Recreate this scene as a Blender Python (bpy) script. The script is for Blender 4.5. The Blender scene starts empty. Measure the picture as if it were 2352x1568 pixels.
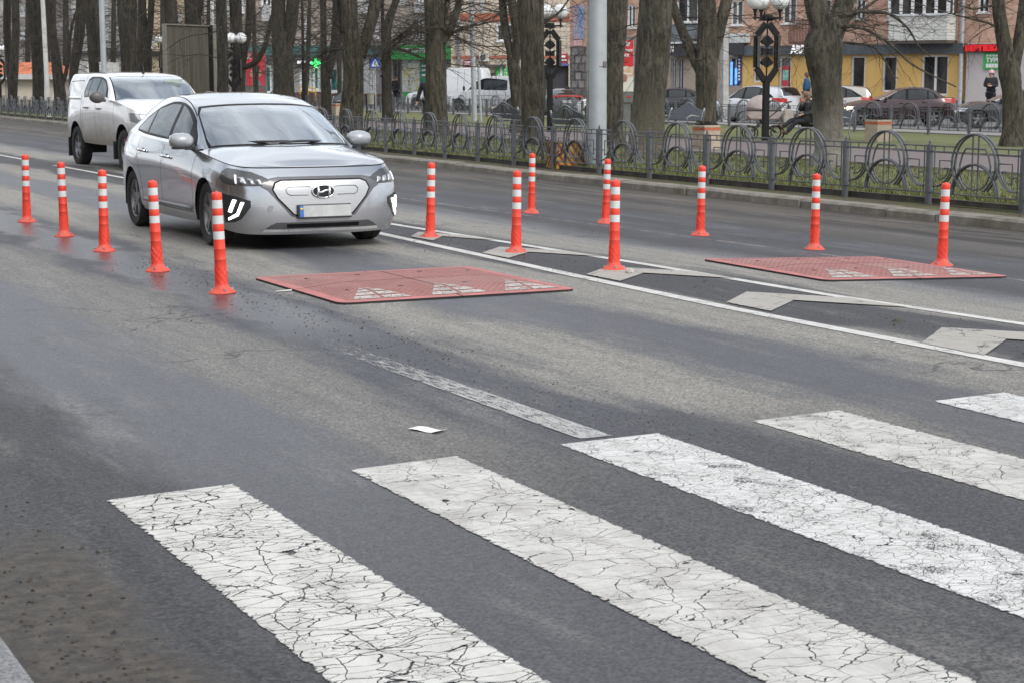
import bpy, bmesh, math, random
import numpy as np
from mathutils import Vector, Matrix
R=math.radians; PI=math.pi
sc=bpy.context.scene; COL=sc.collection
random.seed(7)

# ------------------------------------------------------------------ camera frame and survey of the place
# world: +Y runs along the street away from the camera, +X runs across it towards the park, z=0 is the carriageway
FPX,CXP,CYP,CAMH=4100.0,1176.0,784.0,1.6
PITCH=math.atan((784-188)/FPX); YAW=R(27)
cY,sY=math.cos(YAW),math.sin(YAW)
def cw(a,b,z=0.0):            # sideways a, ahead b (metres from the camera spot) -> world
    return Vector((a*cY+b*sY,-a*sY+b*cY,z))
def ray(px,py):
    dx=(px-CXP)/FPX; dy=-(py-CYP)/FPX
    return dx, math.cos(PITCH)+math.sin(PITCH)*dy, -math.sin(PITCH)+math.cos(PITCH)*dy
def crown(X):
    return 0.0 if X<7.7 else -0.03*(min(X,13.8)-7.7)
def flat(px,py,z=0.0):
    d=ray(px,py); t=(z-CAMH)/d[2]; return cw(d[0]*t,d[1]*t,z)
def road(px,py):
    z=0.0
    for _ in range(25):
        p=flat(px,py,z); z=crown(p.x)
    p.z=z; return p
def far(px,py,D):             # a surveyed point at distance D ahead of the camera spot
    d=ray(px,py); t=D/d[1]; return cw(d[0]*t,D,CAMH+d[2]*t)
def farx(px,D,z=0.0):
    d=ray(px,188); p=cw(d[0]/d[1]*D,D,z); return p
def hgt(py,D): 
    d=ray(CXP,py); return CAMH+d[2]/d[1]*D

# ------------------------------------------------------------------ materials
MATS={}
class NT:
    def __init__(s,m): s.m=m; s.n=m.node_tree.nodes; s.l=m.node_tree.links
    def node(s,t,**k):
        n=s.n.new(t)
        for a,b in k.items():
            if a in ('inp',):
                for kk,vv in b.items(): n.inputs[kk].default_value=vv
            else: setattr(n,a,b)
        return n
    def link(s,a,b): s.l.new(a,b)
    def math(s,op,a,b=None,clamp=False):
        n=s.n.new('ShaderNodeMath'); n.operation=op; n.use_clamp=clamp
        for i,v in enumerate((a,b)):
            if v is None: continue
            if hasattr(v,'links'): s.l.new(v,n.inputs[i])
            else: n.inputs[i].default_value=v
        return n.outputs[0]
    def mix(s,f,a,b,blend='MIX'):
        n=s.n.new('ShaderNodeMix'); n.data_type='RGBA'; n.blend_type=blend
        for i,v in ((0,f),(6,a),(7,b)):
            if hasattr(v,'links'): s.l.new(v,n.inputs[i])
            else: n.inputs[i].default_value=v if i==0 else (tuple(v)+(1,))[:4]
        return n.outputs[2]
    def mixf(s,f,a,b):
        n=s.n.new('ShaderNodeMix'); n.data_type='FLOAT'
        for i,v in ((0,f),(2,a),(3,b)):
            if hasattr(v,'links'): s.l.new(v,n.inputs[i])
            else: n.inputs[i].default_value=v
        return n.outputs[0]
    def noise(s,vec,scale,detail=4,rough=.55,dist=0.0):
        n=s.n.new('ShaderNodeTexNoise'); n.inputs['Scale'].default_value=scale; n.inputs['Detail'].default_value=detail
        n.inputs['Roughness'].default_value=rough; n.inputs['Distortion'].default_value=dist
        if vec is not None: s.l.new(vec,n.inputs['Vector'])
        return n.outputs['Fac']
    def vor(s,vec,scale,feature='F1',rand=1.0):
        n=s.n.new('ShaderNodeTexVoronoi'); n.feature=feature; n.inputs['Scale'].default_value=scale
        n.inputs['Randomness'].default_value=rand
        if vec is not None: s.l.new(vec,n.inputs['Vector'])
        return n.outputs['Distance']
    def ramp(s,f,lo,hi,a=0.0,b=1.0,smooth=True):
        n=s.n.new('ShaderNodeMapRange'); n.interpolation_type='SMOOTHSTEP' if smooth else 'LINEAR'
        s.l.new(f,n.inputs[0])
        for i,v in ((1,lo),(2,hi),(3,a),(4,b)): n.inputs[i].default_value=v
        return n.outputs[0]
    def obj(s): return s.n.new('ShaderNodeTexCoord').outputs['Object']
    def gen(s): return s.n.new('ShaderNodeTexCoord').outputs['Generated']
    def pos(s): return s.n.new('ShaderNodeNewGeometry').outputs['Position']
    def scale(s,v,xyz,loc=(0,0,0),rot=(0,0,0)):
        n=s.n.new('ShaderNodeMapping'); n.inputs['Scale'].default_value=xyz; n.inputs['Location'].default_value=loc
        n.inputs['Rotation'].default_value=rot; s.l.new(v,n.inputs['Vector']); return n.outputs[0]
    def sep(s,v):
        n=s.n.new('ShaderNodeSeparateXYZ'); s.l.new(v,n.inputs[0]); return n.outputs
    def comb(s,x,y,z):
        n=s.n.new('ShaderNodeCombineXYZ')
        for i,v in enumerate((x,y,z)):
            if hasattr(v,'links'): s.l.new(v,n.inputs[i])
            else: n.inputs[i].default_value=v
        return n.outputs[0]
    def bump(s,h,strength=.3,dist=.01):
        n=s.n.new('ShaderNodeBump'); n.inputs['Strength'].default_value=strength; n.inputs['Distance'].default_value=dist
        s.l.new(h,n.inputs['Height']); s.l.new(n.outputs[0],s.b.inputs['Normal'])
def newmat(name):
    m=bpy.data.materials.new(name); m.use_nodes=True; t=NT(m); t.b=t.n['Principled BSDF']; MATS[name]=m
    return m,t
def mat(name,col,rough=.5,metal=0.0,var=.12,scale=6.0,emit=None,es=1.0,coat=0.0,trans=0.0,spec=.5,alpha=1.0,bump=0.0,bscale=60,dirt=None):
    """plain painted / plastic / metal surface with slight uneven tone and gloss"""
    if name in MATS: return MATS[name]
    m,t=newmat(name); b=t.b
    b.inputs['Roughness'].default_value=rough; b.inputs['Metallic'].default_value=metal
    b.inputs['Coat Weight'].default_value=coat; b.inputs['Coat Roughness'].default_value=.05
    b.inputs['Transmission Weight'].default_value=trans; b.inputs['Specular IOR Level'].default_value=spec
    b.inputs['Alpha'].default_value=alpha
    v=t.obj(); c=(tuple(col)+(1,))[:4]
    if var>0:
        f=t.noise(v,scale,5,.6)
        lo=tuple(x*(1-var) for x in c[:3]); hi=tuple(min(1,x*(1+var)) for x in c[:3])
        o=t.mix(t.ramp(f,.3,.7),lo,hi)
        if dirt:
            f2=t.noise(v,dirt[1],6,.65); o=t.mix(t.ramp(f2,.5,.75,0,dirt[2]),o,dirt[0])
        t.link(o,b.inputs['Base Color'])
        t.link(t.ramp(f,.2,.8,max(0,rough-.06),min(1,rough+.08)),b.inputs['Roughness'])
    else: b.inputs['Base Color'].default_value=c
    if emit: 
        b.inputs['Emission Color'].default_value=(tuple(emit)+(1,))[:4]; b.inputs['Emission Strength'].default_value=es
    if bump>0:
        h=t.noise(v,bscale,3,.6); t.bump(h,bump,.01)
    return m

# ------------------------------------------------------------------ mesh builder
class MB:
    def __init__(s): s.v=[]; s.f=[]; s.mi=[]; s.cur=0
    def add(s,vs,fs):
        o=len(s.v); s.v+= [tuple(p) for p in vs]; s.f+=[tuple(i+o for i in f) for f in fs]; s.mi+=[s.cur]*len(fs); return s
    def box(s,x0,x1,y0,y1,z0,z1):
        return s.add([(x0,y0,z0),(x1,y0,z0),(x1,y1,z0),(x0,y1,z0),(x0,y0,z1),(x1,y0,z1),(x1,y1,z1),(x0,y1,z1)],
          [(0,3,2,1),(4,5,6,7),(0,1,5,4),(1,2,6,5),(2,3,7,6),(3,0,4,7)])
    def obox(s,c,ax,ay,az,hx,hy,hz):
        c=Vector(c); ax,ay,az=[Vector(a).normalized() for a in (ax,ay,az)]; vs=[]
        for k in (-1,1):
            for i,j in ((-1,-1),(1,-1),(1,1),(-1,1)): vs.append(c+ax*hx*i+ay*hy*j+az*hz*k)
        return s.add(vs,[(0,3,2,1),(4,5,6,7),(0,1,5,4),(1,2,6,5),(2,3,7,6),(3,0,4,7)])
    def bar(s,a,b,w,h,up=(0,0,1)):
        a,b=Vector(a),Vector(b); d=(b-a); L=d.length; d.normalize(); u=Vector(up)
        if abs(d.dot(u))>.95: u=Vector((1,0,0))
        sx=d.cross(u).normalized(); uz=sx.cross(d)
        return s.obox((a+b)/2,d,sx,uz,L/2,w/2,h/2)
    def tube(s,pts,rad,n=8,caps=True,jit=0.0,seed=0,flat=1.0):
        pts=[Vector(p) for p in pts]; m=len(pts)
        if not hasattr(rad,'__len__'): rad=[rad]*m
        rs=random.Random(seed); vs=[]; fs=[]; u=None
        for i,p in enumerate(pts):
            d=(pts[min(i+1,m-1)]-pts[max(i-1,0)])
            d=d.normalized() if d.length>1e-9 else Vector((0,0,1))
            if u is None:
                u=d.orthogonal().normalized()
            u=(u-d*u.dot(d)); u=u.normalized() if u.length>1e-6 else d.orthogonal().normalized()
            w=d.cross(u)
            for k in range(n):
                a=2*PI*k/n; r=rad[i]*(1+(rs.random()-.5)*jit)
                vs.append(p+u*math.cos(a)*r+w*math.sin(a)*r*flat)
        for i in range(m-1):
            for k in range(n):
                k2=(k+1)%n; fs.append((i*n+k,i*n+k2,(i+1)*n+k2,(i+1)*n+k))
        if caps: fs.append(tuple(range(n-1,-1,-1))); fs.append(tuple((m-1)*n+k for k in range(n)))
        return s.add(vs,fs)
    def lathe(s,prof,n=20,axis='z',loc=(0,0,0),cap=True):
        vs=[];fs=[];m=len(prof)
        for r,h in prof:
            for k in range(n):
                a=2*PI*k/n; c,q=math.cos(a)*r,math.sin(a)*r
                p={'z':(c,q,h),'y':(c,h,q),'x':(h,c,q)}[axis]; vs.append((p[0]+loc[0],p[1]+loc[1],p[2]+loc[2]))
        for i in range(m-1):
            for k in range(n):
                k2=(k+1)%n; f=(i*n+k,i*n+k2,(i+1)*n+k2,(i+1)*n+k); fs.append(f if axis!='y' else f[::-1])
        if cap:
            fs.append(tuple(range(n-1,-1,-1)) if axis!='y' else tuple(range(n)))
            t=tuple((m-1)*n+k for k in range(n)); fs.append(t if axis!='y' else t[::-1])
        return s.add(vs,fs)
    def ball(s,c,r,n=16,m=10,sc=(1,1,1)):
        prof=[(max(1e-4,math.sin(PI*i/m))*r,-math.cos(PI*i/m)*r) for i in range(m+1)]
        o=len(s.v); s.lathe(prof,n); 
        for i in range(o,len(s.v)):
            p=s.v[i]; s.v[i]=(p[0]*sc[0]+c[0],p[1]*sc[1]+c[1],p[2]*sc[2]+c[2])
        return s
    def prism(s,poly,h0,h1,fr):
        """poly: 2-d outline; fr(u,v,h)->point"""
        n=len(poly); vs=[fr(u,v,h0) for u,v in poly]+[fr(u,v,h1) for u,v in poly]
        fs=[tuple(range(n-1,-1,-1)),tuple(range(n,2*n))]+[(i,(i+1)%n,n+(i+1)%n,n+i) for i in range(n)]
        return s.add(vs,fs)
    def mesh(s,name,mats,smooth=False,auto=None):
        me=bpy.data.meshes.new(name); me.from_pydata([tuple(p) for p in s.v],[],s.f); 
        for m in (mats if isinstance(mats,(list,tuple)) else [mats]): me.materials.append(m)
        me.polygons.foreach_set('material_index',s.mi)
        me.validate(); 
        if smooth: me.polygons.foreach_set('use_smooth',[True]*len(me.polygons))
        if auto is not None: me.set_sharp_from_angle(angle=R(auto))
        me.update(); return me
    def build(s,name,mats,parent=None,smooth=False,auto=None,fixn=True):
        me=s.mesh(name,mats,smooth,auto)
        if fixn:
            bm=bmesh.new(); bm.from_mesh(me); bmesh.ops.recalc_face_normals(bm,faces=bm.faces); bm.to_mesh(me); bm.free()
        return link(name,me,parent)
def link(name,me,parent=None):
    o=bpy.data.objects.new(name,me); COL.objects.link(o)
    if parent is not None: o.parent=parent
    return o
def tag(o,label,cat,group=None):
    o['label']=label; o['category']=cat
    if group: o['group']=group
    return o
def thing(name,label,cat,loc=(0,0,0),rz=0.0,group=None):
    o=bpy.data.objects.new(name,None); COL.objects.link(o); o.location=loc; o.rotation_euler=(0,0,rz); o.empty_display_size=.2
    return tag(o,label,cat,group)
def struct(o): o['kind']='structure'; return o
def stuff(o): o['kind']='stuff'; return o
def copy_tree(o,parent=None):
    c=o.copy(); COL.objects.link(c); c.parent=parent
    for ch in [x for x in bpy.data.objects if x.parent==o]: copy_tree(ch,c)
    return c
def bevel(o,w=.01,seg=2):
    m=o.modifiers.new('b','BEVEL'); m.width=w; m.segments=seg; m.limit_method='ANGLE'; m.angle_limit=R(40); return o
def textmesh(body,size,depth=.01,align='CENTER',bold=0.0):
    c=bpy.data.curves.new('lettering','FONT'); c.body=body; c.size=size; c.extrude=depth; c.align_x=align; c.align_y='CENTER'; c.offset=bold
    o=bpy.data.objects.new('lettering',c); COL.objects.link(o)
    dg=bpy.context.evaluated_depsgraph_get(); me=bpy.data.meshes.new_from_object(o.evaluated_get(dg)); bpy.data.objects.remove(o); return me
def text(name,body,size,mtl,parent,loc,rot,depth=.01,bold=0.0,align='CENTER'):
    me=textmesh(body,size,depth,align,bold); me.materials.clear(); me.materials.append(mtl)
    o=link(name,me,parent); o.location=loc; o.rotation_euler=rot; return o
def spline(P,n):
    """Catmull-Rom through rows of P (k x d) sampled at n values of the row parameter"""
    P=np.asarray(P,float); k=len(P); u=np.asarray(n,float); i=np.clip(np.floor(u).astype(int),0,k-2); f=(u-i)[:,None]
    def g(j): return P[np.clip(j,0,k-1)]
    p0,p1,p2,p3=g(i-1),g(i),g(i+1),g(i+2)
    p0=np.where((i==0)[:,None],2*p1-p2,p0); p3=np.where((i==k-2)[:,None],2*p2-p1,p3)
    return .5*((2*p1)+(-p0+p2)*f+(2*p0-5*p1+4*p2-p3)*f**2+(-p0+3*p1-3*p2+p3)*f**3)
# ------------------------------------------------------------------ camera, daylight, air
cam=bpy.data.cameras.new('camera'); co=bpy.data.objects.new('camera',cam); COL.objects.link(co); sc.camera=co
co.location=(0,0,CAMH); co.rotation_euler=(PI/2-PITCH,0,-YAW)
cam.sensor_width=36; cam.lens=36*FPX/2352; cam.clip_end=2000; cam.clip_start=.1
cam.dof.use_dof=True; cam.dof.focus_distance=15.5; cam.dof.aperture_fstop=15
w=bpy.data.worlds.new('World'); sc.world=w; w.use_nodes=True
nt=w.node_tree; bg=nt.nodes['Background']; wt=NT(w)
sky=nt.nodes.new('ShaderNodeTexSky'); sky.sky_type='NISHITA'; sky.sun_disc=False
SUN_EL,SUN_AZ=R(42),R(168)      # azimuth clockwise from +Y
sky.sun_elevation=SUN_EL; sky.sun_rotation=SUN_AZ; sky.air_density=1.2; sky.dust_density=2.0
d=nt.nodes.new('ShaderNodeTexCoord').outputs['Generated']
dz=wt.sep(d); zc=wt.math('ADD',wt.math('MAXIMUM',dz[2],0.0),.12)
pl=wt.comb(wt.math('DIVIDE',dz[0],zc),wt.math('DIVIDE',dz[1],zc),0.0)
n1=wt.noise(pl,.55,7,.6,.3)
cl=wt.ramp(n1,.32,.55)
n2=wt.noise(pl,1.1,5,.6,.2)
cloud=wt.mix(wt.ramp(n2,.3,.7),(6.6,7.0,7.6),(12.2,12.4,12.8))
skyc=wt.mix(cl,sky.outputs[0],cloud)
nt.links.new(skyc,bg.inputs[0]); bg.inputs[1].default_value=.12
sl=bpy.data.lights.new('sun','SUN'); sl.energy=1.5; sl.angle=R(22); sl.color=(1,.96,.9)
so=bpy.data.objects.new('sun',sl); COL.objects.link(so)
sd=Vector((math.sin(SUN_AZ)*math.cos(SUN_EL),math.cos(SUN_AZ)*math.cos(SUN_EL),math.sin(SUN_EL)))
so.rotation_euler=sd.to_track_quat('Z','Y').to_euler()
sc.view_settings.view_transform='Standard'; sc.view_settings.look='None'; sc.view_settings.exposure=0.33; sc.view_settings.gamma=1.0
sc.cycles.max_bounces=6; sc.cycles.transparent_max_bounces=8; sc.cycles.use_denoising=True
try: sc.cycles.denoiser='OPENIMAGEDENOISE'
except Exception: pass
# ------------------------------------------------------------------ ground materials
def asphalt(name,stops,fade=True,wet=True):
    m,t=newmat(name); p=t.pos(); x,y,z=t.sep(p)[:3]
    big=t.noise(p,.28,4,.6); med=t.noise(t.scale(p,(1.6,.28,1)),1.0,6,.65)
    xd=t.math('ADD',x,t.math('MULTIPLY',t.math('SUBTRACT',med,.5),1.1))
    xd=t.math('ADD',xd,t.math('MULTIPLY',t.math('SUBTRACT',big,.5),.9))
    cr=t.n.new('ShaderNodeValToRGB'); e=cr.color_ramp.elements
    X0,X1=0.0,18.0
    while len(e)>1: e.remove(e[0])
    for i,(px,c) in enumerate(stops):
        q=e[0] if i==0 else e.new((px-X0)/(X1-X0))
        if i==0: q.position=(px-X0)/(X1-X0)
        q.color=tuple(c)+(1,)
    t.link(t.ramp(xd,X0,X1,0,1,False),cr.inputs[0]); col=cr.outputs[0]
    # near the crossing the surface is newer and evenly dark
    if fade:
        f=t.ramp(t.math('ADD',y,t.math('MULTIPLY',t.math('SUBTRACT',big,.5),4)),4.6,8.4,.85,.0)
        col=t.mix(f,col,(.045,.045,.048))
    # stretched tyre smears along the street
    sm=t.noise(t.scale(p,(5.0,.35,1)),1.6,6,.7)
    col=t.mix(t.ramp(sm,.38,.75,0,.38),col,(.034,.034,.038))
    sm2=t.noise(t.scale(p,(3.0,.5,1),(7,3,0)),.9,6,.7)
    col=t.mix(t.ramp(sm2,.50,.78,0,.35),col,(.24,.23,.21))
    # stone grain
    v=t.vor(p,70.0); g=t.noise(p,120.0,3,.75)
    grain=t.math('ADD',t.ramp(v,.05,.75,.50,1.40),t.math('MULTIPLY',t.math('SUBTRACT',g,.5),2.2))
    vc=t.n.new('ShaderNodeTexVoronoi'); vc.inputs['Scale'].default_value=60; t.link(p,vc.inputs['Vector']); rc=t.sep(vc.outputs['Color'])[0]
    grain=t.math('MULTIPLY',grain,t.ramp(rc,0,1,.80,1.22,False))
    gm=t.n.new('ShaderNodeMix'); gm.data_type='RGBA'; gm.blend_type='MULTIPLY'; gm.inputs[0].default_value=1
    t.link(col,gm.inputs[6]); t.link(t.comb(grain,grain,grain),gm.inputs[7]); col=gm.outputs[2]
    sp=t.vor(t.scale(p,(1,1,1),(3.3,1.7,0)),48.0)
    col=t.mix(t.ramp(sp,.07,.12,.55,0),col,(.34,.33,.31))
    # cracks
    dist=t.n.new('ShaderNodeVectorMath'); dist.operation='ADD'
    nz=t.n.new('ShaderNodeTexNoise'); nz.inputs['Scale'].default_value=2.2; nz.inputs['Detail'].default_value=6; t.link(p,nz.inputs['Vector'])
    sc_=t.n.new('ShaderNodeVectorMath'); sc_.operation='SCALE'; sc_.inputs['Scale'].default_value=1.1; t.link(nz.outputs['Color'],sc_.inputs[0])
    t.link(p,dist.inputs[0]); t.link(sc_.outputs[0],dist.inputs[1])
    ck=t.vor(dist.outputs[0],.36,'DISTANCE_TO_EDGE')
    msk=t.ramp(t.noise(t.scale(p,(1,1,1),(11,4,0)),.25,2,.5),.50,.60)
    ckm=t.math('MULTIPLY',t.ramp(ck,.002,.008,1,0),msk)
    col=t.mix(t.math('MULTIPLY',ckm,.75),col,(.025,.025,.027))
    if fade:
        rid=t.noise(t.scale(p,(3.2,.16,1),(2,5,0)),1.0,6,.7); rz=t.math('MULTIPLY',t.ramp(rid,.56,.62),t.ramp(x,11.8,13.0))
        col=t.mix(t.math('MULTIPLY',rz,.8),col,(.016,.014,.012))
    if fade:
        dn=t.noise(p,2.6,6,.7); dm=t.math('MULTIPLY',t.ramp(t.math('ADD',x,t.math('MULTIPLY',t.math('SUBTRACT',dn,.5),.5)),1.28,1.48,1,0),t.ramp(t.math('ADD',y,t.math('MULTIPLY',dn,1.2)),6.5,7.3,1,0))
        col=t.mix(t.math('MULTIPLY',dm,.9),col,t.mix(t.ramp(t.noise(p,14,6,.75),.35,.7),(.028,.023,.018),(.088,.073,.057)))
        de=t.math('MULTIPLY',t.ramp(t.math('ABSOLUTE',t.math('SUBTRACT',t.math('ADD',x,t.math('MULTIPLY',t.math('SUBTRACT',dn,.5),.35)),1.5)),.02,.12,.75,0),t.ramp(y,7.2,8.5,1,0))
        col=t.mix(t.math('MULTIPLY',de,t.ramp(t.noise(p,35,4,.7),.45,.6)),col,(.012,.011,.010))
    # damp strip
    rough=t.ramp(g,.2,.8,.55,.75)
    if wet:
        wn=t.noise(t.scale(p,(1.0,.55,1)),1.3,6,.62)
        wx=t.math('ABSOLUTE',t.math('SUBTRACT',t.math('ADD',x,t.math('MULTIPLY',t.math('SUBTRACT',wn,.5),.9)),4.13))
        wm=t.math('MULTIPLY',t.ramp(wx,.16,.45,1,0),t.ramp(y,9.0,12.5))
        wm=t.math('MULTIPLY',wm,t.ramp(wn,.25,.45,.55,1))
        col=t.mix(t.math('MULTIPLY',wm,.75),col,(.035,.035,.04))
        rough=t.mixf(wm,rough,.24)
        # wheel-worn glossy bands
        bx=t.math('ABSOLUTE',t.math('SUBTRACT',xd,5.95)); b2=t.math('ABSOLUTE',t.math('SUBTRACT',xd,2.4))
        bb=t.math('MAXIMUM',t.ramp(bx,.2,.6,1,0),t.ramp(b2,.25,.7,1,0))
        rough=t.mixf(t.math('MULTIPLY',bb,.75),rough,.36)
    t.link(col,t.b.inputs['Base Color']); t.link(rough,t.b.inputs['Roughness']); t.b.inputs['Specular IOR Level'].default_value=.32
    h=t.math('ADD',t.math('MULTIPLY',v,.6),g)
    t.bump(h,.35,.006)
    return m
BEI=(.20,.19,.168); BLU=(.056,.058,.067); DRK=(.038,.038,.041); DIR=(.10,.082,.064)
road_m=asphalt('asphalt',[(.9,DRK),(1.75,DRK),(2.1,BLU),(2.7,BLU),(3.05,(.145,.14,.128)),(3.5,(.135,.13,.12)),(3.8,BLU),(4.5,BLU),
   (4.8,BEI),(5.35,BEI),(5.65,BLU),(6.25,BLU),(6.6,BEI),(7.05,BEI),(7.25,DRK),(8.2,DRK),(8.45,BEI),(9.1,BEI),(9.5,(.12,.12,.125)),(10.0,DRK),(10.8,BLU),(11.4,DRK),(12.0,BLU),(12.6,(.04,.037,.034)),(13.3,(.075,.066,.056)),(13.9,(.035,.03,.026)),(14.5,(.085,.072,.058)),(15.3,(.045,.038,.03))])
def sheet(name,xs,y0,y1,zf,m,ny=40):
    mb=MB(); ys=np.linspace(y0,y1,ny)
    for j in range(ny-1):
        for i in range(len(xs)-1):
            a,b,c,d=ys[j],ys[j+1],xs[i],xs[i+1]
            mb.add([(c,a,zf(c)),(d,a,zf(d)),(d,b,zf(d)),(c,b,zf(c))],[(0,1,2,3)])
    return mb.build(name,m,fixn=False)
struct(sheet('road',[.8,2,4,6,7.7,9,10.5,12,13.8,15.2,18.5],-25,260,crown,road_m,60))
KY=[-30,17,26,30,38,55,74,100,160,260]; KX=[15.2,15.2,15.36,15.48,15.85,16.4,17.05,17.6,18.8,20.6]
def kx(y): return float(np.interp(y,KY,KX))
def fx(y): return kx(y)+float(np.interp(y,[18,24,30],[.88,.74,.7]))
m,t=newmat('kerb_stone'); p=t.pos(); n=t.noise(p,3.0,6,.7); f=t.noise(p,40,3,.6)
c=t.mix(t.ramp(n,.3,.7),(.17,.15,.125),(.30,.275,.235)); c=t.mix(t.ramp(t.noise(p,1.2,5,.7),.5,.75,0,.8),c,(.09,.095,.05))
t.link(t.mix(t.ramp(f,.2,.8,0,.35),c,(.08,.07,.06)),t.b.inputs['Base Color']); t.b.inputs['Roughness'].default_value=.9; t.bump(t.math('ADD',n,f),.5,.02)
kerb_m=m
m,t=newmat('granite'); p=t.pos(); f=t.vor(p,70); n=t.noise(p,90,3,.7)
t.link(t.mix(t.ramp(n,.35,.65),(.12,.12,.125),(.27,.27,.275)),t.b.inputs['Base Color']); t.b.inputs['Roughness'].default_value=.85; t.bump(n,.4,.006); granite_m=m
# kerb stones along the park, one continuous row with joints
mb=MB(); rk=random.Random(3); y=-20.0
while y<200:
    L=rk.uniform(.85,1.15); a,b=y+.008,y+L-.008; dz=rk.uniform(-.012,.012); dx=rk.uniform(-.02,.02)
    xa,xb=kx(a)+dx,kx(b)+dx+rk.uniform(-.01,.01); z0,z1=-.3,-.055+dz
    ys=[a,a+L*.3,a+L*.7,b]; o=len(mb.v); 
    for q in ys:
        xx=np.interp(q,[a,b],[xa,xb]); j=rk.uniform(-.012,.012)
        mb.v+=[(xx+j,q,z0),(xx+.012+j,q,z1-.035),(xx+.05,q,z1-.004+rk.uniform(-.006,.004)),(xx+.30,q,z1),(xx+.30,q,z0)]
    for i in range(3):
        for k in range(4): mb.f.append((o+i*5+k,o+i*5+k+1,o+i*5+k+6,o+i*5+k+5)); mb.mi.append(0)
    for e in (0,15): mb.f.append(tuple(o+e+k for k in range(5))); mb.mi.append(0)
    y+=L
struct(mb.build('kerb',kerb_m,smooth=False))
mb=MB(); y=-8.0
while y<60:
    mb.box(.50,.885,y+.006,y+.994,-.2,.13); y+=1.0
o=struct(bevel(mb.build('kerb',granite_m),.02,2))
struct(sheet('pavement',[-8,-4,-2,.50],-25,120,lambda x:.118,mat('paving_grey',(.2,.2,.2),.85,scale=3,bump=.3),20))
# verge, lawn, path, far carriageway
m,t=newmat('verge_soil'); p=t.pos(); n=t.noise(p,2.2,7,.7); f=t.noise(p,30,4,.7)
c=t.mix(t.ramp(n,.38,.62),(.075,.055,.038),(.085,.09,.03)); c=t.mix(t.ramp(f,.5,.75,0,.6),c,(.16,.12,.08))
t.link(c,t.b.inputs['Base Color']); t.b.inputs['Roughness'].default_value=.95; t.bump(f,.6,.03); soil_m=m
m,t=newmat('lawn'); p=t.pos(); n=t.noise(p,.7,6,.7); f=t.noise(p,22,5,.75); k=t.noise(p,5,5,.7)
c=t.mix(t.ramp(n,.35,.68),(.085,.108,.036),(.15,.152,.06)); c=t.mix(t.ramp(f,.4,.75,0,.7),c,(.23,.225,.09)); c=t.mix(t.ramp(k,.58,.75,0,.55),c,(.09,.065,.04))
t.link(c,t.b.inputs['Base Color']); t.b.inputs['Roughness'].default_value=.95; t.bump(t.math('ADD',f,k),.8,.04); lawn_m=m
m,t=newmat('path_paving'); p=t.pos(); br=t.n.new('ShaderNodeTexBrick'); br.inputs['Scale'].default_value=5; br.inputs['Mortar Size'].default_value=.02
br.inputs['Color1'].default_value=(.17,.125,.115,1); br.inputs['Color2'].default_value=(.15,.115,.11,1); br.inputs['Mortar'].default_value=(.1,.09,.085,1); t.link(p,br.inputs['Vector'])
n=t.noise(p,1.3,6,.7); t.link(t.mix(t.ramp(n,.35,.7,0,.6),br.outputs[0],(.15,.14,.135)),t.b.inputs['Base Color']); t.b.inputs['Roughness'].default_value=.8; path_m=m
def ribbon(name,offs,zs,m,y0=-25,y1=230,ny=70,rel=kx):
    mb=MB(); ys=np.linspace(y0,y1,ny)
    for j in range(ny-1):
        for i in range(len(offs)-1):
            a,b=ys[j],ys[j+1]
            mb.add([(rel(a)+offs[i],a,zs[i]),(rel(a)+offs[i+1],a,zs[i+1]),(rel(b)+offs[i+1],b,zs[i+1]),(rel(b)+offs[i],b,zs[i])],[(0,1,2,3)])
    return mb.build(name,m,fixn=False)
struct(ribbon('verge',[.28,.6,1.0],[-.07,-.055,-.06],soil_m))
struct(ribbon('lawn',[.9,1.1,2.5,6.2],[-.05,-.0,.03,.02],lawn_m))
struct(ribbon('path',[6.2,7.5,11.3],[.016,.02,.018],path_m))
struct(ribbon('lawn',[11.3,15,20.7],[.012,.03,.0],lawn_m))
struct(ribbon('pavement',[20.7,22.6],[.03,.03],mat('paving_far',(.22,.21,.2),.85,scale=2)))
far_m=asphalt('far_asphalt',[(0,(.13,.13,.135)),(17,(.14,.14,.145))],False,False)
struct(ribbon('street',[22.6,45],[-.1,-.06],far_m))
for off in (6.15,11.2,20.65,22.55):
    mb=MB(); y=-20
    while y<170:
        mb.box(0,.14,y+.01,y+1.99,-.2,.07); n0=len(mb.v)-8
        for i in range(n0,n0+8): v=mb.v[i]; mb.v[i]=(v[0]+kx(v[1])+off,v[1],v[2]-(.1 if off>20 else 0)+(.06 if off>20 else 0))
        y+=2
    struct(mb.build('kerb',kerb_m))
# ground far beyond everything, out to the horizon
mb=MB(); mb.add([(-900,-300,-.35),(900,-300,-.35),(900,1400,-.35),(-900,1400,-.35)],[(0,1,2,3)])
struct(mb.build('ground',mat('far_ground',(.13,.125,.12),.95,scale=.05),fixn=False))
# low edging board behind the fence feet
mb=MB(); y=-15
while y<120:
    a,b=y+.01,y+2.0
    mb.add([(fx(a)+.07,a,-.2),(fx(b)+.07,b,-.2),(fx(b)+.07,b,.03),(fx(a)+.07,a,.03),(fx(a)+.14,a,-.2),(fx(b)+.14,b,-.2),(fx(b)+.14,b,.03),(fx(a)+.14,a,.03)],
      [(0,1,2,3),(4,7,6,5),(3,2,6,7),(0,3,7,4),(1,5,6,2)]); y+=2.0
struct(mb.build('lawn_edging',mat('edging',(.06,.055,.048),.95,var=.4,scale=4,bump=.4)))
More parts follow.
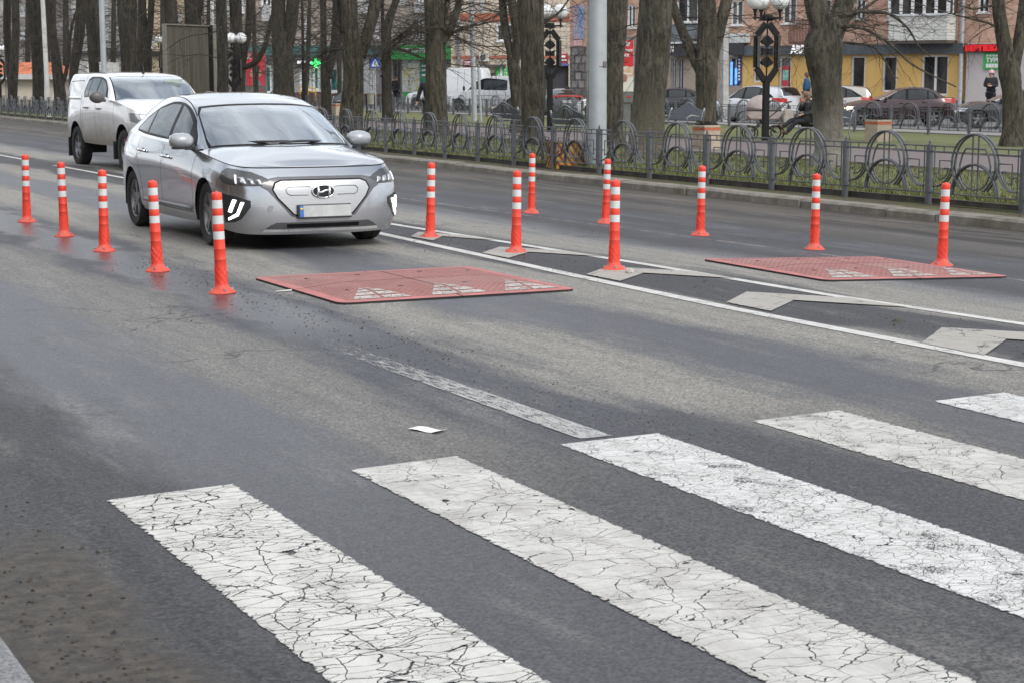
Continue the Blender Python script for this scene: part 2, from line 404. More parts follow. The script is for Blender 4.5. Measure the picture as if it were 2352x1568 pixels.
# grass blades and dead leaves near the railing
m,t=newmat('grass_blade'); oi=t.n.new('ShaderNodeNewGeometry').outputs['Random Per Island']
t.link(t.mix(oi,(.070,.100,.024),(.20,.19,.075)),t.b.inputs['Base Color']); t.b.inputs['Roughness'].default_value=.8
mb=MB(); rg=random.Random(5)
for i in range(42000):
    y=rg.uniform(12,62) if i%3 else rg.uniform(12,34); d=(rg.random()**1.6)*5.0+1.05; x=kx(y)+d; h=rg.uniform(.03,.085); a=rg.uniform(0,PI)
    z=.02 if d>1.2 else -.01; ww=rg.uniform(.006,.013)*(1+y/60); q=rg.uniform(-.04,.04); r2=rg.uniform(-.04,.04)
    c_,s_=math.cos(a)*ww,math.sin(a)*ww
    mb.add([(x-c_,y-s_,z-.01),(x+c_,y+s_,z-.01),(x+q,y+r2,z+h)],[(0,1,2)])
stuff(mb.build('grass',m,fixn=False))
m,t=newmat('dead_leaf'); oi=t.n.new('ShaderNodeNewGeometry').outputs['Random Per Island']
t.link(t.mix(oi,(.16,.085,.04),(.05,.035,.025)),t.b.inputs['Base Color']); t.b.inputs['Roughness'].default_value=.85; leaf_m=m
mb=MB()
for i in range(900):
    y=rg.uniform(13,60); d=rg.uniform(.3,6); x=kx(y)+d; s_=rg.uniform(.015,.04); a=rg.uniform(0,6.28); z=(.045 if d>1 else -.05)
    mb.add([(x+math.cos(a+k*PI/2)*s_*(1 if k%2 else .6),y+math.sin(a+k*PI/2)*s_*(1 if k%2 else .6),z+rg.uniform(0,.02)) for k in range(4)],[(0,1,2,3)])
stuff(mb.build('leaves',leaf_m,fixn=False))
# grit, clods and bark crumbs swept onto the carriageway
m,t=newmat('road_grit'); oi=t.n.new('ShaderNodeNewGeometry').outputs['Random Per Island']
t.link(t.mix(oi,(.02,.017,.014),(.09,.07,.05)),t.b.inputs['Base Color']); t.b.inputs['Roughness'].default_value=.95
mb=MB()
def crumb(x,y,s,z=0):
    a=rg.uniform(0,6.28); e=rg.uniform(.35,1); h=s*rg.uniform(.3,.8); n0=5
    vs=[(x+math.cos(a+2*PI*k/n0)*s*rg.uniform(.6,1),y+math.sin(a+2*PI*k/n0)*s*e*rg.uniform(.6,1),z+.001) for k in range(n0)]+[(x+rg.uniform(-.3,.3)*s,y+rg.uniform(-.3,.3)*s,z+h)]
    mb.add(vs,[(k,(k+1)%n0,n0) for k in range(n0)])
for i in range(1700):
    r=rg.random()
    if r<.42: x,y,s=rg.gauss(4.28,.22),rg.uniform(6.5,16),rg.uniform(.003,.010)
    elif r<.62: x,y,s=abs(rg.gauss(0,.28))+.92,rg.uniform(3.5,11),rg.uniform(.003,.013)
    elif r<.8: x,y,s=rg.gauss(7.75,.3),rg.uniform(6,17),rg.uniform(.003,.012)
    else: x,y,s=rg.uniform(1.2,12),rg.uniform(4,20),rg.uniform(.002,.007)
    crumb(x,y,s*(1 if y<9 else 1.2),crown(x))
for i in range(170): # darker clods in the gutter
    y=rg.uniform(3.9,6.6); crumb(1.02+abs(rg.gauss(0,.16))+.05*math.sin(y*3),y,rg.uniform(.004,.012))
p_=road(2055,738)
for k in range(9): crumb(p_.x+rg.uniform(-.06,.06),p_.y+rg.uniform(-.05,.05),rg.uniform(.012,.03),p_.z)
stuff(mb.build('debris',m))
# ------------------------------------------------------------------ paint
def paint(name,cell,crackw,wear,tone=(.61,.60,.56),dirt=.35,ani=2.6,fadeY=None):
    m,t=newmat(name); p=t.pos(); n=t.noise(p,5.0,5,.65)
    nz=t.n.new('ShaderNodeTexNoise'); nz.inputs['Scale'].default_value=6; nz.inputs['Detail'].default_value=4; t.link(p,nz.inputs['Vector'])
    s_=t.n.new('ShaderNodeVectorMath'); s_.operation='SCALE'; s_.inputs['Scale'].default_value=.075; t.link(nz.outputs['Color'],s_.inputs[0])
    ad=t.n.new('ShaderNodeVectorMath'); ad.operation='ADD'; t.link(p,ad.inputs[0]); t.link(s_.outputs[0],ad.inputs[1]); q=ad.outputs[0]
    zone=t.ramp(t.noise(p,2.1,4,.6),.36,.62)
    wid=t.mixf(zone,crackw*.8,crackw)
    e1=t.vor(t.scale(q,(1/ani,1,1)),1/cell,'DISTANCE_TO_EDGE'); e2=t.vor(t.scale(q,(1/(ani*.7),1,1),(5,2,0)),2.3/cell,'DISTANCE_TO_EDGE')
    e3=t.vor(t.scale(q,(.8,.8,1),(1,9,0)),.33/cell,'DISTANCE_TO_EDGE')
    k1=t.math('GREATER_THAN',t.math('MULTIPLY',e1,cell),wid); k2=t.math('GREATER_THAN',t.math('MULTIPLY',e2,cell/2.3),t.math('MULTIPLY',wid,.5))
    k3=t.math('GREATER_THAN',t.math('MULTIPLY',e3,cell/.33),t.math('MULTIPLY',wid,1.25))
    k2=t.math('MAXIMUM',k2,t.math('GREATER_THAN',t.noise(p,3.3,3,.5),.47))
    k=t.math('MULTIPLY',t.math('MULTIPLY',k1,k2),k3)
    f=t.noise(p,150,3,.7); w=t.math('ADD',t.math('MULTIPLY',n,.55),t.math('MULTIPLY',f,.45))
    wn=t.math('GREATER_THAN',w,wear)
    k=t.math('MULTIPLY',k,wn)
    gx=t.sep(t.gen())[0]; ed=t.math('SUBTRACT',.5,t.math('ABSOLUTE',t.math('SUBTRACT',gx,.5))); rag=t.math('MULTIPLY',t.ramp(t.noise(p,28,5,.75),.4,.75),.05)
    k=t.math('MULTIPLY',k,t.math('GREATER_THAN',ed,rag))
    if fadeY:
        y=t.sep(p)[1]; g=t.ramp(y,fadeY[0],fadeY[1],0,.28); sm=t.noise(t.scale(p,(9,1.5,1)),5,5,.7)
        k=t.math('MULTIPLY',k,t.math('GREATER_THAN',t.math('ADD',t.math('MULTIPLY',f,.5),t.math('MULTIPLY',sm,.5)),t.math('ADD',g,.46)))
    c=t.mix(t.ramp(t.noise(t.scale(p,(2.2,1,1)),2.6,7,.75),.36,.66,0,dirt),tone,(.36,.345,.315)); c=t.mix(t.ramp(f,.3,.8,0,.12),c,(.3,.3,.3))
    t.link(c,t.b.inputs['Base Color']); t.b.inputs['Roughness'].default_value=.7; t.link(k,t.b.inputs['Alpha'])
    t.bump(t.math('ADD',t.math('MULTIPLY',n,.6),k),.25,.004)
    return m
pa=paint('stripe_paint_flaked',.062,.00125,.355,dirt=.5,ani=2.7); pb=paint('stripe_paint_cracked',.075,.0008,.375,(.57,.555,.52),.8,3.0); pc=paint('stripe_paint_crazed',.045,.0007,.425,(.63,.63,.61),.4,1.8); pd=paint('stripe_paint_worn',.08,.0008,.42,(.55,.54,.50),.7,2.2)
pl_=paint('line_paint',.3,.001,.40,(.60,.59,.56),.5); pf=paint('line_paint_faded',.06,.0002,.42,(.42,.42,.41),.5,fadeY=(7.0,14.0)); pg=paint('hatch_paint_dirty',.4,.001,.40,(.34,.315,.275),.8)
def quad(name,pts,m,dz=.004):
    mb=MB(); mb.add([(x,y,crown(x)+dz) for x,y in pts],[tuple(range(len(pts)))]); return struct(mb.build(name,m,fixn=False))
for a,b,ya,yb,m in [(1.66,2.19,6.71,6.76,pa),(2.70,3.22,6.79,6.84,pb),(3.73,4.26,6.86,6.88,pc),(4.81,5.36,6.93,6.97,pd),(5.93,6.44,6.96,6.99,pc),(7.0,7.5,7.0,7.03,pd),(8.05,8.55,7.03,7.05,pb),(9.1,9.6,7.05,7.08,pa)]:
    quad('crosswalk_stripe',[(a,1.9),(b,1.9),(b,yb),(a,ya)],m)
def strip(name,pts,wd,m,dz=.004):
    mb=MB(); vs=[]
    for x,y in pts: vs+=[(x-wd/2,y,crown(x-wd/2)+dz),(x+wd/2,y,crown(x+wd/2)+dz)]
    mb.add(vs,[(2*i,2*i+1,2*i+3,2*i+2) for i in range(len(pts)-1)]); return struct(mb.build(name,m,fixn=False))
strip('lane_line',[(3.96,6.93),(3.95,9),(3.94,13.0),(3.98,16.5)],.17,pf)
strip('lane_line',[(7.84,26.5),(7.85,34.9)],.12,pl_); strip('lane_line',[(7.87,37.5),(8.0,60)],.12,pl_)
strip('island_line',[(7.8,25.5),(7.34,17.2),(7.18,12.86),(7.12,10.43),(7.18,7.2)],.12,pl_)
strip('island_line',[(7.82,25.3),(8.02,18.4),(8.28,13.5),(8.33,11.0),(8.52,9.1),(8.75,7.3)],.12,pl_)
strip('lane_line',[(10.9,10.5),(10.62,16),(10.35,22),(10.3,33)],.05,paint('line_trace',.06,.002,.50,(.34,.27,.22),.5))
for ya,k in ((11.32,1.0),(9.07,1.12),(13.45,.95),(15.55,.85),(17.5,.6)):
    xa=7.79; xl=xa-.53*k; xr=xa+.58*k
    quad('island_chevron',[(xl,ya-1.07),(xa+.01*k,ya-.60),(xa,ya),(xl,ya-.51)],pg,.008)
    quad('island_chevron',[(xa,ya),(xa+.01*k,ya-.60),(xr,ya-1.20),(xr-.04,ya-.56)],pg,.008)
# ------------------------------------------------------------------ vehicle bodies: curved shells cut into their real panels
class Shell:
    """Bi-cubic surface through a grid of control points. rows x stations x 3"""
    def __init__(s,G,mirror_ends=(True,True)):
        G=np.asarray(G,float); s.nr,s.ns=G.shape[:2]
        def mir(r): q=r.copy(); q[:,1]*=-1; return q
        a=mir(G[:,1]) if mirror_ends[0] else 2*G[:,0]-G[:,1]
        b=mir(G[:,-2]) if mirror_ends[1] else 2*G[:,-1]-G[:,-2]
        s.G=np.concatenate([a[:,None],G,b[:,None]],1)
    def ev(s,u,t):
        u=np.atleast_1d(np.asarray(u,float)); t=np.atleast_1d(np.asarray(t,float))
        i=np.clip(np.floor(u).astype(int),0,s.ns-2); f=u-i
        w=np.stack([-.5*f+f**2-.5*f**3,1-2.5*f**2+1.5*f**3,.5*f+2*f**2-1.5*f**3,-.5*f**2+.5*f**3],-1)
        j=np.clip(np.floor(t).astype(int),0,s.nr-2); g=t-j
        def row(r):
            r=np.clip(r,0,s.nr-1); return sum(w[:,k:k+1]*s.G[r,i+k] for k in range(4))
        p1,p2=row(j),row(j+1); p0=np.where((j==0)[:,None],2*p1-p2,row(j-1)); p3=np.where((j==s.nr-2)[:,None],2*p2-p1,row(j+2))
        g=g[:,None]
        return p1+.5*g*(p2-p0+g*(2*p0-5*p1+4*p2-p3+g*(3*(p1-p2)+p3-p0)))
    def inv(s,axes,target,lo,hi):
        """parameters whose point has the given two coordinates"""
        A=np.linspace(lo[0],hi[0],70); B=np.linspace(lo[1],hi[1],50); U,T=np.meshgrid(A,B); U=U.ravel(); T=T.ravel()
        P=s.ev(U,T)[:,axes]; k=np.argmin(((P-target)**2).sum(1)); q=np.array([U[k],T[k]])
        for _ in range(12):
            e=1e-3; p=s.ev([q[0],q[0]+e,q[0]],[q[1],q[1],q[1]+e])[:,axes]; J=np.stack([(p[1]-p[0])/e,(p[2]-p[0])/e],1)
            try: dq=np.linalg.solve(J,target-p[0])
            except np.linalg.LinAlgError: break
            q=q+np.clip(dq,-.2,.2)
            q[0]=min(max(q[0],lo[0]),hi[0]); q[1]=min(max(q[1],lo[1]-.02),hi[1]+.02)
        return q
def inside(poly,x,y):
    c=False; n=len(poly); j=n-1
    for i in range(n):
        a,b=poly[i],poly[j]
        if (a[1]>y)!=(b[1]>y) and x<(b[0]-a[0])*(y-a[1])/(b[1]-a[1])+a[0]: c=not c
        j=i
    return c
def cut_panels(us,vs,polys):
    """flat parameter sheet cut along the panel outlines; returns verts (u,v) and faces by panel name"""
    bm=bmesh.new(); g=[[bm.verts.new((u,v,0)) for u in us] for v in vs]
    for j in range(len(vs)-1):
        for i in range(len(us)-1): bm.faces.new((g[j][i],g[j][i+1],g[j+1][i+1],g[j+1][i]))
    for _,poly in polys:
        n=len(poly)
        for k in range(n):
            a,b=poly[k],poly[(k+1)%n]; d=(b[0]-a[0],b[1]-a[1]); L=math.hypot(*d)
            if L<1e-6: continue
            x0,x1=min(a[0],b[0])-1e-4,max(a[0],b[0])+1e-4; y0,y1=min(a[1],b[1])-1e-4,max(a[1],b[1])+1e-4
            fs=[]
            for f in bm.faces:
                xs=[v.co.x for v in f.verts]; ys=[v.co.y for v in f.verts]
                if max(xs)<x0 or min(xs)>x1 or max(ys)<y0 or min(ys)>y1: continue
                fs.append(f)
            if not fs: continue
            ge=set(fs)|{e for f in fs for e in f.edges}|{v for f in fs for v in f.verts}
            bmesh.ops.bisect_plane(bm,geom=list(ge),dist=1e-6,plane_co=(a[0],a[1],0),plane_no=(-d[1]/L,d[0]/L,0))
    bmesh.ops.triangulate(bm,faces=[f for f in bm.faces if len(f.verts)>4])
    bm.verts.index_update(); V=np.array([(v.co.x,v.co.y) for v in bm.verts]); out={}
    for f in bm.faces:
        c=f.calc_center_median(); nm='body'
        for n_,poly in polys:
            if inside(poly,c.x,c.y): nm=n_; break
        out.setdefault(nm,[]).append([v.index for v in f.verts])
    bm.free(); return V,out
def panel_mb(P,faces,mirror=False,mb=None,push=0.0):
    mb=mb or MB(); used=sorted({i for f in faces for i in f}); mp={i:k for k,i in enumerate(used)}
    pts=[(P[i][0],-P[i][1] if mirror else P[i][1],P[i][2]) for i in used]
    mb.add(pts,[tuple(mp[i] for i in (f[::-1] if mirror else f)) for f in faces]); return mb
def weld(o,d=.0008):
    bm=bmesh.new(); bm.from_mesh(o.data); bmesh.ops.remove_doubles(bm,verts=bm.verts,dist=d); bmesh.ops.recalc_face_normals(bm,faces=bm.faces)
    bm.to_mesh(o.data); bm.free(); return o
def solid(o,th=.006,off=1.0):
    m=o.modifiers.new('s','SOLIDIFY'); m.thickness=th; m.offset=off; return o
def glass_mat(name,tint,refl=1.0,base=.06):
    m=bpy.data.materials.new(name); m.use_nodes=True; t=NT(m); t.n.remove(t.n['Principled BSDF']); out=t.n['Material Output']
    tr=t.n.new('ShaderNodeBsdfTransparent'); tr.inputs[0].default_value=tuple(tint)+(1,)
    gl=t.n.new('ShaderNodeBsdfGlossy'); gl.inputs['Roughness'].default_value=.015; gl.inputs['Color'].default_value=(.92,.97,1,1)
    fr=t.n.new('ShaderNodeFresnel'); fr.inputs['IOR'].default_value=1.52
    f=t.math('ADD',t.math('MULTIPLY',fr.outputs[0],refl),base,True)
    mx=t.n.new('ShaderNodeMixShader'); t.link(f,mx.inputs[0]); t.link(tr.outputs[0],mx.inputs[1]); t.link(gl.outputs[0],mx.inputs[2]); t.link(mx.outputs[0],out.inputs[0]); return m
def car_paint(name,col,metal=.0,rough=.3,coat=1.0,dust=(.25,.23,.2),dz=(0.1,.7),amount=.5,flake=True):
    m,t=newmat(name); v=t.obj(); z=t.sep(v)[2]; n=t.noise(v,4,6,.7); n2=t.noise(v,60,3,.6)
    k=t.math('MULTIPLY',t.ramp(t.math('ADD',z,t.math('MULTIPLY',t.math('SUBTRACT',n,.5),.45)),dz[0],dz[1],1,0),amount)
    k=t.math('MULTIPLY',k,t.ramp(n2,.2,.8,.8,1.0))
    k=t.math('ADD',k,t.ramp(n,.5,.85,0,.02),True)
    c=t.mix(k,col,dust); t.link(c,t.b.inputs['Base Color'])
    t.link(t.mixf(k,metal,0.0),t.b.inputs['Metallic']); t.link(t.mixf(k,rough,.85),t.b.inputs['Roughness'])
    t.link(t.mixf(k,coat,.05),t.b.inputs['Coat Weight']); t.b.inputs['Coat Roughness'].default_value=.04
    return m
rubber=mat('tyre_rubber',(.028,.027,.027),.85,var=.25,scale=9,dirt=((.13,.12,.105),7,.45),bump=.2,bscale=40)
rim_m=mat('rim_alloy',(.24,.24,.25),.38,.75,dirt=((.12,.11,.1),8,.5))
rimdark=mat('rim_dark',(.03,.03,.032),.5,.3)
blackpl=mat('black_plastic',(.022,.022,.024),.5,var=.2)
gloss_blk=mat('gloss_black',(.007,.007,.008),.45,spec=.15)
chrome=mat('chrome',(.78,.79,.8),.12,1.0,var=.05)
underm=mat('underbody',(.015,.015,.015),.9)
glass_w=glass_mat('windscreen_glass',(.50,.58,.58),2.0,.27)
glass_s=glass_mat('side_glass',(.055,.06,.06),.9,.02)
glass_d=glass_mat('privacy_glass',(.05,.06,.065),1.3,.10)
lens_m=glass_mat('lamp_lens',(.86,.88,.9),1.0,.03)
white_led=mat('led_white',(.9,.9,.9),.4,emit=(.93,.97,1),es=3.2,var=0)
red_lens=mat('red_lens',(.36,.012,.012),.35,spec=.3)
amber=mat('amber_lens',(.6,.22,.03),.25)
white_pl=mat('plate_white',(.46,.47,.465),.5)
plate_blue=mat('plate_blue',(.03,.14,.5),.45); plate_yel=mat('plate_yellow',(.85,.6,.05),.45)
seat_m=mat('seat_cloth',(.03,.03,.033),.9); dash_m=mat('dash_plastic',(.035,.036,.038),.7)
def wheel(parent,x,y,z,Rr,rim,width,outer,spokes=5,style='twin',steer=0.0):
    t=thing('wheel','x','x'); del t['label']; del t['category']; t.parent=parent; t.location=(x,y,z); t.rotation_euler=(0,0,steer)
    s=outer; h=width/2
    mb=MB(); mb.lathe([(rim*.98,-h*.82),(rim+.015,-h*.95),(Rr*.93,-h),(Rr*.985,-h*.8),(Rr,-h*.5),(Rr,-h*.12),(Rr*.985,-h*.1),(Rr*.985,h*.1),(Rr,h*.12),(Rr,h*.5),(Rr*.985,h*.8),(Rr*.93,h),(rim+.015,h*.95),(rim*.98,h*.82)],36,'y',cap=False)
    mb.build('tyre',rubber,t,smooth=True,auto=50)
    mb=MB(); f=lambda d:d*s
    mb.lathe([(rim*.99,f(-h*.8)),(rim*.93,f(-h*.7)),(rim*.90,f(h*.3)),(rim*.96,f(h*.72)),(rim*1.0,f(h*.8))],36,'y',cap=False); mb.cur=1
    mb.lathe([(rim*.9,f(h*.05)),(.02,f(h*.05))],24,'y',cap=True); mb.cur=0
    for k in range(spokes):
        a0=2*PI*k/spokes+PI/2
        for dd in ((-.11,.11) if style=='twin' else (0,)):
            a=a0+dd*1.35; ain=a0+dd*.9; wi=.020 if style=='twin' else .034
            def P(r,ang,w_,dep): 
                c,q=math.cos(ang),math.sin(ang); return (c*r-q*w_,f(dep),q*r+c*w_)
            r0,r1=.05,rim*.95; d0,d1=h*.62,h*.74
            vs=[P(r0,ain,-wi*1.2,d0),P(r0,ain,wi*1.2,d0),P(r1,a,wi*.8,d1),P(r1,a,-wi*.8,d1),P(r0,ain,-wi*1.2,d0-.05),P(r0,ain,wi*1.2,d0-.05),P(r1,a,wi*.8,d1-.06),P(r1,a,-wi*.8,d1-.06)]
            mb.add(vs,[(0,1,2,3),(4,7,6,5),(0,4,5,1),(1,5,6,2),(2,6,7,3),(3,7,4,0)])
    mb.lathe([(.075,f(h*.35)),(.07,f(h*.66)),(.03,f(h*.68)),(.001,f(h*.68))],20,'y',cap=False)
    mb.build('rim',[rim_m,rimdark],t,auto=35)
    return t
def build_car(name,label,S,loc,rz,group=None):
    """S: control rows and panel outlines of one vehicle. local x ahead, y left, z up, front axle at x=0"""
    root=thing(name,label,S.get('cat','car'),loc,rz,group); L=Shell(S['low']); S['L']=L; nrow=L.nr-1; ns=L.ns-1
    frontlim=S.get('frontlim',3.7)
    def lowpt(p):
        k,a,z=p
        if k=='y': return L.inv([1,2],np.array([a,z]),(0,0),(frontlim,nrow))
        if k=='r': return L.inv([1,2],np.array([a,z]),(S['rearlim'],0),(ns,nrow))
        return L.inv([0,2],np.array([a,z]),(2.6,0),(ns-1.6,nrow))
    polys=[]
    for nm,pts in S['low_panels']: polys.append((nm,[tuple(lowpt(p)) if p[0]!='st' else (p[1],p[2]) for p in pts]))
    for cx in (0.0,-S['wb']):
        r=S['arch']; cz=S['wr']; arc=[]
        for a in np.linspace(0,PI,19):
            q=lowpt(('x',cx+math.cos(a)*r,max(cz+math.sin(a)*r,S['archz']))); arc.append(tuple(q))
        arc=[(arc[0][0],-.1)]+arc+[(arc[-1][0],-.1)]
        polys.insert(0,('drop',arc))
    us=np.unique(np.concatenate([np.linspace(0,4,25),np.linspace(4,ns,int(S.get('nu',44)))])); vs=np.linspace(0,nrow,S.get('nv',17))
    V,out=cut_panels(us,vs,polys); P=L.ev(V[:,0],V[:,1])
    panels={}
    for nm,fs in out.items():
        if nm!='drop': panels.setdefault(nm,[]).append((P,fs))
    # bonnet
    hs=S['hood']; sm=hs['send']; us=np.linspace(0,sm,40); vv=np.linspace(0,1,13)
    hb=lambda s_:np.interp(s_,hs['s'],hs['bulge']); hc=lambda s_:np.interp(s_,hs['s'],hs['crown'])
    E=L.ev(us,np.full(len(us),float(nrow)))
    V=np.array([(u,v) for v in vv for u in us]); Pk=[]
    bsp=spline(np.stack([hs['s'],hs['bulge'],hs['crown']],1),np.interp(us,hs['s'],np.arange(len(hs['s']))))
    for j,v in enumerate(vv):
        k=1-v**2; k2=1-v**hs.get('pow',2.6)
        for i,u in enumerate(us):
            e=E[i]; Pk.append((e[0]+bsp[i,1]*k,e[1]*v,e[2]+bsp[i,2]*k2+hs.get('crease',0)*math.exp(-((v-.72)/.12)**2)*min(1,i/14)))
    Pk=np.array(Pk); n=len(us); fs=[(j*n+i,j*n+i+1,(j+1)*n+i+1,(j+1)*n+i) for j in range(len(vv)-1) for i in range(n-1)]
    panels['bonnet']=[(Pk,fs)]
    # cabin
    K=S['cabin']; CG=[[] for _ in range(7)]
    for (xc,zc,xr,yr,zr,xb) in K:
        q=None
        ss=np.linspace(3,ns-.02,400); e=L.ev(ss,np.full(400,float(nrow))); 
        k=np.argmin(np.abs(e[:,0]-xb)) if xb>-90 else 399; b=e[k]
        def Q(t_): return np.array([xc+(xr-xc)*t_**2,yr*t_,zc+(zr-zc)*t_**S.get('roofpow',2.6)])
        r=Q(1.0); bl=S.get('tumble',.018)
        rows=[Q(0),Q(.5),Q(.86),r+np.array([0,.012,-.012]),r+(b-r)*.28+np.array([0,bl,0]),r+(b-r)*.64+np.array([0,bl,0]),b]
        for c in range(7): CG[c].append(rows[c])
    C=Shell(np.array(CG),(False,False)); S['C']=C; nk=len(K)-1
    polys=[]
    for nm,pts in S['cab_panels']:
        pl=[]
        for p in pts:
            if p[0]=='ac': pl.append((p[1],p[2]))
            else: pl.append(tuple(C.inv([0,2],np.array([p[1],p[2]]),(0,3.05),(nk,6))))
        polys.append((nm,pl))
    V,out=cut_panels(np.linspace(0,nk,nk*6+1),np.linspace(0,6,25),polys); P=C.ev(V[:,0],V[:,1])
    for nm,fs in out.items(): panels.setdefault(nm,[]).append((P,fs))
    # tail cap between the cabin and the rear edge
    M=S['mats']; objs={}
    for nm,lst in panels.items():
        if nm in ('drop','line'): continue
        pm=S['pmap'].get(nm,(nm,'paint',True)); oname,mk,joined=pm
        sides=[None] if joined else [False,True]
        for sd in sides:
            mb=MB()
            for P_,fs_ in lst:
                for mirror in ((False,True) if joined else (sd,)): panel_mb(P_,fs_,mirror,mb)
            mats_=M[mk]
            if nm=='body' and 'line' in panels:
                mb.cur=1; mats_=[M[mk],M['plast']]
                for P_,fs_ in panels['line']:
                    for mirror in (False,True): panel_mb(P_,fs_,mirror,mb)
            o=weld(mb.build(oname,mats_,root,smooth=True)); objs.setdefault(nm,[]).append(o)
            if mk=='paint': o.data.set_sharp_from_angle(angle=R(38))
            if nm in S.get('thick',{}): solid(o,*S['thick'][nm])
    # dark wheel wells, floor
    mb=MB()
    for cx in (0.0,-S['wb']):
        for s in (1,-1):
            r=S['arch']+.004; yy=S['well']; pr=[(cx+math.cos(a)*r,S['wr']+math.sin(a)*r) for a in np.linspace(-.25,PI+.25,20)]
            for i in range(19):
                a,b=pr[i],pr[i+1]; mb.add([(a[0],s*yy,a[1]),(b[0],s*yy,b[1]),(b[0],s*.45,b[1]),(a[0],s*.45,a[1])],[(0,1,2,3)])
            mb.add([(p[0],s*.45,p[1]) for p in pr],[tuple(range(20))])
    e=L.ev(np.linspace(0,ns,60),np.zeros(60)); 
    fl=[(p[0]*.985,p[1]*.97,max(p[2]+.01,S.get('floor',.2))) for p in e]; 
    ring=[p for p in fl]+[(p[0],-p[1],p[2]) for p in fl[::-1]]
    mb.add(ring,[(i,i+1,len(ring)-2-i,len(ring)-1-i) for i in range(58)])
    mb.build('underbody',underm,root,fixn=False)
    for cx,fr in ((0.0,True),(-S['wb'],False)):
        for s in (1,-1): wheel(root,cx,s*S['ty'],S['wr'],S['wr'],S['rim'],S['tw'],s,S.get('spokes',5),S.get('style','twin'),S.get('steer',0) if fr else 0)
    return root,objs
# ------------------------------------------------------------------ the silver hatchback
def rows(*r): return [[(x,y,z) for x,y,z in row] for row in r]
hx=[ # per row: stations round the plan from nose centre to tail centre
 [(.845,0,.150),(.83,.35,.150),(.775,.62,.155),(.66,.775,.165),(.44,.85,.19),(0,.87,.21),(-.6,.855,.205),(-1.25,.85,.20),(-1.95,.85,.205),(-2.7,.87,.24),(-3.2,.82,.28),(-3.46,.68,.29),(-3.53,.38,.29),(-3.54,0,.29)],
 [(.885,0,.26),(.868,.35,.26),(.805,.64,.265),(.68,.81,.275),(.45,.893,.29),(0,.905,.31),(-.6,.885,.30),(-1.25,.88,.30),(-1.95,.885,.305),(-2.7,.905,.33),(-3.22,.85,.37),(-3.50,.71,.40),(-3.585,.4,.40),(-3.60,0,.40)],
 [(.875,0,.45),(.862,.35,.45),(.805,.65,.45),(.685,.828,.455),(.445,.905,.46),(0,.915,.50),(-.6,.902,.50),(-1.25,.90,.51),(-1.95,.905,.52),(-2.7,.915,.56),(-3.22,.862,.60),(-3.50,.72,.62),(-3.59,.4,.62),(-3.60,0,.62)],
 [(.835,0,.645),(.822,.35,.645),(.772,.645,.648),(.66,.82,.655),(.43,.895,.668),(0,.912,.70),(-.6,.914,.72),(-1.25,.914,.745),(-1.95,.912,.78),(-2.7,.908,.82),(-3.22,.84,.86),(-3.48,.70,.88),(-3.56,.4,.88),(-3.57,0,.88)],
 [(.72,0,.782),(.71,.34,.783),(.665,.61,.786),(.575,.755,.797),(.38,.825,.824),(0,.845,.868),(-.6,.855,.935),(-1.25,.86,.962),(-1.95,.86,.985),(-2.7,.835,1.02),(-3.2,.765,1.05),(-3.45,.655,1.065),(-3.54,.38,1.085),(-3.555,0,1.09)]]
Y=lambda *p:[('y',a,b) for a,b in p]; X=lambda *p:[('x',a,b) for a,b in p]
def sx(pts,w,k='x'):   # narrow band along a polyline (panel gap or trim)
    up=[];dn=[]
    for i,(a,b) in enumerate(pts):
        p,q=pts[max(0,i-1)],pts[min(len(pts)-1,i+1)]; d=(q[0]-p[0],q[1]-p[1]); L=math.hypot(*d) or 1
        nx,nz=-d[1]/L*w/2,d[0]/L*w/2; up.append((k,a+nx,b+nz)); dn.append((k,a-nx,b-nz))
    return up+dn[::-1]
head=[('y',.505,.672),('y',.60,.615),('y',.76,.615),('x',.52,.635),('x',.42,.69),('x',.41,.745),('x',.47,.782),('y',.77,.772),('y',.66,.748),('y',.57,.708)]
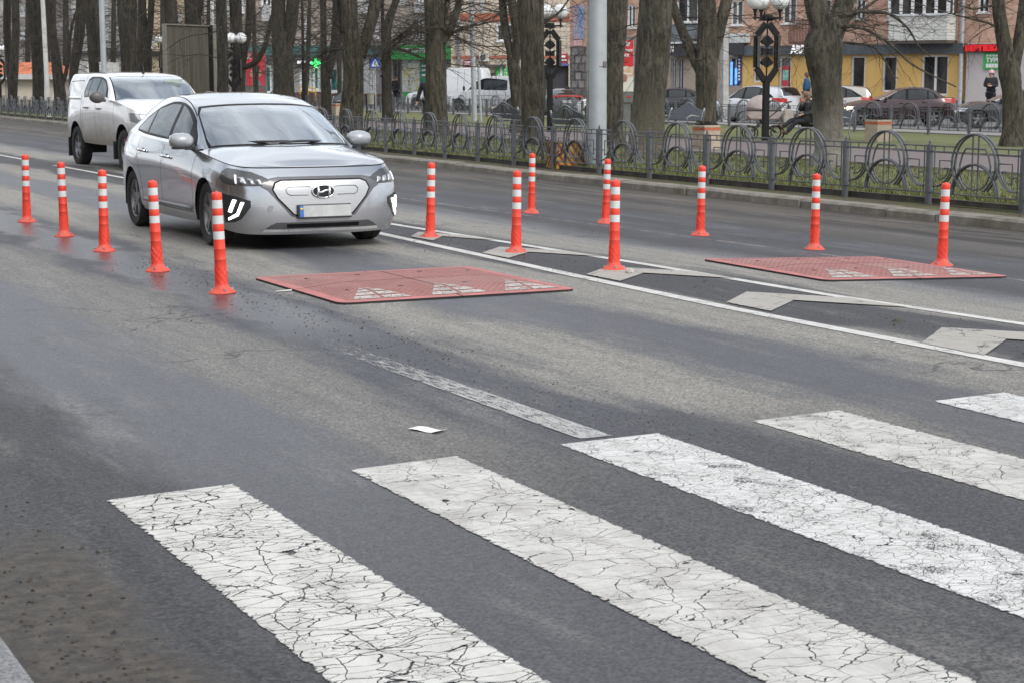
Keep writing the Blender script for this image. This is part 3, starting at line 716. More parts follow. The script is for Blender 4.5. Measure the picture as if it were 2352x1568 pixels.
lowp=[('led',Y((.756,.462),(.780,.466),(.812,.358),(.860,.312),(.857,.290),(.800,.334))),('led2',Y((.815,.484),(.838,.487),(.864,.372),(.847,.364))),
 ('pod',[('x',.515,.545),('y',.80,.515),('y',.70,.478),('y',.70,.42),('y',.775,.305),('y',.82,.272),('x',.53,.262)]),
 ('cellA',Y((.585,.625),(.63,.618),(.645,.672),(.60,.682))),('cellB',Y((.65,.622),(.70,.625),(.715,.69),(.665,.682))),('cellC',Y((.722,.63),(.77,.635),(.79,.70),(.738,.697))),
 ('slash',[('y',.79,.715),('y',.802,.72),('y',.815,.64),('y',.805,.635)]),
 ('headlight',head),
 ('grille',Y((-.02,.66),(.40,.66),(.46,.637),(.487,.58),(.447,.505),(.30,.35),(.265,.338),(-.02,.338))),
 ('gap',Y((-.02,.674),(.406,.674),(.474,.648),(.503,.58),(.461,.495),(.31,.338),(.272,.324),(-.02,.324))),
 ('trim',[('st',-.1,L_) for L_ in ()]+Y((-.02,.700),(.42,.700),(.515,.685),(.61,.608),(.545,.572),(.49,.51),(.33,.325),(.28,.309),(-.02,.309))),
 ('mesh',Y((-.02,.252),(.37,.252),(.37,.214),(-.02,.214))),('intake',Y((-.02,.268),(.47,.268),(.53,.24),(.575,.203),(-.02,.203))),('lip',Y((-.02,.203),(.575,.203),(.595,.176),(-.02,.176))),
 ('line',sx([(.43,.705),(.36,.60),(.335,.50)],.008)),
 ('line',sx([(-.38,.895),(-.40,.60),(-.43,.31)],.011)),('line',sx([(-1.47,.95),(-1.52,.60),(-1.54,.31)],.011)),
 ('line',sx([(-2.46,.985),(-2.42,.82),(-2.34,.64),(-2.26,.48),(-2.22,.33)],.011)),('line',sx([(-.43,.305),(-1.3,.30),(-2.22,.325)],.010)),
 ('tail',[('x',-3.02,.93),('x',-3.1,.99),('r',.70,1.0),('r',.40,1.0),('r',.40,.93),('r',.70,.90)])]
dlo=[(-0.48, 0.958), (-1.025, 0.983), (-1.7, 1.008), (-2.35, 1.035), (-2.73, 1.062), (-2.77, 1.1), (-2.59, 1.215), (-2.25, 1.325), (-1.83, 1.385), (-1.427, 1.38), (-1.113, 1.322), (-0.833, 1.205), (-0.614, 1.065)]
dlin=[(-0.745, 0.992), (-1.34, 1.018), (-1.375, 1.352), (-1.13, 1.292), (-0.876, 1.18)]
dl2=[(-1.445, 1.022), (-2.21, 1.052), (-2.25, 1.3), (-1.83, 1.358), (-1.48, 1.357)]
dl3=[(-2.27, 1.056), (-2.7, 1.078), (-2.73, 1.1), (-2.57, 1.193), (-2.31, 1.285)]
cabp=[('screen',[('ac',.10,-.1),('ac',1.86,-.1),('ac',1.86,2.25),('ac',1.55,2.62),('ac',.42,2.62),('ac',.10,2.45)]),
 ('frit',[('ac',.015,-.1),('ac',1.98,-.1),('ac',1.98,2.42),('ac',1.62,2.78),('ac',.30,2.80),('ac',.015,2.72)]),
 ('gwin',[('g',a,b) for a,b in dlin]),('gwin2',[('g',a,b) for a,b in dl2]),('gwin3',[('g',a,b) for a,b in dl3]),('dlo',[('g',a,b) for a,b in dlo]),
 ('bright',[('g',a,b) for a,b in [(-0.46, 0.932), (-1.025, 0.956), (-1.7, 0.983), (-2.35, 1.012), (-2.78, 1.045), (-2.79, 1.065), (-2.35, 1.034), (-1.7, 1.007), (-1.025, 0.982), (-0.48, 0.957)]]),
 ('rearglass',[('ac',6.05,-.1),('ac',7.75,-.1),('ac',7.75,2.4),('ac',6.05,2.5)]),
 ('roofline',[('ac',1.5,2.82),('ac',6.2,2.88),('ac',6.2,3.0),('ac',1.5,2.94)])]
silver=car_paint('silver_paint',(.40,.42,.45),.95,.22,1.0,(.2,.185,.165),(.0,.62),.55)
grille_m,t=newmat('patterned_grille'); v=t.obj(); wv=t.sep(v)
zz=t.math('ADD',wv[2],t.math('MULTIPLY',t.math('PINGPONG',wv[1],.013),.45)); k=t.math('LESS_THAN',t.math('MODULO',t.math('ADD',zz,5.0),.0135),.0026)
t.link(t.mix(t.math('MULTIPLY',k,.55),(.46,.47,.48),(.13,.13,.13)),t.b.inputs['Base Color']); t.b.inputs['Metallic'].default_value=.55; t.b.inputs['Roughness'].default_value=.33; t.b.inputs['Coat Weight'].default_value=.4
mirror_p=car_paint('mirror_paint',(.36,.375,.395),.15,.35,.6,(.2,.185,.165),(.0,.3),.1)
lampdark=mat('lamp_housing',(.045,.047,.05),.25,.3,coat=.9); cell=mat('lamp_reflector',(.42,.43,.45),.25,.8,coat=.5)
trimgrey=mat('trim_grey',(.115,.115,.125),.3,.5,coat=.3); lipm=mat('satin_lip',(.62,.62,.62),.3,.5)
hero=dict(low=hx,low_panels=lowp,cab_panels=cabp,wb=2.70,arch=.352,archz=.17,wr=.318,rim=.215,tw=.205,ty=.785,well=.885,rearlim=10.2,floor=.16,
 hood=dict(s=[0,1,2,3,4,5,5.9],bulge=[0,.006,.025,.065,.15,.29,.56],crown=[0,.003,.009,.022,.042,.058,.045],send=5.95,pow=2.4,crease=.006),
 cabin=[(.02,.968,-.34,.765,.940,-.43),(-.43,1.185,-.70,.712,1.150,-.77),(-.89,1.380,-1.10,.655,1.338,-1.16),(-1.40,1.470,-1.50,.618,1.425,-1.55),(-1.92,1.488,-1.96,.598,1.445,-1.97),(-2.44,1.452,-2.45,.582,1.408,-2.45),(-2.91,1.350,-2.90,.575,1.31,-2.90),(-3.35,1.195,-3.3,.58,1.165,-3.25),(-3.56,1.09,-3.52,.62,1.075,-3.46)],
 mats=dict(paint=silver,glass=glass_w,side=glass_s,blk=gloss_blk,plast=blackpl,grille=grille_m,trim=trimgrey,led=white_led,lamp=lampdark,cell=cell,chrome=chrome,lip=lipm,red=red_lens),
 pmap={'body':('body','paint',True),'bonnet':('bonnet','paint',True),'screen':('windscreen','glass',True),'frit':('windscreen_border','blk',True),'gwin':('side_window','side',False),'gwin2':('side_window','side',False),'gwin3':('side_window','side',False),
  'dlo':('window_frame','blk',False),'bright':('window_trim','chrome',False),'rearglass':('rear_window','side',True),'roofline':('roof_seam','blk',False),'led':('daytime_light','led',False),'led2':('daytime_light','led',False),'pod':('lamp_recess','plast',False),
  'cellA':('lamp_unit','cell',False),'cellB':('lamp_unit','cell',False),'cellC':('lamp_unit','cell',False),'slash':('lamp_unit','led0',False),'headlight':('headlight','lamp',False),
  'grille':('grille','grille',True),'gap':('grille_gap','blk',True),'trim':('grille_surround','trim',True),'mesh':('lower_grille','blk',True),'intake':('air_intake','trim',True),'lip':('bumper_lip','lip',True),'line':('panel_gap','plast',True),'tail':('tail_light','red',False)},
 steer=R(-2))
hero['mats']['led0']=mat('lamp_slash',(.8,.82,.85),.3,emit=(.9,.95,1),es=.5,var=0)
car,ho=build_car('hatchback','silver hatchback with both daytime running lights on, between the rows of orange bollards',hero,(6.19,17.02,0),-PI/2)
def on(shell,u,t,d=0.0):
    e=1e-3; p=shell.ev([u,u+e,u],[t,t,t+e]); n=np.cross(p[1]-p[0],p[2]-p[0]); n/=np.linalg.norm(n); return Vector(p[0]),Vector(n)
# headlight units sit inside their headlight
for s_ in ho['headlight']: pass
for nm in ('cellA','cellB','cellC','slash'):
    for k,o in enumerate(ho[nm]): o.parent=ho['headlight'][k]; solid(o,.008,1)
for nm in ('led','led2'):
    for k,o in enumerate(ho[nm]): o.parent=ho['pod'][k]; solid(o,.010,1)
for o in ho['grille']: o.location.x=.004
# emblem, number plate
def GX(y,z): 
    q=hero['L'].inv([1,2],np.array([abs(y),z]),(0,0),(3.7,4)); return hero['L'].ev([q[0]],[q[1]])[0][0]
ez=.555; ex=GX(0,ez)+.012
mb=MB(); n=36
prof=[(math.cos(2*PI*i/n)*.112,math.sin(2*PI*i/n)*.059) for i in range(n)]
mb.prism(prof,-.012,.004,lambda u,v,h:(ex+h-.10*(v),u,ez+v)); em=mb.build('emblem',mat('emblem_glass',(.012,.012,.014),.25,spec=.3),car)
mb=MB(); 
mb.tube([(ex+.006-.10*b,a,ez+b) for a,b in prof+prof[:1]],.0065,6,False)
for a,b,c in (((-.05,.048),(-.072,.0),(-.062,-.047)),((.065,.046),(.075,.0),(.05,-.048))):
    pts=[(ex+.006-.10*q[1],q[0],ez+q[1]) for q in (a,b,c)]
    mb.tube([ (ex+.006-.1*.05,a[0]+.0,ez+.05),(ex+.006,(a[0]+c[0])/2+.004,ez),(ex+.006+.1*.05,c[0]-.004,ez-.05)],[.013,.016,.013],6)
mb.tube([(ex+.007-.002,-.052,ez-.014),(ex+.007,-.01,ez-.006),(ex+.007,.01,ez+.006),(ex+.007+.002,.052,ez+.014)],[.015,.012,.012,.015],6)
mb.build('emblem_ring',chrome,em,smooth=True)
px_=GX(.2,.37)+.022
mb=MB(); mb.obox((px_,0,.368),(1,0,-.0),(0,1,0),(-.14,0,1),.008,.275,.068); pfm=mb.build('number_plate',blackpl,car); bevel(pfm,.006)
mb=MB(); mb.obox((px_+.010,.012,.372),(1,0,0),(0,1,0),(-.14,0,1),.003,.258,.054); mb.build('plate_face',white_pl,pfm)
mb=MB(); mb.obox((px_+.0135,-.238,.372),(1,0,0),(0,1,0),(-.14,0,1),.003,.02,.053); mb.build('plate_band',plate_blue,pfm)
mb=MB(); mb.obox((px_+.0145,-.238,.398),(1,0,0),(0,1,0),(-.14,0,1),.003,.014,.008); mb.build('plate_flag',plate_yel,pfm)
text('plate_letters','UA',.032,white_pl,pfm,(px_+.018,-.238,.345),(R(90),0,R(90)),.001)
# wipers, mirrors, handles, mouldings
mb=MB()
for y0,y1,dz in ((-.60,-.02,0),(-.12,.50,.01)):
    p=[]
    for k in range(9):
        y=y0+(y1-y0)*k/8; c=abs(y)/.735*2.9; a=.03+.05*math.sin(PI*k/8)+ (.03 if k>6 else 0); q=hero['C'].ev([a],[min(2.6,abs(y)/.66*2.5)])[0]; p.append((q[0]+.012,y,q[2]+.026))
    mb.tube(p,[.012]*9,6)
mb.build('wiper',blackpl,car)
for s in (1,-1):
    mr=MB(); c=Vector((-.60,s*.945,1.012))
    prof=[(.001,-.135),(.055,-.125),(.078,-.07),(.084,0),(.074,.06),(.04,.10),(.001,.108)]
    o0=len(mr.v); mr.lathe(prof,20,'y'); 
    for i in range(o0,len(mr.v)):
        x,y,z=mr.v[i]; mr.v[i]=(c.x+ (x*1.2+.03 if x>0 else x*.38),c.y+s*(-y)*1.0,c.z+z*.95-(.0 if y>0 else .0)+.10*(abs(y)<0))
    mo=mr.build('mirror',mirror_p,car,smooth=True)
    mb=MB(); mb.tube([(-.60,s*.82,.945),(-.58,s*.86,.952),(-.59,s*.91,.962)],[.045,.035,.045],8); mb.box(-.645,-.52,min(s*.85,s*1.04),max(s*.85,s*1.04),.926,.948); mb.build('mirror_foot',blackpl,mo)
    mb=MB(); mb.obox((-.632,s*.945,1.005),(1,0,0),(0,1,0),(0,0,1),.004,.095,.06); mb.build('mirror_glass',mat('mirror_glass',(.6,.62,.65),.03,1,var=0),mo)
    for hx_,hz in ((-1.33,.83),(-2.24,.865)):
        q=hero['L'].inv([0,2],np.array([hx_,hz]),(2.6,0),(12,4)); p=hero['L'].ev([q[0]],[q[1]])[0]
        mb=MB(); mb.tube([(p[0]+.115,s*(p[1]+.004),p[2]-.006),(p[0]+.09,s*(p[1]+.03),p[2]-.004),(p[0],s*(p[1]+.036),p[2]),(p[0]-.09,s*(p[1]+.03),p[2]+.004),(p[0]-.115,s*(p[1]+.004),p[2]+.006)],[.012,.016,.017,.016,.012],8)
        mb.build('door_handle',chrome,car,smooth=True)
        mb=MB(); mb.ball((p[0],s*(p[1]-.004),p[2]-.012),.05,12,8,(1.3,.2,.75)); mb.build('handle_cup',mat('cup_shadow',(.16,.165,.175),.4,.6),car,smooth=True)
    mb=MB(); pts=[]
    for x in np.linspace(-.50,-2.20,12):
        q=hero['L'].inv([0,2],np.array([x,.335]),(2.6,0),(12,4)); p=hero['L'].ev([q[0]],[q[1]])[0]; pts.append((p[0],s*(p[1]+.004),p[2]))
    mb.tube(pts,[.022]*12,6,flat=1.0); mb.build('sill_moulding',mat('sill_grey',(.22,.22,.23),.45,.4,dirt=((.16,.15,.13),6,.5)),car,smooth=True)
mb=MB(); mb.tube([(-3.02,0,1.33),(-3.08,0,1.36),(-3.16,0,1.375),(-3.2,0,1.345)],[.02,.028,.02,.012],8); mb.build('roof_aerial',silver,car,smooth=True)
# cabin fittings and the driver
mb=MB(); mb.box(-1.0,-.38,-.68,.68,.76,.915); bevel(mb.build('dashboard',dash_m,car),.04,3)
for s in (1,-1):
    mb=MB(); mb.box(-1.95,-1.45,s*.37-.25,s*.37+.25,.42,.62); mb.obox((-2.0,s*.37,.88),(1,0,.25),(0,1,0),(-.25,0,1),.07,.24,.32); mb.obox((-2.08,s*.37,1.24),(1,0,.2),(0,1,0),(-.2,0,1),.05,.13,.09); bevel(mb.build('seat',seat_m,car),.04,3)
mb=MB(); mb.box(-3.0,-2.75,-.6,.6,.5,1.08); mb.box(-2.85,-2.5,-.6,.6,.4,.6); bevel(mb.build('rear_bench',seat_m,car),.05,3)
mb=MB(); mb.tube([(-1.28+.06*math.sin(a),.37+.18*math.cos(a),.93+.17*math.sin(a)) for a in np.linspace(0,2*PI,25)],.016,8,False); mb.tube([(-1.28,.37,.93),(-1.0,.37,.86)],.03,8); mb.build('steering_wheel',blackpl,car,smooth=True)
mb=MB(); mb.obox((-.83,0,1.27),(1,0,0),(0,1,0),(0,0,1),.012,.11,.03); mb.box(-.90,-.82,-.05,.05,1.30,1.34); bevel(mb.build('rear_view_mirror',blackpl,car),.01)
mb=MB(); mb.obox((-.52,-.02,.955),(1,0,.12),(0,1,0),(-.12,0,1),.06,.17,.002); mb.build('dash_paper',mat('paper_white',(.75,.78,.76),.8),car)

# bonnet shut line, wash of the bumper corner, tow cover
mb=MB(); ss=np.linspace(0.0,5.7,60); e=hero['L'].ev(ss,np.full(60,4.0)); pts=[(p[0]+.004,p[1],p[2]+.001) for p in e]
mb.tube([(x,-y,z) for x,y,z in pts[::-1]]+pts[1:],.0045,5,False); mb.build('bonnet_gap',blackpl,car,smooth=True)
mb=MB(); x0=GX(.52,.40); mb.lathe([(.034,x0-.004),(.034,x0+.003),(.001,x0+.003)],16,'x',loc=(0,-.52,.40)); mb.build('tow_eye_cover',silver,car)
mb=MB()
for s in (-1,1):
    q=[(.12,.60),(.155,.605),(.34,.605),(.37,.58),(.36,.545),(.33,.525),(.15,.525)]; mb.tube([(GX(a,b)+.005,s*a,b) for a,b in q],.0028,4,False)
mb.build('grille_lines',trimgrey,ho['grille'][0])
# ------------------------------------------------------------------ flexible bollards
orange=mat('bollard_orange',(.80,.062,.035),.38,var=.1,scale=5,dirt=((.36,.12,.09),9,.6))
orange_b=mat('bollard_base_orange',(.66,.085,.055),.6,var=.15,scale=12,dirt=((.22,.15,.12),14,.9))
bandw=mat('reflective_white',(.66,.67,.67),.35,var=.06,scale=20,dirt=((.36,.34,.32),10,.55))
steel=mat('bolt_steel',(.45,.45,.45),.4,.9)
def make_bollard():
    t=thing('bollard','b','bollard'); H=.768
    zr=lambda f:H*(1-f); rr=lambda z:.0475-.0085*z/H
    mb=MB(); pr=[(.058,.03),(.050,.06),(rr(.08),.085)]
    for z in (.2,.255,.258,.262,.335,.338,.342,.40,.405): pr.append((rr(z)+(.0015 if z in (.258,.338) else 0),z))
    for a,b in ((.464,.385),(.311,.229),(.157,.075)):
        pr+=[(rr(zr(a)),zr(a)-.003),(rr(zr(a))-.0015,zr(a)),(rr(zr(b))-.0015,zr(b)),(rr(zr(b)),zr(b)+.003)]
    pr+=[(.0395,H-.014),(.037,H-.006),(.030,H-.001),(.014,H),(.010,H+.008),(.001,H+.009)]
    mb.lathe(pr,28)
    for k in range(7):
        for dr in (1,-1):
            pts=[]
            for i in range(15):
                z=.055+.155*i/14; a=2*PI*k/7+dr*i/14*2.3; r=rr(z)+.0005; pts.append((r*math.cos(a),r*math.sin(a),z))
            mb.tube(pts,.0032,4,False)
    mb.build('post',orange,t,smooth=True,auto=40)
    mb=MB(); mb.lathe([(.106,0),(.106,.006),(.098,.014),(.075,.030),(.060,.045),(.052,.062)],28); b=mb.build('base',orange_b,t,smooth=True,auto=50)
    for k in range(4): a=.6+k*PI/2; mb=MB(); mb.lathe([(.011,.022),(.011,.034),(.001,.036)],8,loc=(math.cos(a)*.083,math.sin(a)*.083,0)); mb.build('bolt',steel,b)
    for a,b in ((.464,.385),(.311,.229),(.157,.075)):
        mb=MB(); mb.lathe([(rr(zr(a))+.0006,zr(a)),(rr(zr(b))+.0006,zr(b))],28,cap=False); mb.build('reflective_band',bandw,t,smooth=True)
    return t
b0=make_bollard()
BL=[('nearest of the five orange bollards beside the silver hatchback, in front of its front wheel',(510,673),(497,443),'L'),
 ('second nearest orange bollard of the row beside the silver hatchback, in front of its door',(362,623),(350,416),'L'),
 ('middle orange bollard of the five standing on the wet strip beside the silver hatchback',(240,577),(234,392),'L'),
 ('orange bollard on the wet strip between the middle bollard and the far end bollard',(148,543),(139,374),'L'),
 ('far end bollard of the orange row at the left edge, on the wet strip',(62,510),(57,357),'L'),
 ('orange bollard on the hatched island with a pale stone lying by its base',(1410,620),(1414,412),'M'),
 ('middle of the three orange bollards standing in the hatched island',(1185,580),(1188,392),'M'),
 ('orange bollard in the hatched island closest to the silver hatchback',(988,545),(991,373),'M'),
 ('orange bollard at the back edge of the far red speed cushion, rightmost of all',(2163,610),(2173,417),'R'),
 ('orange bollard just behind the middle of the far red speed cushion, second from the right',(1870,573),(1876,398),'R'),
 ('middle bollard of the orange row along the railing lane, left of the far speed cushion',(1608,541),(1613,381),'R'),
 ('orange bollard half hidden behind the island bollard with the pale stone',(1390,513),(1396,367),'R'),
 ('far bollard of the railing lane row, in front of the striped barrier block',(1220,490),(1223,353),'R')]
for i,(lab,bp,tp,g) in enumerate(BL):
    o=b0 if i==0 else copy_tree(b0); p=road(*bp); o.location=(p.x,p.y,p.z); o['label']=lab
    o['group']={'L':'bollards in a row beside the silver hatchback','M':'bollards in the hatched island','R':'bollards in a row along the railing lane'}[g]
    lean=((tp[0]-bp[0])-(bp[0]-CXP)/FPX*math.tan(PITCH)*(bp[1]-tp[1]))/(bp[1]-tp[1]); ax=cw(0,1); from mathutils import Quaternion
    o.rotation_mode='XYZ'; o.rotation_euler=(Matrix.Rotation(lean,3,ax)@Matrix.Rotation(R(random.uniform(-.6,.6)),3,cw(1,0))@Matrix.Rotation(random.uniform(0,6.28),3,'Z')).to_euler()
# ------------------------------------------------------------------ rubber speed cushions
m,t=newmat('cushion_rubber'); v=t.obj(); n=t.noise(v,3.5,6,.7); f=t.noise(v,28,4,.7)
wv=t.n.new('ShaderNodeTexWave'); wv.wave_type='BANDS'; wv.inputs['Scale'].default_value=7; wv.inputs['Distortion'].default_value=3.5; wv.inputs['Detail'].default_value=1; wv.inputs['Detail Scale'].default_value=5
t.link(t.scale(v,(1,1,1),rot=(0,0,R(38))),wv.inputs['Vector'])
c=t.mix(t.ramp(n,.3,.7),(.25,.098,.086),(.33,.155,.138)); c=t.mix(t.ramp(f,.45,.8,0,.55),c,(.30,.15,.13)); c=t.mix(t.ramp(t.noise(v,1.2,6,.7),.50,.72,0,.7),c,(.30,.205,.18)); c=t.mix(t.ramp(wv.outputs[1],.0,.35,.45,0),c,(.24,.07,.065))
t.link(c,t.b.inputs['Base Color']); t.b.inputs['Roughness'].default_value=.75; t.bump(t.math('ADD',wv.outputs[1],t.math('MULTIPLY',f,.6)),.6,.008); cush_m=m
cush_side=mat('cushion_underside',(.02,.018,.018),.9); cush_edge=mat('cushion_edge',(.44,.15,.14),.7,var=.15,scale=8,dirt=((.3,.16,.14),15,.5))
tri_m=paint('cushion_arrow_white',.05,.0012,.43,(.52,.49,.45),.8)
def cushion(label,c,sx_,sy_,rz,tilt=(0,0)):
    t=thing('speed_cushion',label,'speed cushion',c,rz,'red rubber speed cushions'); t.rotation_euler=(tilt[0],tilt[1],rz)
    X_,Y_=sx_/2,sy_/2; H=.052; e=.03
    def zt(x,y):
        rx=min(1,max(0,(X_-abs(x))/.42)); ry=min(1,max(0,(Y_-abs(y))/.42)); k=min(rx,ry); return .016+(H-.016)*(k*k*(3-2*k))
    def corner(x,y):
        r=.09; ax,ay=abs(x)-(X_-r),abs(y)-(Y_-r)
        if ax>0 and ay>0:
            L=math.hypot(ax,ay)
            if L>r: ax,ay=ax/L*r,ay/L*r
            return math.copysign(X_-r+ax,x),math.copysign(Y_-r+ay,y)
        return x,y
    n=44
    for qi in (-1,1):
        for qj in (-1,1):
            mb=MB(); gx=np.linspace(.006 if qi>0 else -X_,X_ if qi>0 else -.006,n//2+1); gy=np.linspace(.006 if qj>0 else -Y_,Y_ if qj>0 else -.006,n//2+1)
            pts=[]
            for y in gy:
                for x in gx:
                    a,b=corner(x,y); pts.append((a,b,zt(a,b)))
            k=len(gx); o=len(mb.v); mb.v+=pts
            for j in range(len(gy)-1):
                for i in range(k-1):
                    cx_,cy_=(gx[i]+gx[i+1])/2,(gy[j]+gy[j+1])/2
                    mb.f.append((j*k+i,j*k+i+1,(j+1)*k+i+1,(j+1)*k+i)); mb.mi.append(2 if (abs(cx_)>X_-.075 or abs(cy_)>Y_-.075) else 0)
            # skirt
            idx=[(0,i) for i in range(k)]+[(j,k-1) for j in range(1,len(gy))]+[(len(gy)-1,i) for i in range(k-2,-1,-1)]+[(j,0) for j in range(len(gy)-2,0,-1)]
            b0_=len(mb.v); 
            for j,i in idx: q=pts[j*k+i]; mb.v.append((q[0],q[1],.0))
            for a in range(len(idx)):
                a2=(a+1)%len(idx); mb.f.append((idx[a][0]*k+idx[a][1],b0_+a,b0_+a2,idx[a2][0]*k+idx[a2][1])); mb.mi.append(1)
            mb.build('rubber_slab',[cush_m,cush_side,cush_edge],t,smooth=True,auto=40,fixn=True)
    for cx in (-.60,0.03,.64):
        mb=MB()
        for side in (-1,1):
            for k in range(4):
                y0,y1=-Y_+.10+.115*k,-Y_+.10+.115*k+.085
                w0=.235*(1-k/4); w1=.235*(1-(k+.74)/4)
                for a,b,c_,d in ((.02,w0,w1,.02),):
                    if b<=.03: continue
                    q=[(cx+side*.014,y0),(cx+side*b,y0),(cx+side*max(.016,c_),y1),(cx+side*.014,y1)]
                    N=4; 
                    vs=[]
                    for jj in range(N+1):
                        for x0_,y0_,x1_,y1_ in ((q[0][0],q[0][1],q[3][0],q[3][1]),(q[1][0],q[1][1],q[2][0],q[2][1])):
                            x=x0_+(x1_-x0_)*jj/N; y=y0_+(y1_-y0_)*jj/N; vs.append((x,y,zt(x,y)+.0035))
                    mb.add(vs,[(2*jj,2*jj+1,2*jj+3,2*jj+2) for jj in range(N)])
        mb.build('white_arrow',tri_m,t,fixn=False)
    mb=MB()
    for x in (-X_*.72,-X_*.28,X_*.28,X_*.72):
        for y in (-Y_*.45,Y_*.45): mb.lathe([(.022,zt(x,y)-.004),(.022,zt(x,y)+.002),(.012,zt(x,y)-.001)],10,loc=(x,y,0))
    mb.build('fixing_bolts',cush_side,t); return t
cushion('near red rubber speed cushion with white arrows, lying in front of the silver hatchback',(5.69,12.95,.0),1.96,1.94,R(0))
pz=crown(9.95)
cushion('far red rubber speed cushion with white arrows, lying between the island and the bollard row',(9.98,12.86,pz),1.95,1.98,R(-2),(0,R(1.7)))
# ------------------------------------------------------------------ litter
paper=mat('receipt_paper',(.78,.78,.76),.8)
p=road(981,988); mb=MB()
for i in range(6):
    pass
vs=[];n=7
for i in range(n):
    for j in (0,1): vs.append((-.085+.17*i/(n-1),(-.04 if j==0 else .04),.005+.003*math.sin(i*1.1)+(.006 if i==n-1 else 0)))
mb.add(vs,[(2*i,2*i+2,2*i+3,2*i+1) for i in range(n-1)])
o=mb.build('paper_slip',paper,fixn=False); o.location=p; o.rotation_euler=(0,0,R(-63)); solid(o,.001); tag(o,'white paper slip lying on the dark asphalt before the crossing stripes','litter')
p=road(650,670); mb=MB(); mb.add([(-.07,-.02,.004),(.06,-.03,.006),(.08,.02,.012),(-.05,.025,.005)],[(0,1,2,3)]); o=mb.build('paper_scrap',mat('dirty_paper',(.5,.5,.47),.85),fixn=False); o.location=p; solid(o,.001); tag(o,'grubby flattened paper scrap beside the left edge of the near speed cushion','litter')
p=road(1446,629); mb=MB(); mb.ball((0,0,.022),.04,9,6,(1,.8,.62)); rs=random.Random(2)
mb.v=[(x*rs.uniform(.8,1.15),y*rs.uniform(.8,1.15),z*rs.uniform(.85,1.1)) for x,y,z in mb.v]; o=mb.build('stone',mat('pale_stone',(.5,.47,.42),.9,var=.2,scale=30)); o.location=p; tag(o,'pale lump of stone lying beside the foot of the island bollard','stone')
# ------------------------------------------------------------------ ornamental railings
iron=mat('railing_grey',(.115,.123,.135),.5,.25,var=.2,scale=9,dirt=((.12,.075,.05),11,.45)); 
def panel_mesh(L=1.82):
    mb=MB(); c=L/2
    def ln(pts,r=.010,n=5,ys=(0,)):
        for y in ys: mb.tube([(x,y,z) for x,z in pts],r,n)
    for z in (.79,.715): 
        ln([(0,z),(c-.36,z)],.011); ln([(c+.36,z),(L,z)],.011)
    ln([(0,.16),(L,.16)],.011)
    for s in (0,1):
        f=(lambda x:x) if s==0 else (lambda x:L-x)
        ln([(f(.105),.79),(f(.105),.16)],.010); ln([(f(.29),.79),(f(.29),.715)],.009)
        arc=[(f(.49-.36*(1-math.cos(a))),.62-.37*math.sin(a)) for a in np.linspace(0,PI/2,10)]; arc.append((f(.105),.245)); ln(arc,.013,5,(-.022,.022))
        ln([(f(.47),.60),(f(.21),.60),(f(.21),.33)],.011); ln([(f(.21),.43),(f(.105),.43)],.010)
        ln([(f(.30),.50),(f(.385),.50)],.010); ln([(f(.385-.16*(1-math.cos(a))),.50-.15*math.sin(a)) for a in np.linspace(0,PI/2,6)],.011)
    big=[(c-.42,.54)]+[(c-.42*math.cos(a),.58+.385*math.sin(a)) for a in np.linspace(0,PI,19)]+[(c+.42,.54)]
    leg=[(.42,.54),(.40,.45),(.345,.36),(.275,.285),(.215,.23)]
    ln([(c-x,z) for x,z in leg[::-1]]+big+[(c+x,z) for x,z in leg],.0165,6,(-.030,.030))
    low=[(c-.43*math.cos(a),.16+.41*math.sin(a)) for a in np.linspace(0,PI,15)]; ln(low,.0165,6,(-.018,.018))
    ov=[(c-.19,.775),(c+.19,.775),(c+.255,.68),(c+.295,.56),(c+.285,.44),(c+.22,.32),(c+.12,.258),(c,.24),(c-.12,.258),(c-.22,.32),(c-.285,.44),(c-.295,.56),(c-.255,.68),(c-.19,.775)]; ln(ov,.013,6)
    for s in (-1,1): ln([(c+s*.055,.96),(c+s*.055,.16)],.012)
    return mb.mesh('railing_panel',iron)
def post_mesh():
    mb=MB(); mb.box(-.033,.033,-.033,.033,-.1,.80); mb.lathe([(.03,.80),(.03,.812),(.012,.82),(.02,.845),(.012,.868),(.001,.872)],8); return mb.mesh('railing_post',iron)
pm,qm=panel_mesh(),post_mesh()
def railing(label,line,y0,y1,step,zf,first=None):
    t=thing('railing',label,'railing',(line(y0),y0,zf(y0)),0,'ornamental iron railings'); y=y0; n=0
    while y<y1 and n<96:
        a=Vector((line(y),y,zf(y)))-t.location; b=Vector((line(y+step),y+step,zf(y+step)))-t.location
        o=link('railing_post',qm,t); o.location=a
        o=link('railing_panel',pm,t); o.location=a; d=b-a; o.rotation_euler=(0,0,math.atan2(d.y,d.x)); o.scale=(d.length/1.82,1,1)
        y+=step; n+=1
    return t
railing('grey iron railing with arched panels standing behind the kerb, along the near lawn',fx,19.1-1.82*4,104,1.82,lambda y:-.05)
railing('grey iron railing with arched panels beyond the park path, in front of the parked cars',lambda y:35.9+(y-40)*.01,30.0,170,1.82,lambda y:.0)
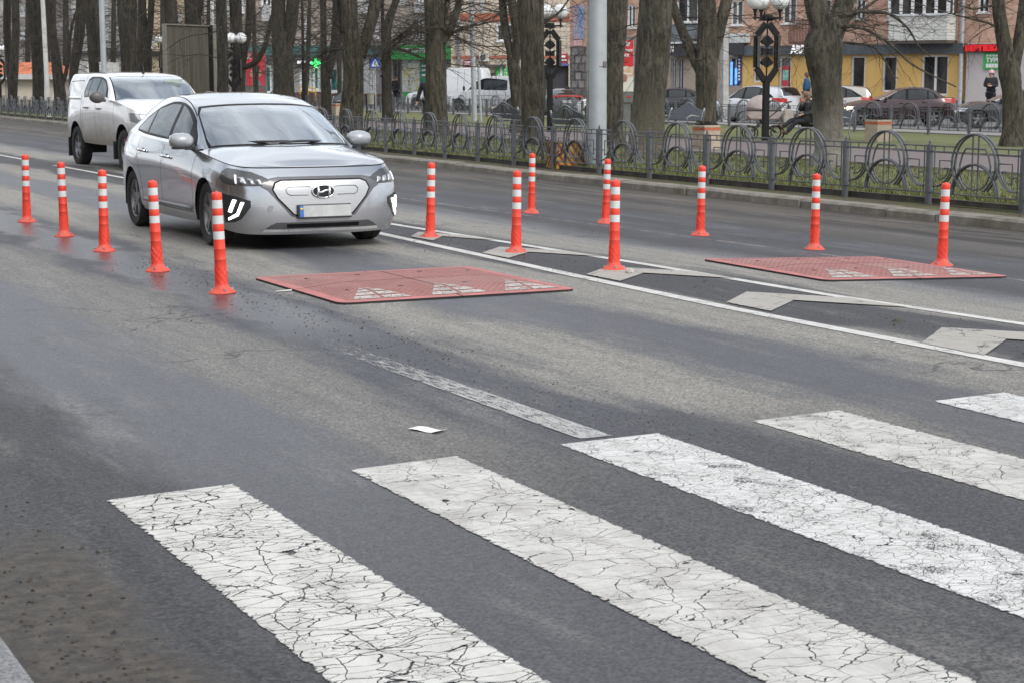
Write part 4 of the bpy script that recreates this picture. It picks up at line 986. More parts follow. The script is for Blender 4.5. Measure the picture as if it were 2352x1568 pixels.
# ------------------------------------------------------------------ bare winter limes
def bark(name,dark,light,moss,pale=None):
    m,t=newmat(name); v=t.pos(); n=t.noise(v,2.4,6,.7); 
    r=t.noise(t.scale(v,(11,11,2.4)),1.0,8,.75,.5); r2=t.noise(t.scale(v,(30,30,9)),1.0,5,.7)
    c=t.mix(t.ramp(r,.40,.60),dark,light); c=t.mix(t.ramp(n,.42,.68,0,.8),c,moss); c=t.mix(t.ramp(r2,.3,.5,.6,0),c,tuple(x*.4 for x in dark))
    c=t.mix(t.ramp(t.noise(v,9,4,.7),.62,.75,0,.6),c,(.13,.12,.09))
    if pale: 
        z=t.sep(v)[2]; k=t.math('ADD',z,t.math('MULTIPLY',t.math('SUBTRACT',r,.5),1.2)); c=t.mix(t.math('MULTIPLY',t.ramp(k,pale[0],pale[1],1,0),t.ramp(n,.3,.55,.35,.95)),c,pale[2])
    t.link(c,t.b.inputs['Base Color']); t.b.inputs['Roughness'].default_value=.92; t.bump(t.math('ADD',r,t.math('MULTIPLY',r2,.5)),1.0,.10); return m
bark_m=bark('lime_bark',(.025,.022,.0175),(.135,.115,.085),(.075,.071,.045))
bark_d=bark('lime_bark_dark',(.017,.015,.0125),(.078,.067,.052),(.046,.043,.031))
bark_p=bark('lime_bark_whitewashed',(.032,.029,.023),(.155,.135,.105),(.085,.082,.055),(.3,1.5,(.30,.28,.24)))
bark_l=bark('lime_bark_ropy',(.032,.028,.022),(.165,.145,.11),(.085,.08,.055),(.1,1.8,(.20,.18,.135)))
twig_m=mat('twig_bark',(.048,.039,.032),.9,var=.35,scale=2)
def smooth_path(pts,k=5):
    P=np.array([tuple(p) for p in pts],float)
    return spline(P,np.linspace(0,len(P)-1,(len(P)-1)*k+1))
def rough_tube(mb,P,rad,n=18,seed=0,amp=.055):
    """trunk with ribs, burls and an uneven outline"""
    rs=random.Random(seed); ph=[rs.uniform(0,6.28) for _ in range(6)]; m=len(P); u=None; vs=[]; fs=[]
    for i in range(m):
        p=Vector(P[i]); d=Vector(P[min(i+1,m-1)])-Vector(P[max(i-1,0)]); d.normalize()
        if u is None: u=d.orthogonal().normalized()
        u=(u-d*u.dot(d)).normalized(); w_=d.cross(u); s=i*.35
        for k in range(n):
            a=2*PI*k/n; r=rad[i]*(1+amp*(math.sin(3*a+ph[0]+s*.15)*.8+math.sin(5*a+ph[1]+s*.3)*.6+math.sin(2*a+s*.9+ph[2])*.7)+rs.uniform(-.025,.025))
            vs.append(p+u*math.cos(a)*r+w_*math.sin(a)*r)
    for i in range(m-1):
        for k in range(n): k2=(k+1)%n; fs.append((i*n+k,i*n+k2,(i+1)*n+k2,(i+1)*n+k))
    fs.append(tuple(range(n-1,-1,-1))); fs.append(tuple((m-1)*n+k for k in range(n))); mb.add(vs,fs)
def twig(mb,p,d,L,r,rs,depth=0,droop=.25):
    n=6 if depth==0 else 4; pts=[p]; q=p.copy(); dd=d.normalized()
    for i in range(n):
        dd=(dd+Vector((rs.uniform(-.22,.22),rs.uniform(-.22,.22),rs.uniform(-.2,.22)-droop*.12))).normalized(); q=q+dd*(L/n); pts.append(q.copy())
    mb.tube(pts,[r*(1-.8*i/n) for i in range(n+1)],4 if r>.012 else 3,False)
    if depth<2 and L>.35:
        for _ in range(rs.randint(3,5) if depth==0 else rs.randint(1,3)):
            i=rs.randint(1,n-1); ax=(pts[i+1]-pts[i]).normalized(); o=Vector((rs.uniform(-1,1),rs.uniform(-1,1),rs.uniform(-.5,.7)))
            o=(o-ax*o.dot(ax)); o=o.normalized() if o.length>.01 else Vector((0,0,1))
            twig(mb,pts[i],ax*.75+o*.75,L*rs.uniform(.35,.6),max(.0032,r*.5),rs,depth+1,droop)
def grow(mb,tw,p,d,r,rs,lev=0):
    """upper crown: forks of forks, most of it above the view"""
    L=rs.uniform(1.6,2.6)*(.8 if lev>1 else 1); n=5; pts=[p.copy()]; q=p.copy(); dd=d.normalized()
    for i in range(n):
        dd=(dd+Vector((rs.uniform(-.12,.12),rs.uniform(-.12,.12),rs.uniform(-.03,.12)))).normalized(); q=q+dd*L/n; pts.append(q.copy())
    rad=[r*(1-.35*i/n) for i in range(n+1)]; mb.tube(pts,rad,8 if r>.06 else 5,False)
    if r<.035 or lev>=3:
        for _ in range(2): twig(tw,pts[rs.randint(1,n)],dd+Vector((rs.uniform(-1,1),rs.uniform(-1,1),rs.uniform(-.1,.8))),rs.uniform(.8,1.6),.010,rs,1)
        return
    for k in range(2 if lev<3 else 2):
        o=Vector((rs.uniform(-1,1),rs.uniform(-1,1),rs.uniform(-.1,.4))); grow(mb,tw,pts[-1],dd*.9+o*.6,rad[-1]*rs.uniform(.62,.8),rs,lev+1)
    if rs.random()<.8: twig(tw,pts[2],dd*.3+Vector((rs.uniform(-1,1),rs.uniform(-1,1),.1)),rs.uniform(1,2.2),.02,rs,0)
def tree(label,D,base,limbs,mtl=None,ntw=26,group='bare trees in the park',dm=0.0,sway=.0,tl=(.9,2.4),zlo=1.2,crown_on=True,bz=0.0):
    """base: (px,y of the foot or None); limbs: pixel polylines (px,py,width px) seen at distance D; first one is the trunk"""
    rs=random.Random(hash(label)%9999 if False else sum(ord(c) for c in label)); mtl=mtl or bark_m
    foot=farx(base,D,bz); t=thing('tree',label,'tree',foot,0,group)
    mb=MB(); tw=MB(); fwd=cw(0,1); side=cw(1,0)
    for li,L in enumerate(limbs):
        pts=[];rad=[]; off=0.0; dirn=rs.choice((-1,1))
        for k,(px,py,wd) in enumerate(L):
            p=far(px,py,D)-foot; off=dirn*.09*k*(0 if li==0 else 1); p+=fwd*off; pts.append(p); rad.append(wd/2*D/FPX)
        if li==0:
            z0=pts[0].z
            pts=[Vector((pts[0].x,pts[0].y,-.15)),Vector((pts[0].x,pts[0].y,.12))]+([Vector((pts[0].x,pts[0].y,.55))] if z0>.9 else [])+pts
            rad=[rad[0]*1.45,rad[0]*1.28]+([rad[0]*1.08] if z0>.9 else [])+rad
        P=smooth_path(pts,6); Rd=spline(np.array(rad)[:,None],np.linspace(0,len(rad)-1,len(P)))[:,0]
        rough_tube(mb,P,Rd,20 if rad[0]>.15 else 12,seed=len(label)+li)
        # side branches and drooping shoots
        m=len(P)
        for q in range(int(ntw*(1 if li==0 else .8))):
            i=rs.randint(m//4 if li==0 else 1,m-1); p=Vector(P[i])
            if p.z<zlo: continue
            a=rs.uniform(0,2*PI); d=Vector((math.cos(a),math.sin(a),rs.uniform(-.35,.5))); Lq=rs.uniform(*tl); twig(tw,p+d*Rd[i]*.7,d,Lq,rs.uniform(.006,.013)*(Lq/1.6),rs,0,rs.uniform(.0,.9))
        end=Vector(P[-1]); dd=(end-Vector(P[-3]))
        if crown_on and end.z>2.2: grow(mb,tw,end-dd*.3,dd,Rd[-1]*.97,rs,0 if Rd[-1]>.1 else 1)
    mb.build('trunk',mtl,t,smooth=True,fixn=False); tw.build('crown',twig_m,t,smooth=True,fixn=False); return t
TR=[
 ('thick ropy barked tree right of the big grey pole',37.5,1487,[[(1486,330,82),(1489,260,77),(1497,190,75),(1502,120,76),(1506,50,77),(1508,-30,76)]],'l',16),
 ('forked tree with a low limb leaning left, behind the striped planter',54,1621,[[(1621,285,46),(1621,230,45),(1621,182,50),(1622,150,50),(1622,120,44),(1625,60,42),(1622,-20,40)],[(1615,178,24),(1597,140,23),(1578,95,22),(1560,50,21),(1545,5,22),(1535,-40,20)],[(1628,150,30),(1643,105,28),(1655,60,28),(1668,15,27),(1678,-30,25)]],'m',18),
 ('tree with a faded whitewashed foot, right of the lamp post',33.5,1902,[[(1903,345,68),(1902,300,66),(1900,240,68),(1897,190,72),(1893,140,82),(1890,100,84),(1888,60,60),(1876,20,54),(1866,-40,52)],[(1900,130,48),(1915,85,48),(1932,40,46),(1948,0,44),(1962,-40,42)],[(1925,75,15),(1942,55,12),(1962,35,10),(1990,20,8),(2020,0,6)],[(1912,60,12),(1955,62,8),(1990,72,7),(2040,105,6),(2080,145,5),(2120,170,4),(2180,200,3)],[(1930,40,9),(1975,28,7),(2040,30,6),(2090,62,5),(2120,105,4),(2150,130,3)],[(1918,98,8),(1960,100,6),(2010,108,5),(2040,140,4),(2060,175,3),(2075,180,2)]],'p',16),
 ('forked tree at the right edge, beside the person in a pink hat',44,2326,[[(2326,300,50),(2326,250,48),(2323,205,46),(2319,170,48),(2312,130,36),(2303,80,32),(2296,30,30),(2291,-30,28)],[(2326,172,30),(2338,125,28),(2348,80,27),(2358,30,26),(2366,-30,24)],[(2300,70,7),(2270,55,5),(2240,48,4),(2205,40,3),(2170,32,2.5)],[(2298,20,6),(2270,15,5),(2235,22,4),(2210,18,3)]],'m',16),
 ('stout mossy tree hiding half of the middle globe lamp',45,1222,[[(1222,310,56),(1222,260,54),(1223,200,54),(1221,130,54),(1220,60,58),(1217,0,60),(1215,-40,58)],[(1240,60,8),(1262,45,6),(1285,28,5),(1302,5,4),(1325,-25,3)]],'m',18),
 ('slender forked tree close behind the stout mossy tree',56,1186,[[(1187,275,28),(1187,230,28),(1184,190,29),(1178,150,28),(1172,120,18),(1163,80,18),(1157,40,18),(1153,-30,18)],[(1182,150,20),(1187,100,22),(1184,60,20),(1176,10,20),(1170,-30,20)]],'m',18),
 ('straight tree with one limb rising right, in front of the white box van',53,1001,[[(1003,290,56),(1002,250,52),(1002,200,48),(1001,150,46),(999,100,45),(997,50,46),(995,-30,46)],[(1016,100,18),(1030,75,17),(1042,48,17),(1052,15,16),(1060,-20,15)],[(1010,70,14),(1020,40,13),(1028,0,13),(1032,-25,12)],[(1025,90,7),(1050,70,5),(1075,60,4),(1100,57,3)]],'m',24),
 ('broad forked tree right of the silver hatchback roof',54,807,[[(806,305,54),(807,262,52),(810,215,48),(813,170,46),(812,130,46),(808,90,42),(803,40,38),(801,-30,38)],[(826,130,26),(838,95,26),(849,55,27),(858,15,28),(866,-30,27)],[(800,120,14),(790,92,13),(780,60,12),(776,20,12),(774,-20,12)]],'m',30),
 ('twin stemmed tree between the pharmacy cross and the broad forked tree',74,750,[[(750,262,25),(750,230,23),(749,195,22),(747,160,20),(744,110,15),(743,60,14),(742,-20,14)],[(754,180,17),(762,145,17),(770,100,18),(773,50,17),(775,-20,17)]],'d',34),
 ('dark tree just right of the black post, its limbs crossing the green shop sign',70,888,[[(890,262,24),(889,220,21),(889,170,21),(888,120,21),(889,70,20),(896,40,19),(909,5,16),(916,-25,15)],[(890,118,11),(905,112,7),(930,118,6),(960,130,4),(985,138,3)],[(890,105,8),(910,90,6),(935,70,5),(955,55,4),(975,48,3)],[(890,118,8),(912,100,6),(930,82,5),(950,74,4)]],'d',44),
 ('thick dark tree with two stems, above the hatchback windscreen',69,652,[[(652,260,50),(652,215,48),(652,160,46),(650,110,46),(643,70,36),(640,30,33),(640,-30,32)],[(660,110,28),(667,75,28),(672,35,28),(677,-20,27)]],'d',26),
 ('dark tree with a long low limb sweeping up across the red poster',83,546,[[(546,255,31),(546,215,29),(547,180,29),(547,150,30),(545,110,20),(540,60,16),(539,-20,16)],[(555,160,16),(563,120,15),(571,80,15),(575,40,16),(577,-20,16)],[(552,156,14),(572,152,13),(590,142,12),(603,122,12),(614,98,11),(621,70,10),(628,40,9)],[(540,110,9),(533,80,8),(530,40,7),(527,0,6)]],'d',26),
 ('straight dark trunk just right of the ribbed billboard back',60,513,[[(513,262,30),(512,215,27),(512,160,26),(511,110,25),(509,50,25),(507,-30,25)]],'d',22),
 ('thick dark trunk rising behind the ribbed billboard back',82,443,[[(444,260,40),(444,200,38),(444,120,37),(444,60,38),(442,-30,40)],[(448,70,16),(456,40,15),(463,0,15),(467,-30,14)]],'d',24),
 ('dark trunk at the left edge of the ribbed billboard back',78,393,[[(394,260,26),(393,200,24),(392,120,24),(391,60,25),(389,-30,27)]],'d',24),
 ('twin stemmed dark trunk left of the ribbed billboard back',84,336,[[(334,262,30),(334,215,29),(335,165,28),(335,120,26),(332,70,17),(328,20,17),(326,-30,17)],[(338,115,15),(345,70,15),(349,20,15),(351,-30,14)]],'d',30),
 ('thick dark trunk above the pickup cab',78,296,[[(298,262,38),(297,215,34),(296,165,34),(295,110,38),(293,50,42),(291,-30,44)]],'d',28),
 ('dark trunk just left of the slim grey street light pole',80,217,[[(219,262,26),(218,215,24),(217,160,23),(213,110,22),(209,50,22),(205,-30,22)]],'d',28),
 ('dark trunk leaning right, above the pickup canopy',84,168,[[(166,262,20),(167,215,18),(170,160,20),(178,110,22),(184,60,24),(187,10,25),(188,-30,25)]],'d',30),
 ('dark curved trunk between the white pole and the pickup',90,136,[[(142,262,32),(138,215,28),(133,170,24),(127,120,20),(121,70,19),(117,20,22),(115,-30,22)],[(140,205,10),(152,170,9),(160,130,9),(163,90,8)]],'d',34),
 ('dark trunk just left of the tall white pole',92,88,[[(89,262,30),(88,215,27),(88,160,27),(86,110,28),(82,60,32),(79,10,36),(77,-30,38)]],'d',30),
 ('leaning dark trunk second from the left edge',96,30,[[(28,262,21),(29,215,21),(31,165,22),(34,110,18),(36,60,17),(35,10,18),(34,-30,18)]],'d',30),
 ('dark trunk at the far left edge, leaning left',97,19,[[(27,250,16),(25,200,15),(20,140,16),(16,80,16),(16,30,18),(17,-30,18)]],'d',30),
 ('pale barked trunk behind the big grey pole, beside the skin clinic poster',43,1408,[[(1406,305,56),(1406,260,54),(1405,200,54),(1408,140,52),(1412,90,52),(1415,40,48),(1418,-30,48)]],'m',14)]
for i,(lab,D,b,l,k,nt_) in enumerate(TR):
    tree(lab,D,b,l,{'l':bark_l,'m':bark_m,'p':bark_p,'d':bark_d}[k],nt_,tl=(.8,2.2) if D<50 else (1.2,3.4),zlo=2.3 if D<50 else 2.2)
# more of the avenue further off, smaller in the picture
rs=random.Random(11)
fill=[(62,120),(152,118),(258,112),(372,120),(470,122),(590,96),(700,104),(240,128),(20,125),(318,126),(420,104),(120,132),(560,120),(780,98)]
ord_=['far thin trunk left of the grey pole','far thin trunk over the pickup roof']
for i,(px,D) in enumerate(fill):
    wd=rs.uniform(11,17); k=rs.uniform(-.1,.1)
    near={62:'between the two leftmost leaning trunks and the white pole',152:'close left of the trunk above the pickup canopy',258:'right of the slim grey street light pole',372:'immediately left of the ribbed billboard',470:'over the right half of the ribbed billboard',590:'right above the red fashion poster',700:'right of the slim black post above the hatchback',240:'hidden right behind the slim grey street light pole',20:'at the left edge over the orange kiosk roof',318:'between the trunk above the pickup cab and the twin stems',420:'over the left half of the ribbed billboard',120:'right of the tall white pole over the kiosk wall',560:'left of the red fashion poster',780:'left of the broad forked tree'}[px]
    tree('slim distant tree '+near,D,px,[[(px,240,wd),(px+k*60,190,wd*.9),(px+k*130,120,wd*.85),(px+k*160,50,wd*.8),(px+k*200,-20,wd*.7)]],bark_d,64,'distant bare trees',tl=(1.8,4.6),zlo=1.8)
# ------------------------------------------------------------------ buildings along the far side
class Facade:
    """vertical house front through two surveyed points; local x runs along the front to the right, y into the house"""
    def __init__(s,px0,D0,px1,D1,z=0.0):
        s.O=farx(px0,D0,z); e=farx(px1,D1,z); s.U=(e-s.O).normalized(); s.rz=math.atan2(s.U.y,s.U.x); s.N=Vector((-s.U.y,s.U.x,0))
    def p(s,px,py,y=0.0):
        d=ray(px,py); w_=cw(d[0],d[1]); k=(s.O+s.N*y).dot(s.N)/w_.dot(s.N); q=w_*k-s.O; return q.dot(s.U),CAMH+d[2]*k
    def rect(s,px0,px1,py0,py1,y=0.0):
        pm=(px0+px1)/2; u0=s.p(px0,188,y)[0]; u1=s.p(px1,188,y)[0]; return u0,u1,s.p(pm,py1,y)[1],s.p(pm,py0,y)[1]
    def thing(s,name,label,cat,group=None): return thing(name,label,cat,s.O,s.rz,group)
    def box(s,mb,px0,px1,py0,py1,y0,y1):
        u0,u1,z0,z1=s.rect(px0,px1,py0,py1,y0); mb.box(u0,u1,y0,y1,z0,z1); return mb
def wall(mb,u0,u1,z0,z1,holes,dep=.14,y=0.0,back=6.0):
    us=sorted({u0,u1,*[h[0] for h in holes],*[h[1] for h in holes]}); zs=sorted({z0,z1,*[h[2] for h in holes],*[h[3] for h in holes]})
    us=[u for u in us if u0<=u<=u1]; zs=[z for z in zs if z0<=z<=z1]
    for i in range(len(us)-1):
        for j in range(len(zs)-1):
            a,b,c,d=us[i],us[i+1],zs[j],zs[j+1]; m=((a+b)/2,(c+d)/2)
            if any(h[0]<m[0]<h[1] and h[2]<m[1]<h[3] for h in holes): continue
            mb.add([(a,y,c),(b,y,c),(b,y,d),(a,y,d)],[(0,1,2,3)])
    for a,b,c,d in holes:
        mb.add([(a,y,c),(b,y,c),(b,y,d),(a,y,d),(a,y+dep,c),(b,y+dep,c),(b,y+dep,d),(a,y+dep,d)],[(0,1,5,4),(1,2,6,5),(2,3,7,6),(3,0,4,7)])
    mb.add([(u0,y,z0),(u0,y+back,z0),(u0,y+back,z1),(u0,y,z1),(u1,y,z0),(u1,y+back,z0),(u1,y+back,z1),(u1,y,z1)],[(0,1,2,3),(4,7,6,5),(3,2,6,7),(1,5,6,2)])
    return mb
frame_w=mat('window_frame_white',(.68,.69,.70),.5,var=.06); sill_m=mat('sill_white',(.6,.61,.62),.6)
def pane_mat(name,a,b,sc=1.1):
    m,t=newmat(name); v=t.obj(); n=t.noise(t.scale(v,(1.6,1,.5)),sc,3,.6); t.link(t.mix(t.ramp(n,.42,.58),a,b),t.b.inputs['Base Color']); t.b.inputs['Roughness'].default_value=.08; t.b.inputs['Coat Weight'].default_value=.5; return m
pane_d=pane_mat('pane_dark',(.018,.02,.022),(.07,.07,.07)); pane_c=pane_mat('pane_curtain',(.06,.065,.065),(.28,.28,.27)); pane_t=pane_mat('pane_teal',(.02,.06,.065),(.06,.22,.19),2.0)
def window(par,r,y=.10,bars=1,fw=.07,fm=None,pm_=None,sill=True,hbar=None,name='window'):
    u0,u1,z0,z1=r; fm=fm or frame_w; mb=MB(); f0,f1=y-.05,y+.03
    mb.box(u0+.002,u0+fw,f0,f1,z0+.002,z1-.002); mb.box(u1-fw,u1-.002,f0,f1,z0+.002,z1-.002); mb.box(u0+fw,u1-fw,f0,f1,z1-fw,z1-.002); mb.box(u0+fw,u1-fw,f0,f1,z0+.002,z0+fw)
    for k in range(bars): c=u0+(u1-u0)*(k+1)/(bars+1); mb.box(c-fw*.55,c+fw*.55,f0+.004,f1-.004,z0+fw,z1-fw)
    if hbar: c=z0+(z1-z0)*hbar; mb.box(u0+fw,u1-fw,f0+.008,f1-.008,c-fw*.4,c+fw*.4)
    if sill: mb.box(u0-.08,u1+.08,-.12,y,z0-.06,z0-.004)
    o=mb.build(name,fm,par); mb=MB(); mb.box(u0+.01,u1-.01,y+.034,y+.05,z0+.01,z1-.01); mb.build('pane',pm_ or random.choice([pane_d,pane_c,pane_d]),o); return o
def plaster(name,a,b,sc=.6,tile=None,streak=.3):
    m,t=newmat(name); v=t.obj(); n=t.noise(v,sc,6,.65); c=t.mix(t.ramp(n,.35,.65),a,b); s_=t.noise(t.scale(v,(2.2,2.2,.25)),1.0,5,.65); c=t.mix(t.ramp(s_,.5,.75,0,streak),c,tuple(x*.55 for x in a))
    if tile:
        br=t.n.new('ShaderNodeTexBrick'); br.inputs['Scale'].default_value=1; br.inputs['Brick Width'].default_value=tile[0]; br.inputs['Row Height'].default_value=tile[1]; br.inputs['Mortar Size'].default_value=tile[2]
        br.inputs['Color1'].default_value=(1,1,1,1); br.inputs['Color2'].default_value=tuple([tile[3]]*3)+(1,); br.inputs['Mortar'].default_value=tuple([tile[4]]*3)+(1,); br.offset=tile[5] if len(tile)>5 else .5
        xyz=t.sep(v); t.link(t.comb(t.math('ADD',xyz[0],xyz[1]),xyz[2],0),br.inputs['Vector']); c=t.mix(1.0,c,br.outputs[0],'MULTIPLY')
    t.link(c,t.b.inputs['Base Color']); t.b.inputs['Roughness'].default_value=.9; return m
brick_m=plaster('salmon_brick',(.50,.30,.215),(.62,.41,.31),1.2,(.25,.085,.014,.72,.95)); 
cream_m=plaster('cream_tile',(.56,.48,.385),(.64,.56,.46),.5,(.42,.30,.02,.93,.60,0.0)); beige_m=plaster('beige_brick',(.40,.34,.295),(.50,.435,.385),.6,(.5,.16,.012,.85,.8))
pinkgrey=plaster('pink_grey_plaster',(.36,.315,.30),(.46,.42,.41),.3); palegrey=plaster('pale_plaster',(.46,.46,.47),(.56,.55,.55),.3); yellow_m=plaster('yellow_front',(.66,.41,.125),(.70,.46,.165),.6,streak=.15); creamy=plaster('warm_plaster',(.62,.50,.33),(.70,.58,.42),.3)
lilac=plaster('lilac_grey_plaster',(.47,.43,.43),(.53,.485,.48),.4,streak=.15); red_band=plaster('red_band',(.34,.11,.07),(.42,.15,.10),1.5); slate=mat('slate_fascia',(.085,.098,.115),.55,var=.15,scale=2); darkf=mat('dark_fascia',(.035,.037,.045),.5)
teal_m=mat('teal_fascia',(.06,.17,.17),.5,var=.4,scale=1.5); green_m=mat('shop_green',(.035,.42,.09),.45,var=.1); greenlit=mat('green_neon',(.03,.6,.12),.4,emit=(.05,1,.2),es=2.2,var=0); white_s=mat('letter_white',(.8,.8,.8),.5,var=.04)
redlit=mat('red_sign_glow',(.5,.01,.015),.4,emit=(1,.02,.03),es=.3,var=0); blue_l=mat('blue_neon',(.1,.25,.8),.4,emit=(.15,.4,1),es=1.0,var=0); siding=plaster('white_siding',(.60,.60,.56),(.66,.66,.62),.5,(9,.13,.012,1.0,.72)); pipe_m=mat('drain_pipe',(.42,.44,.47),.45,.3); bluebase=mat('blue_plinth',(.07,.14,.26),.8,var=.2)
white_glow=mat('sign_white_glow',(.9,.9,.9),.4,emit=(1,1,1),es=.55,var=0)
def letters(par,F,s_,px0,px1,py0,py1,m,y=-.14,bold=.0,name='lettering'):
    u0,u1,z0,z1=F.rect(px0,px1,py0,py1,y); me=textmesh(s_,1.0,.02,'LEFT',bold); xs=[v.co.x for v in me.vertices]; ys=[v.co.y for v in me.vertices]
    sx_=(u1-u0)/(max(xs)-min(xs)); sy_=(z1-z0)/(max(ys)-min(ys)); mx,my=min(xs),min(ys)
    for v in me.vertices: v.co=((v.co.x-mx)*sx_,(v.co.y-my)*sy_,v.co.z)
    me.materials.clear(); me.materials.append(m); o=link(name,me,par); o.location=(u0,y,z0); o.rotation_euler=(PI/2,0,0); return o
# --- brick house with the yellow shop
F=Facade(1308,94.6,2600,77.0); B=F.thing('brick_building','salmon brick house with a yellow shop front, slate fascia and white sided balcony','building')
L_=F.p(2600,188)[0]; ups=[(1676,1704,2,59),(1794,1826,-4,55),(1961,1984,-2,45),(2034,2058,-2,45),(1552,1601,-4,52),(1440,1458,12,65),(2240,2266,-60,30),(2420,2450,-10,50),(1880,1905,-2,50)]
top=[(a,b,c-165,d-165) for a,b,c,d in ups]; yel=[(1730,1747,131,190,0),(1790,1817,130,214,0),(1954,1987,129,214,0),(2026,2060,129,212,0),(2116,2178,127,220,1)]; door=[(1541,1553,134,205),(1556,1570,134,205),(1676,1702,132,200)]
H1=[F.rect(*r) for r in ups+top]; HG=[F.rect(*r[:4]) for r in yel]+[F.rect(*r) for r in door]
zt=4.05; z_f=lambda px:F.p(px,110)[1]
wall(mb:=MB(),0,L_,3.3,15,H1); mb.build('upper_wall',brick_m,B,fixn=False)
uY0,uY1=F.p(1706,188)[0],F.p(2209,188)[0]
mb=MB(); wall(mb,uY0,uY1,.75,3.3,[h for h in HG if h[0]>uY0-.2],y=-.03,back=.5); mb.build('yellow_wall',yellow_m,B,fixn=False)
mb=MB(); mb.box(uY0,uY1,-.06,.4,-.3,.75); mb.build('plinth',bluebase,B)
mb=MB(); wall(mb,F.p(1360,188)[0],uY0,-.3,3.3,[h for h in HG if h[1]<uY0+.2],y=-.02,back=.5); mb.build('shop_wall',plaster('beige_shop',(.30,.25,.2),(.36,.3,.25),.6),B,fixn=False)
mb=MB(); mb.box(uY1+.22,L_,-.05,.4,-.3,3.3); mb.build('lilac_wall',lilac,B)
for r in H1: window(B,r,bars=1)
for r,k in zip(HG[:5],yel): window(B,r,bars=k[4],fw=.085,sill=False,pm_=pane_d)
for r in HG[5:]: window(B,r,bars=1,fw=.06,sill=False,pm_=pane_d,fm=mat('door_frame_grey',(.38,.38,.4),.5),name='door')
mb=MB(); F.box(mb,1706,2208,103,126,-.30,-.035); mb.build('fascia',slate,B)
mb=MB(); F.box(mb,1534,1600,96,129,-.48,-.025); mb.build('dark_fascia',darkf,B); mb=MB(); F.box(mb,1672,1705,99,127,-.4,-.025); mb.build('dark_fascia',darkf,B)
mb=MB(); F.box(mb,1536,1600,96.5,100.5,-.56,-.50); mb.build('light_strip',white_s,B)
mb=MB(); u0,u1,z0,z1=F.rect(1536,1600,56,96,-.1); mb.add([(u0,-.46,z0),(u1,-.46,z0),(u1,-.02,z1),(u0,-.02,z1),(u0,-.02,z0),(u1,-.02,z0)],[(0,1,2,3),(0,4,5,1),(0,3,4),(1,5,2),(2,5,4,3)]); mb.build('awning',slate,B)
mb=MB(); F.box(mb,1674,1713,77,99,-.35,-.02); mb.build('canopy_panel',mat('pale_panel',(.55,.57,.56),.6),B)
letters(B,F,'ARBER',1814,1868,103.5,124,white_glow,-.36,.05); letters(B,F,'IN',1536,1546,106,121,white_s,-.52,.02)  # slight glow added to the ARBER letters to brighten them
# poster in the yellow shop window, neon strips
mb=MB(); F.box(mb,1796,1812,152,200,.03,.05); po=mb.build('window_poster',mat('poster_red',(.5,.06,.07),.5),B); mb=MB(); F.box(mb,1798,1810,162,185,.022,.03); mb.build('poster_patch',mat('poster_mint',(.2,.5,.4),.5,var=.5,scale=4),po)
mb=MB(); F.box(mb,1677,1682,143,196,-.06,-.03); F.box(mb,1687.5,1692.5,157,194,-.06,-.03); mb.build('neon_strip',blue_l,B); mb=MB(); F.box(mb,1694,1702,131,192,-.06,-.03); ps=mb.build('purple_sign',mat('purple_panel',(.04,.03,.16),.5),B)
mb=MB(); 
for k in range(7): u,z=F.p(1698,138+7.5*k,-.06); mb.box(u-.05,u+.05,-.075,-.062,z-.045,z+.045)
mb.build('sign_glyphs',white_s,ps)
# balcony
u0=F.p(2062,188)[0]; u1=F.p(2171,188,-1.15)[0]; zb=F.p(2120,93,-1.15)[1]; zm=F.p(2120,37,-1.15)[1]; zw=F.p(2120,-6,-1.15)[1]
mb=MB(); mb.box(u0,u1,-1.15,-.003,zb,zm); bal=mb.build('balcony',siding,B)
mb=MB(); mb.box(u0-.05,u1+.05,-1.22,-.004,zm+.003,zm+.10); mb.build('balcony_sill',sill_m,bal); mb=MB(); mb.box(u0,u1,-1.13,-.004,zb-.14,zb-.003); mb.build('balcony_slab',mat('slab_dark',(.10,.08,.07),.9),bal)
mb=MB(); n=5
for k in range(n+1): c=u0+(u1-u0)*k/n; mb.box(c-.07,c+.07,-1.14,-1.04,zm+.104,zw+.9)
mb.box(u0,u1,-1.135,-1.045,zw+.9,zw+1.1); mb.box(u1-.08,u1-.01,-.55,-.45,zm+.104,zw+.9); mb.build('balcony_glazing_frame',frame_w,bal); mb=MB(); mb.box(u0+.02,u1-.02,-1.09,-.01,zm+.11,zw+.89); mb.build('balcony_glass',pane_d,bal)
mb=MB(); mb.box(u0,u1,-1.15,-.004,zw+1.11,zw+1.5); mb.build('balcony_roof',siding,bal)
# small railing balcony over the lettering
u0,u1=F.p(1830,188)[0],F.p(1915,188)[0]; za,zc=F.p(1870,97)[1],F.p(1870,50)[1]; mb=MB(); mb.box(u0,u1,-.9,-.003,za-.1,za); 
for k in range(26): c=u0+(u1-u0)*k/25; mb.box(c-.015,c+.015,-.9,-.87,za,zc)
mb.box(u0,u1,-.91,-.86,zc,zc+.05); mb.build('iron_balcony',mat('balcony_rust',(.13,.06,.05),.7),B)
mb=MB(); a=F.p(2210,188)[0]; mb.tube([(a,-.2,-.2),(a,-.2,14)],.10,10); 
for z in (1.2,3.6,6): mb.lathe([(.115,z),(.115,z+.08)],10,loc=(a,-.2,0))
mb.build('drain_pipe',pipe_m,B,smooth=True,auto=40)
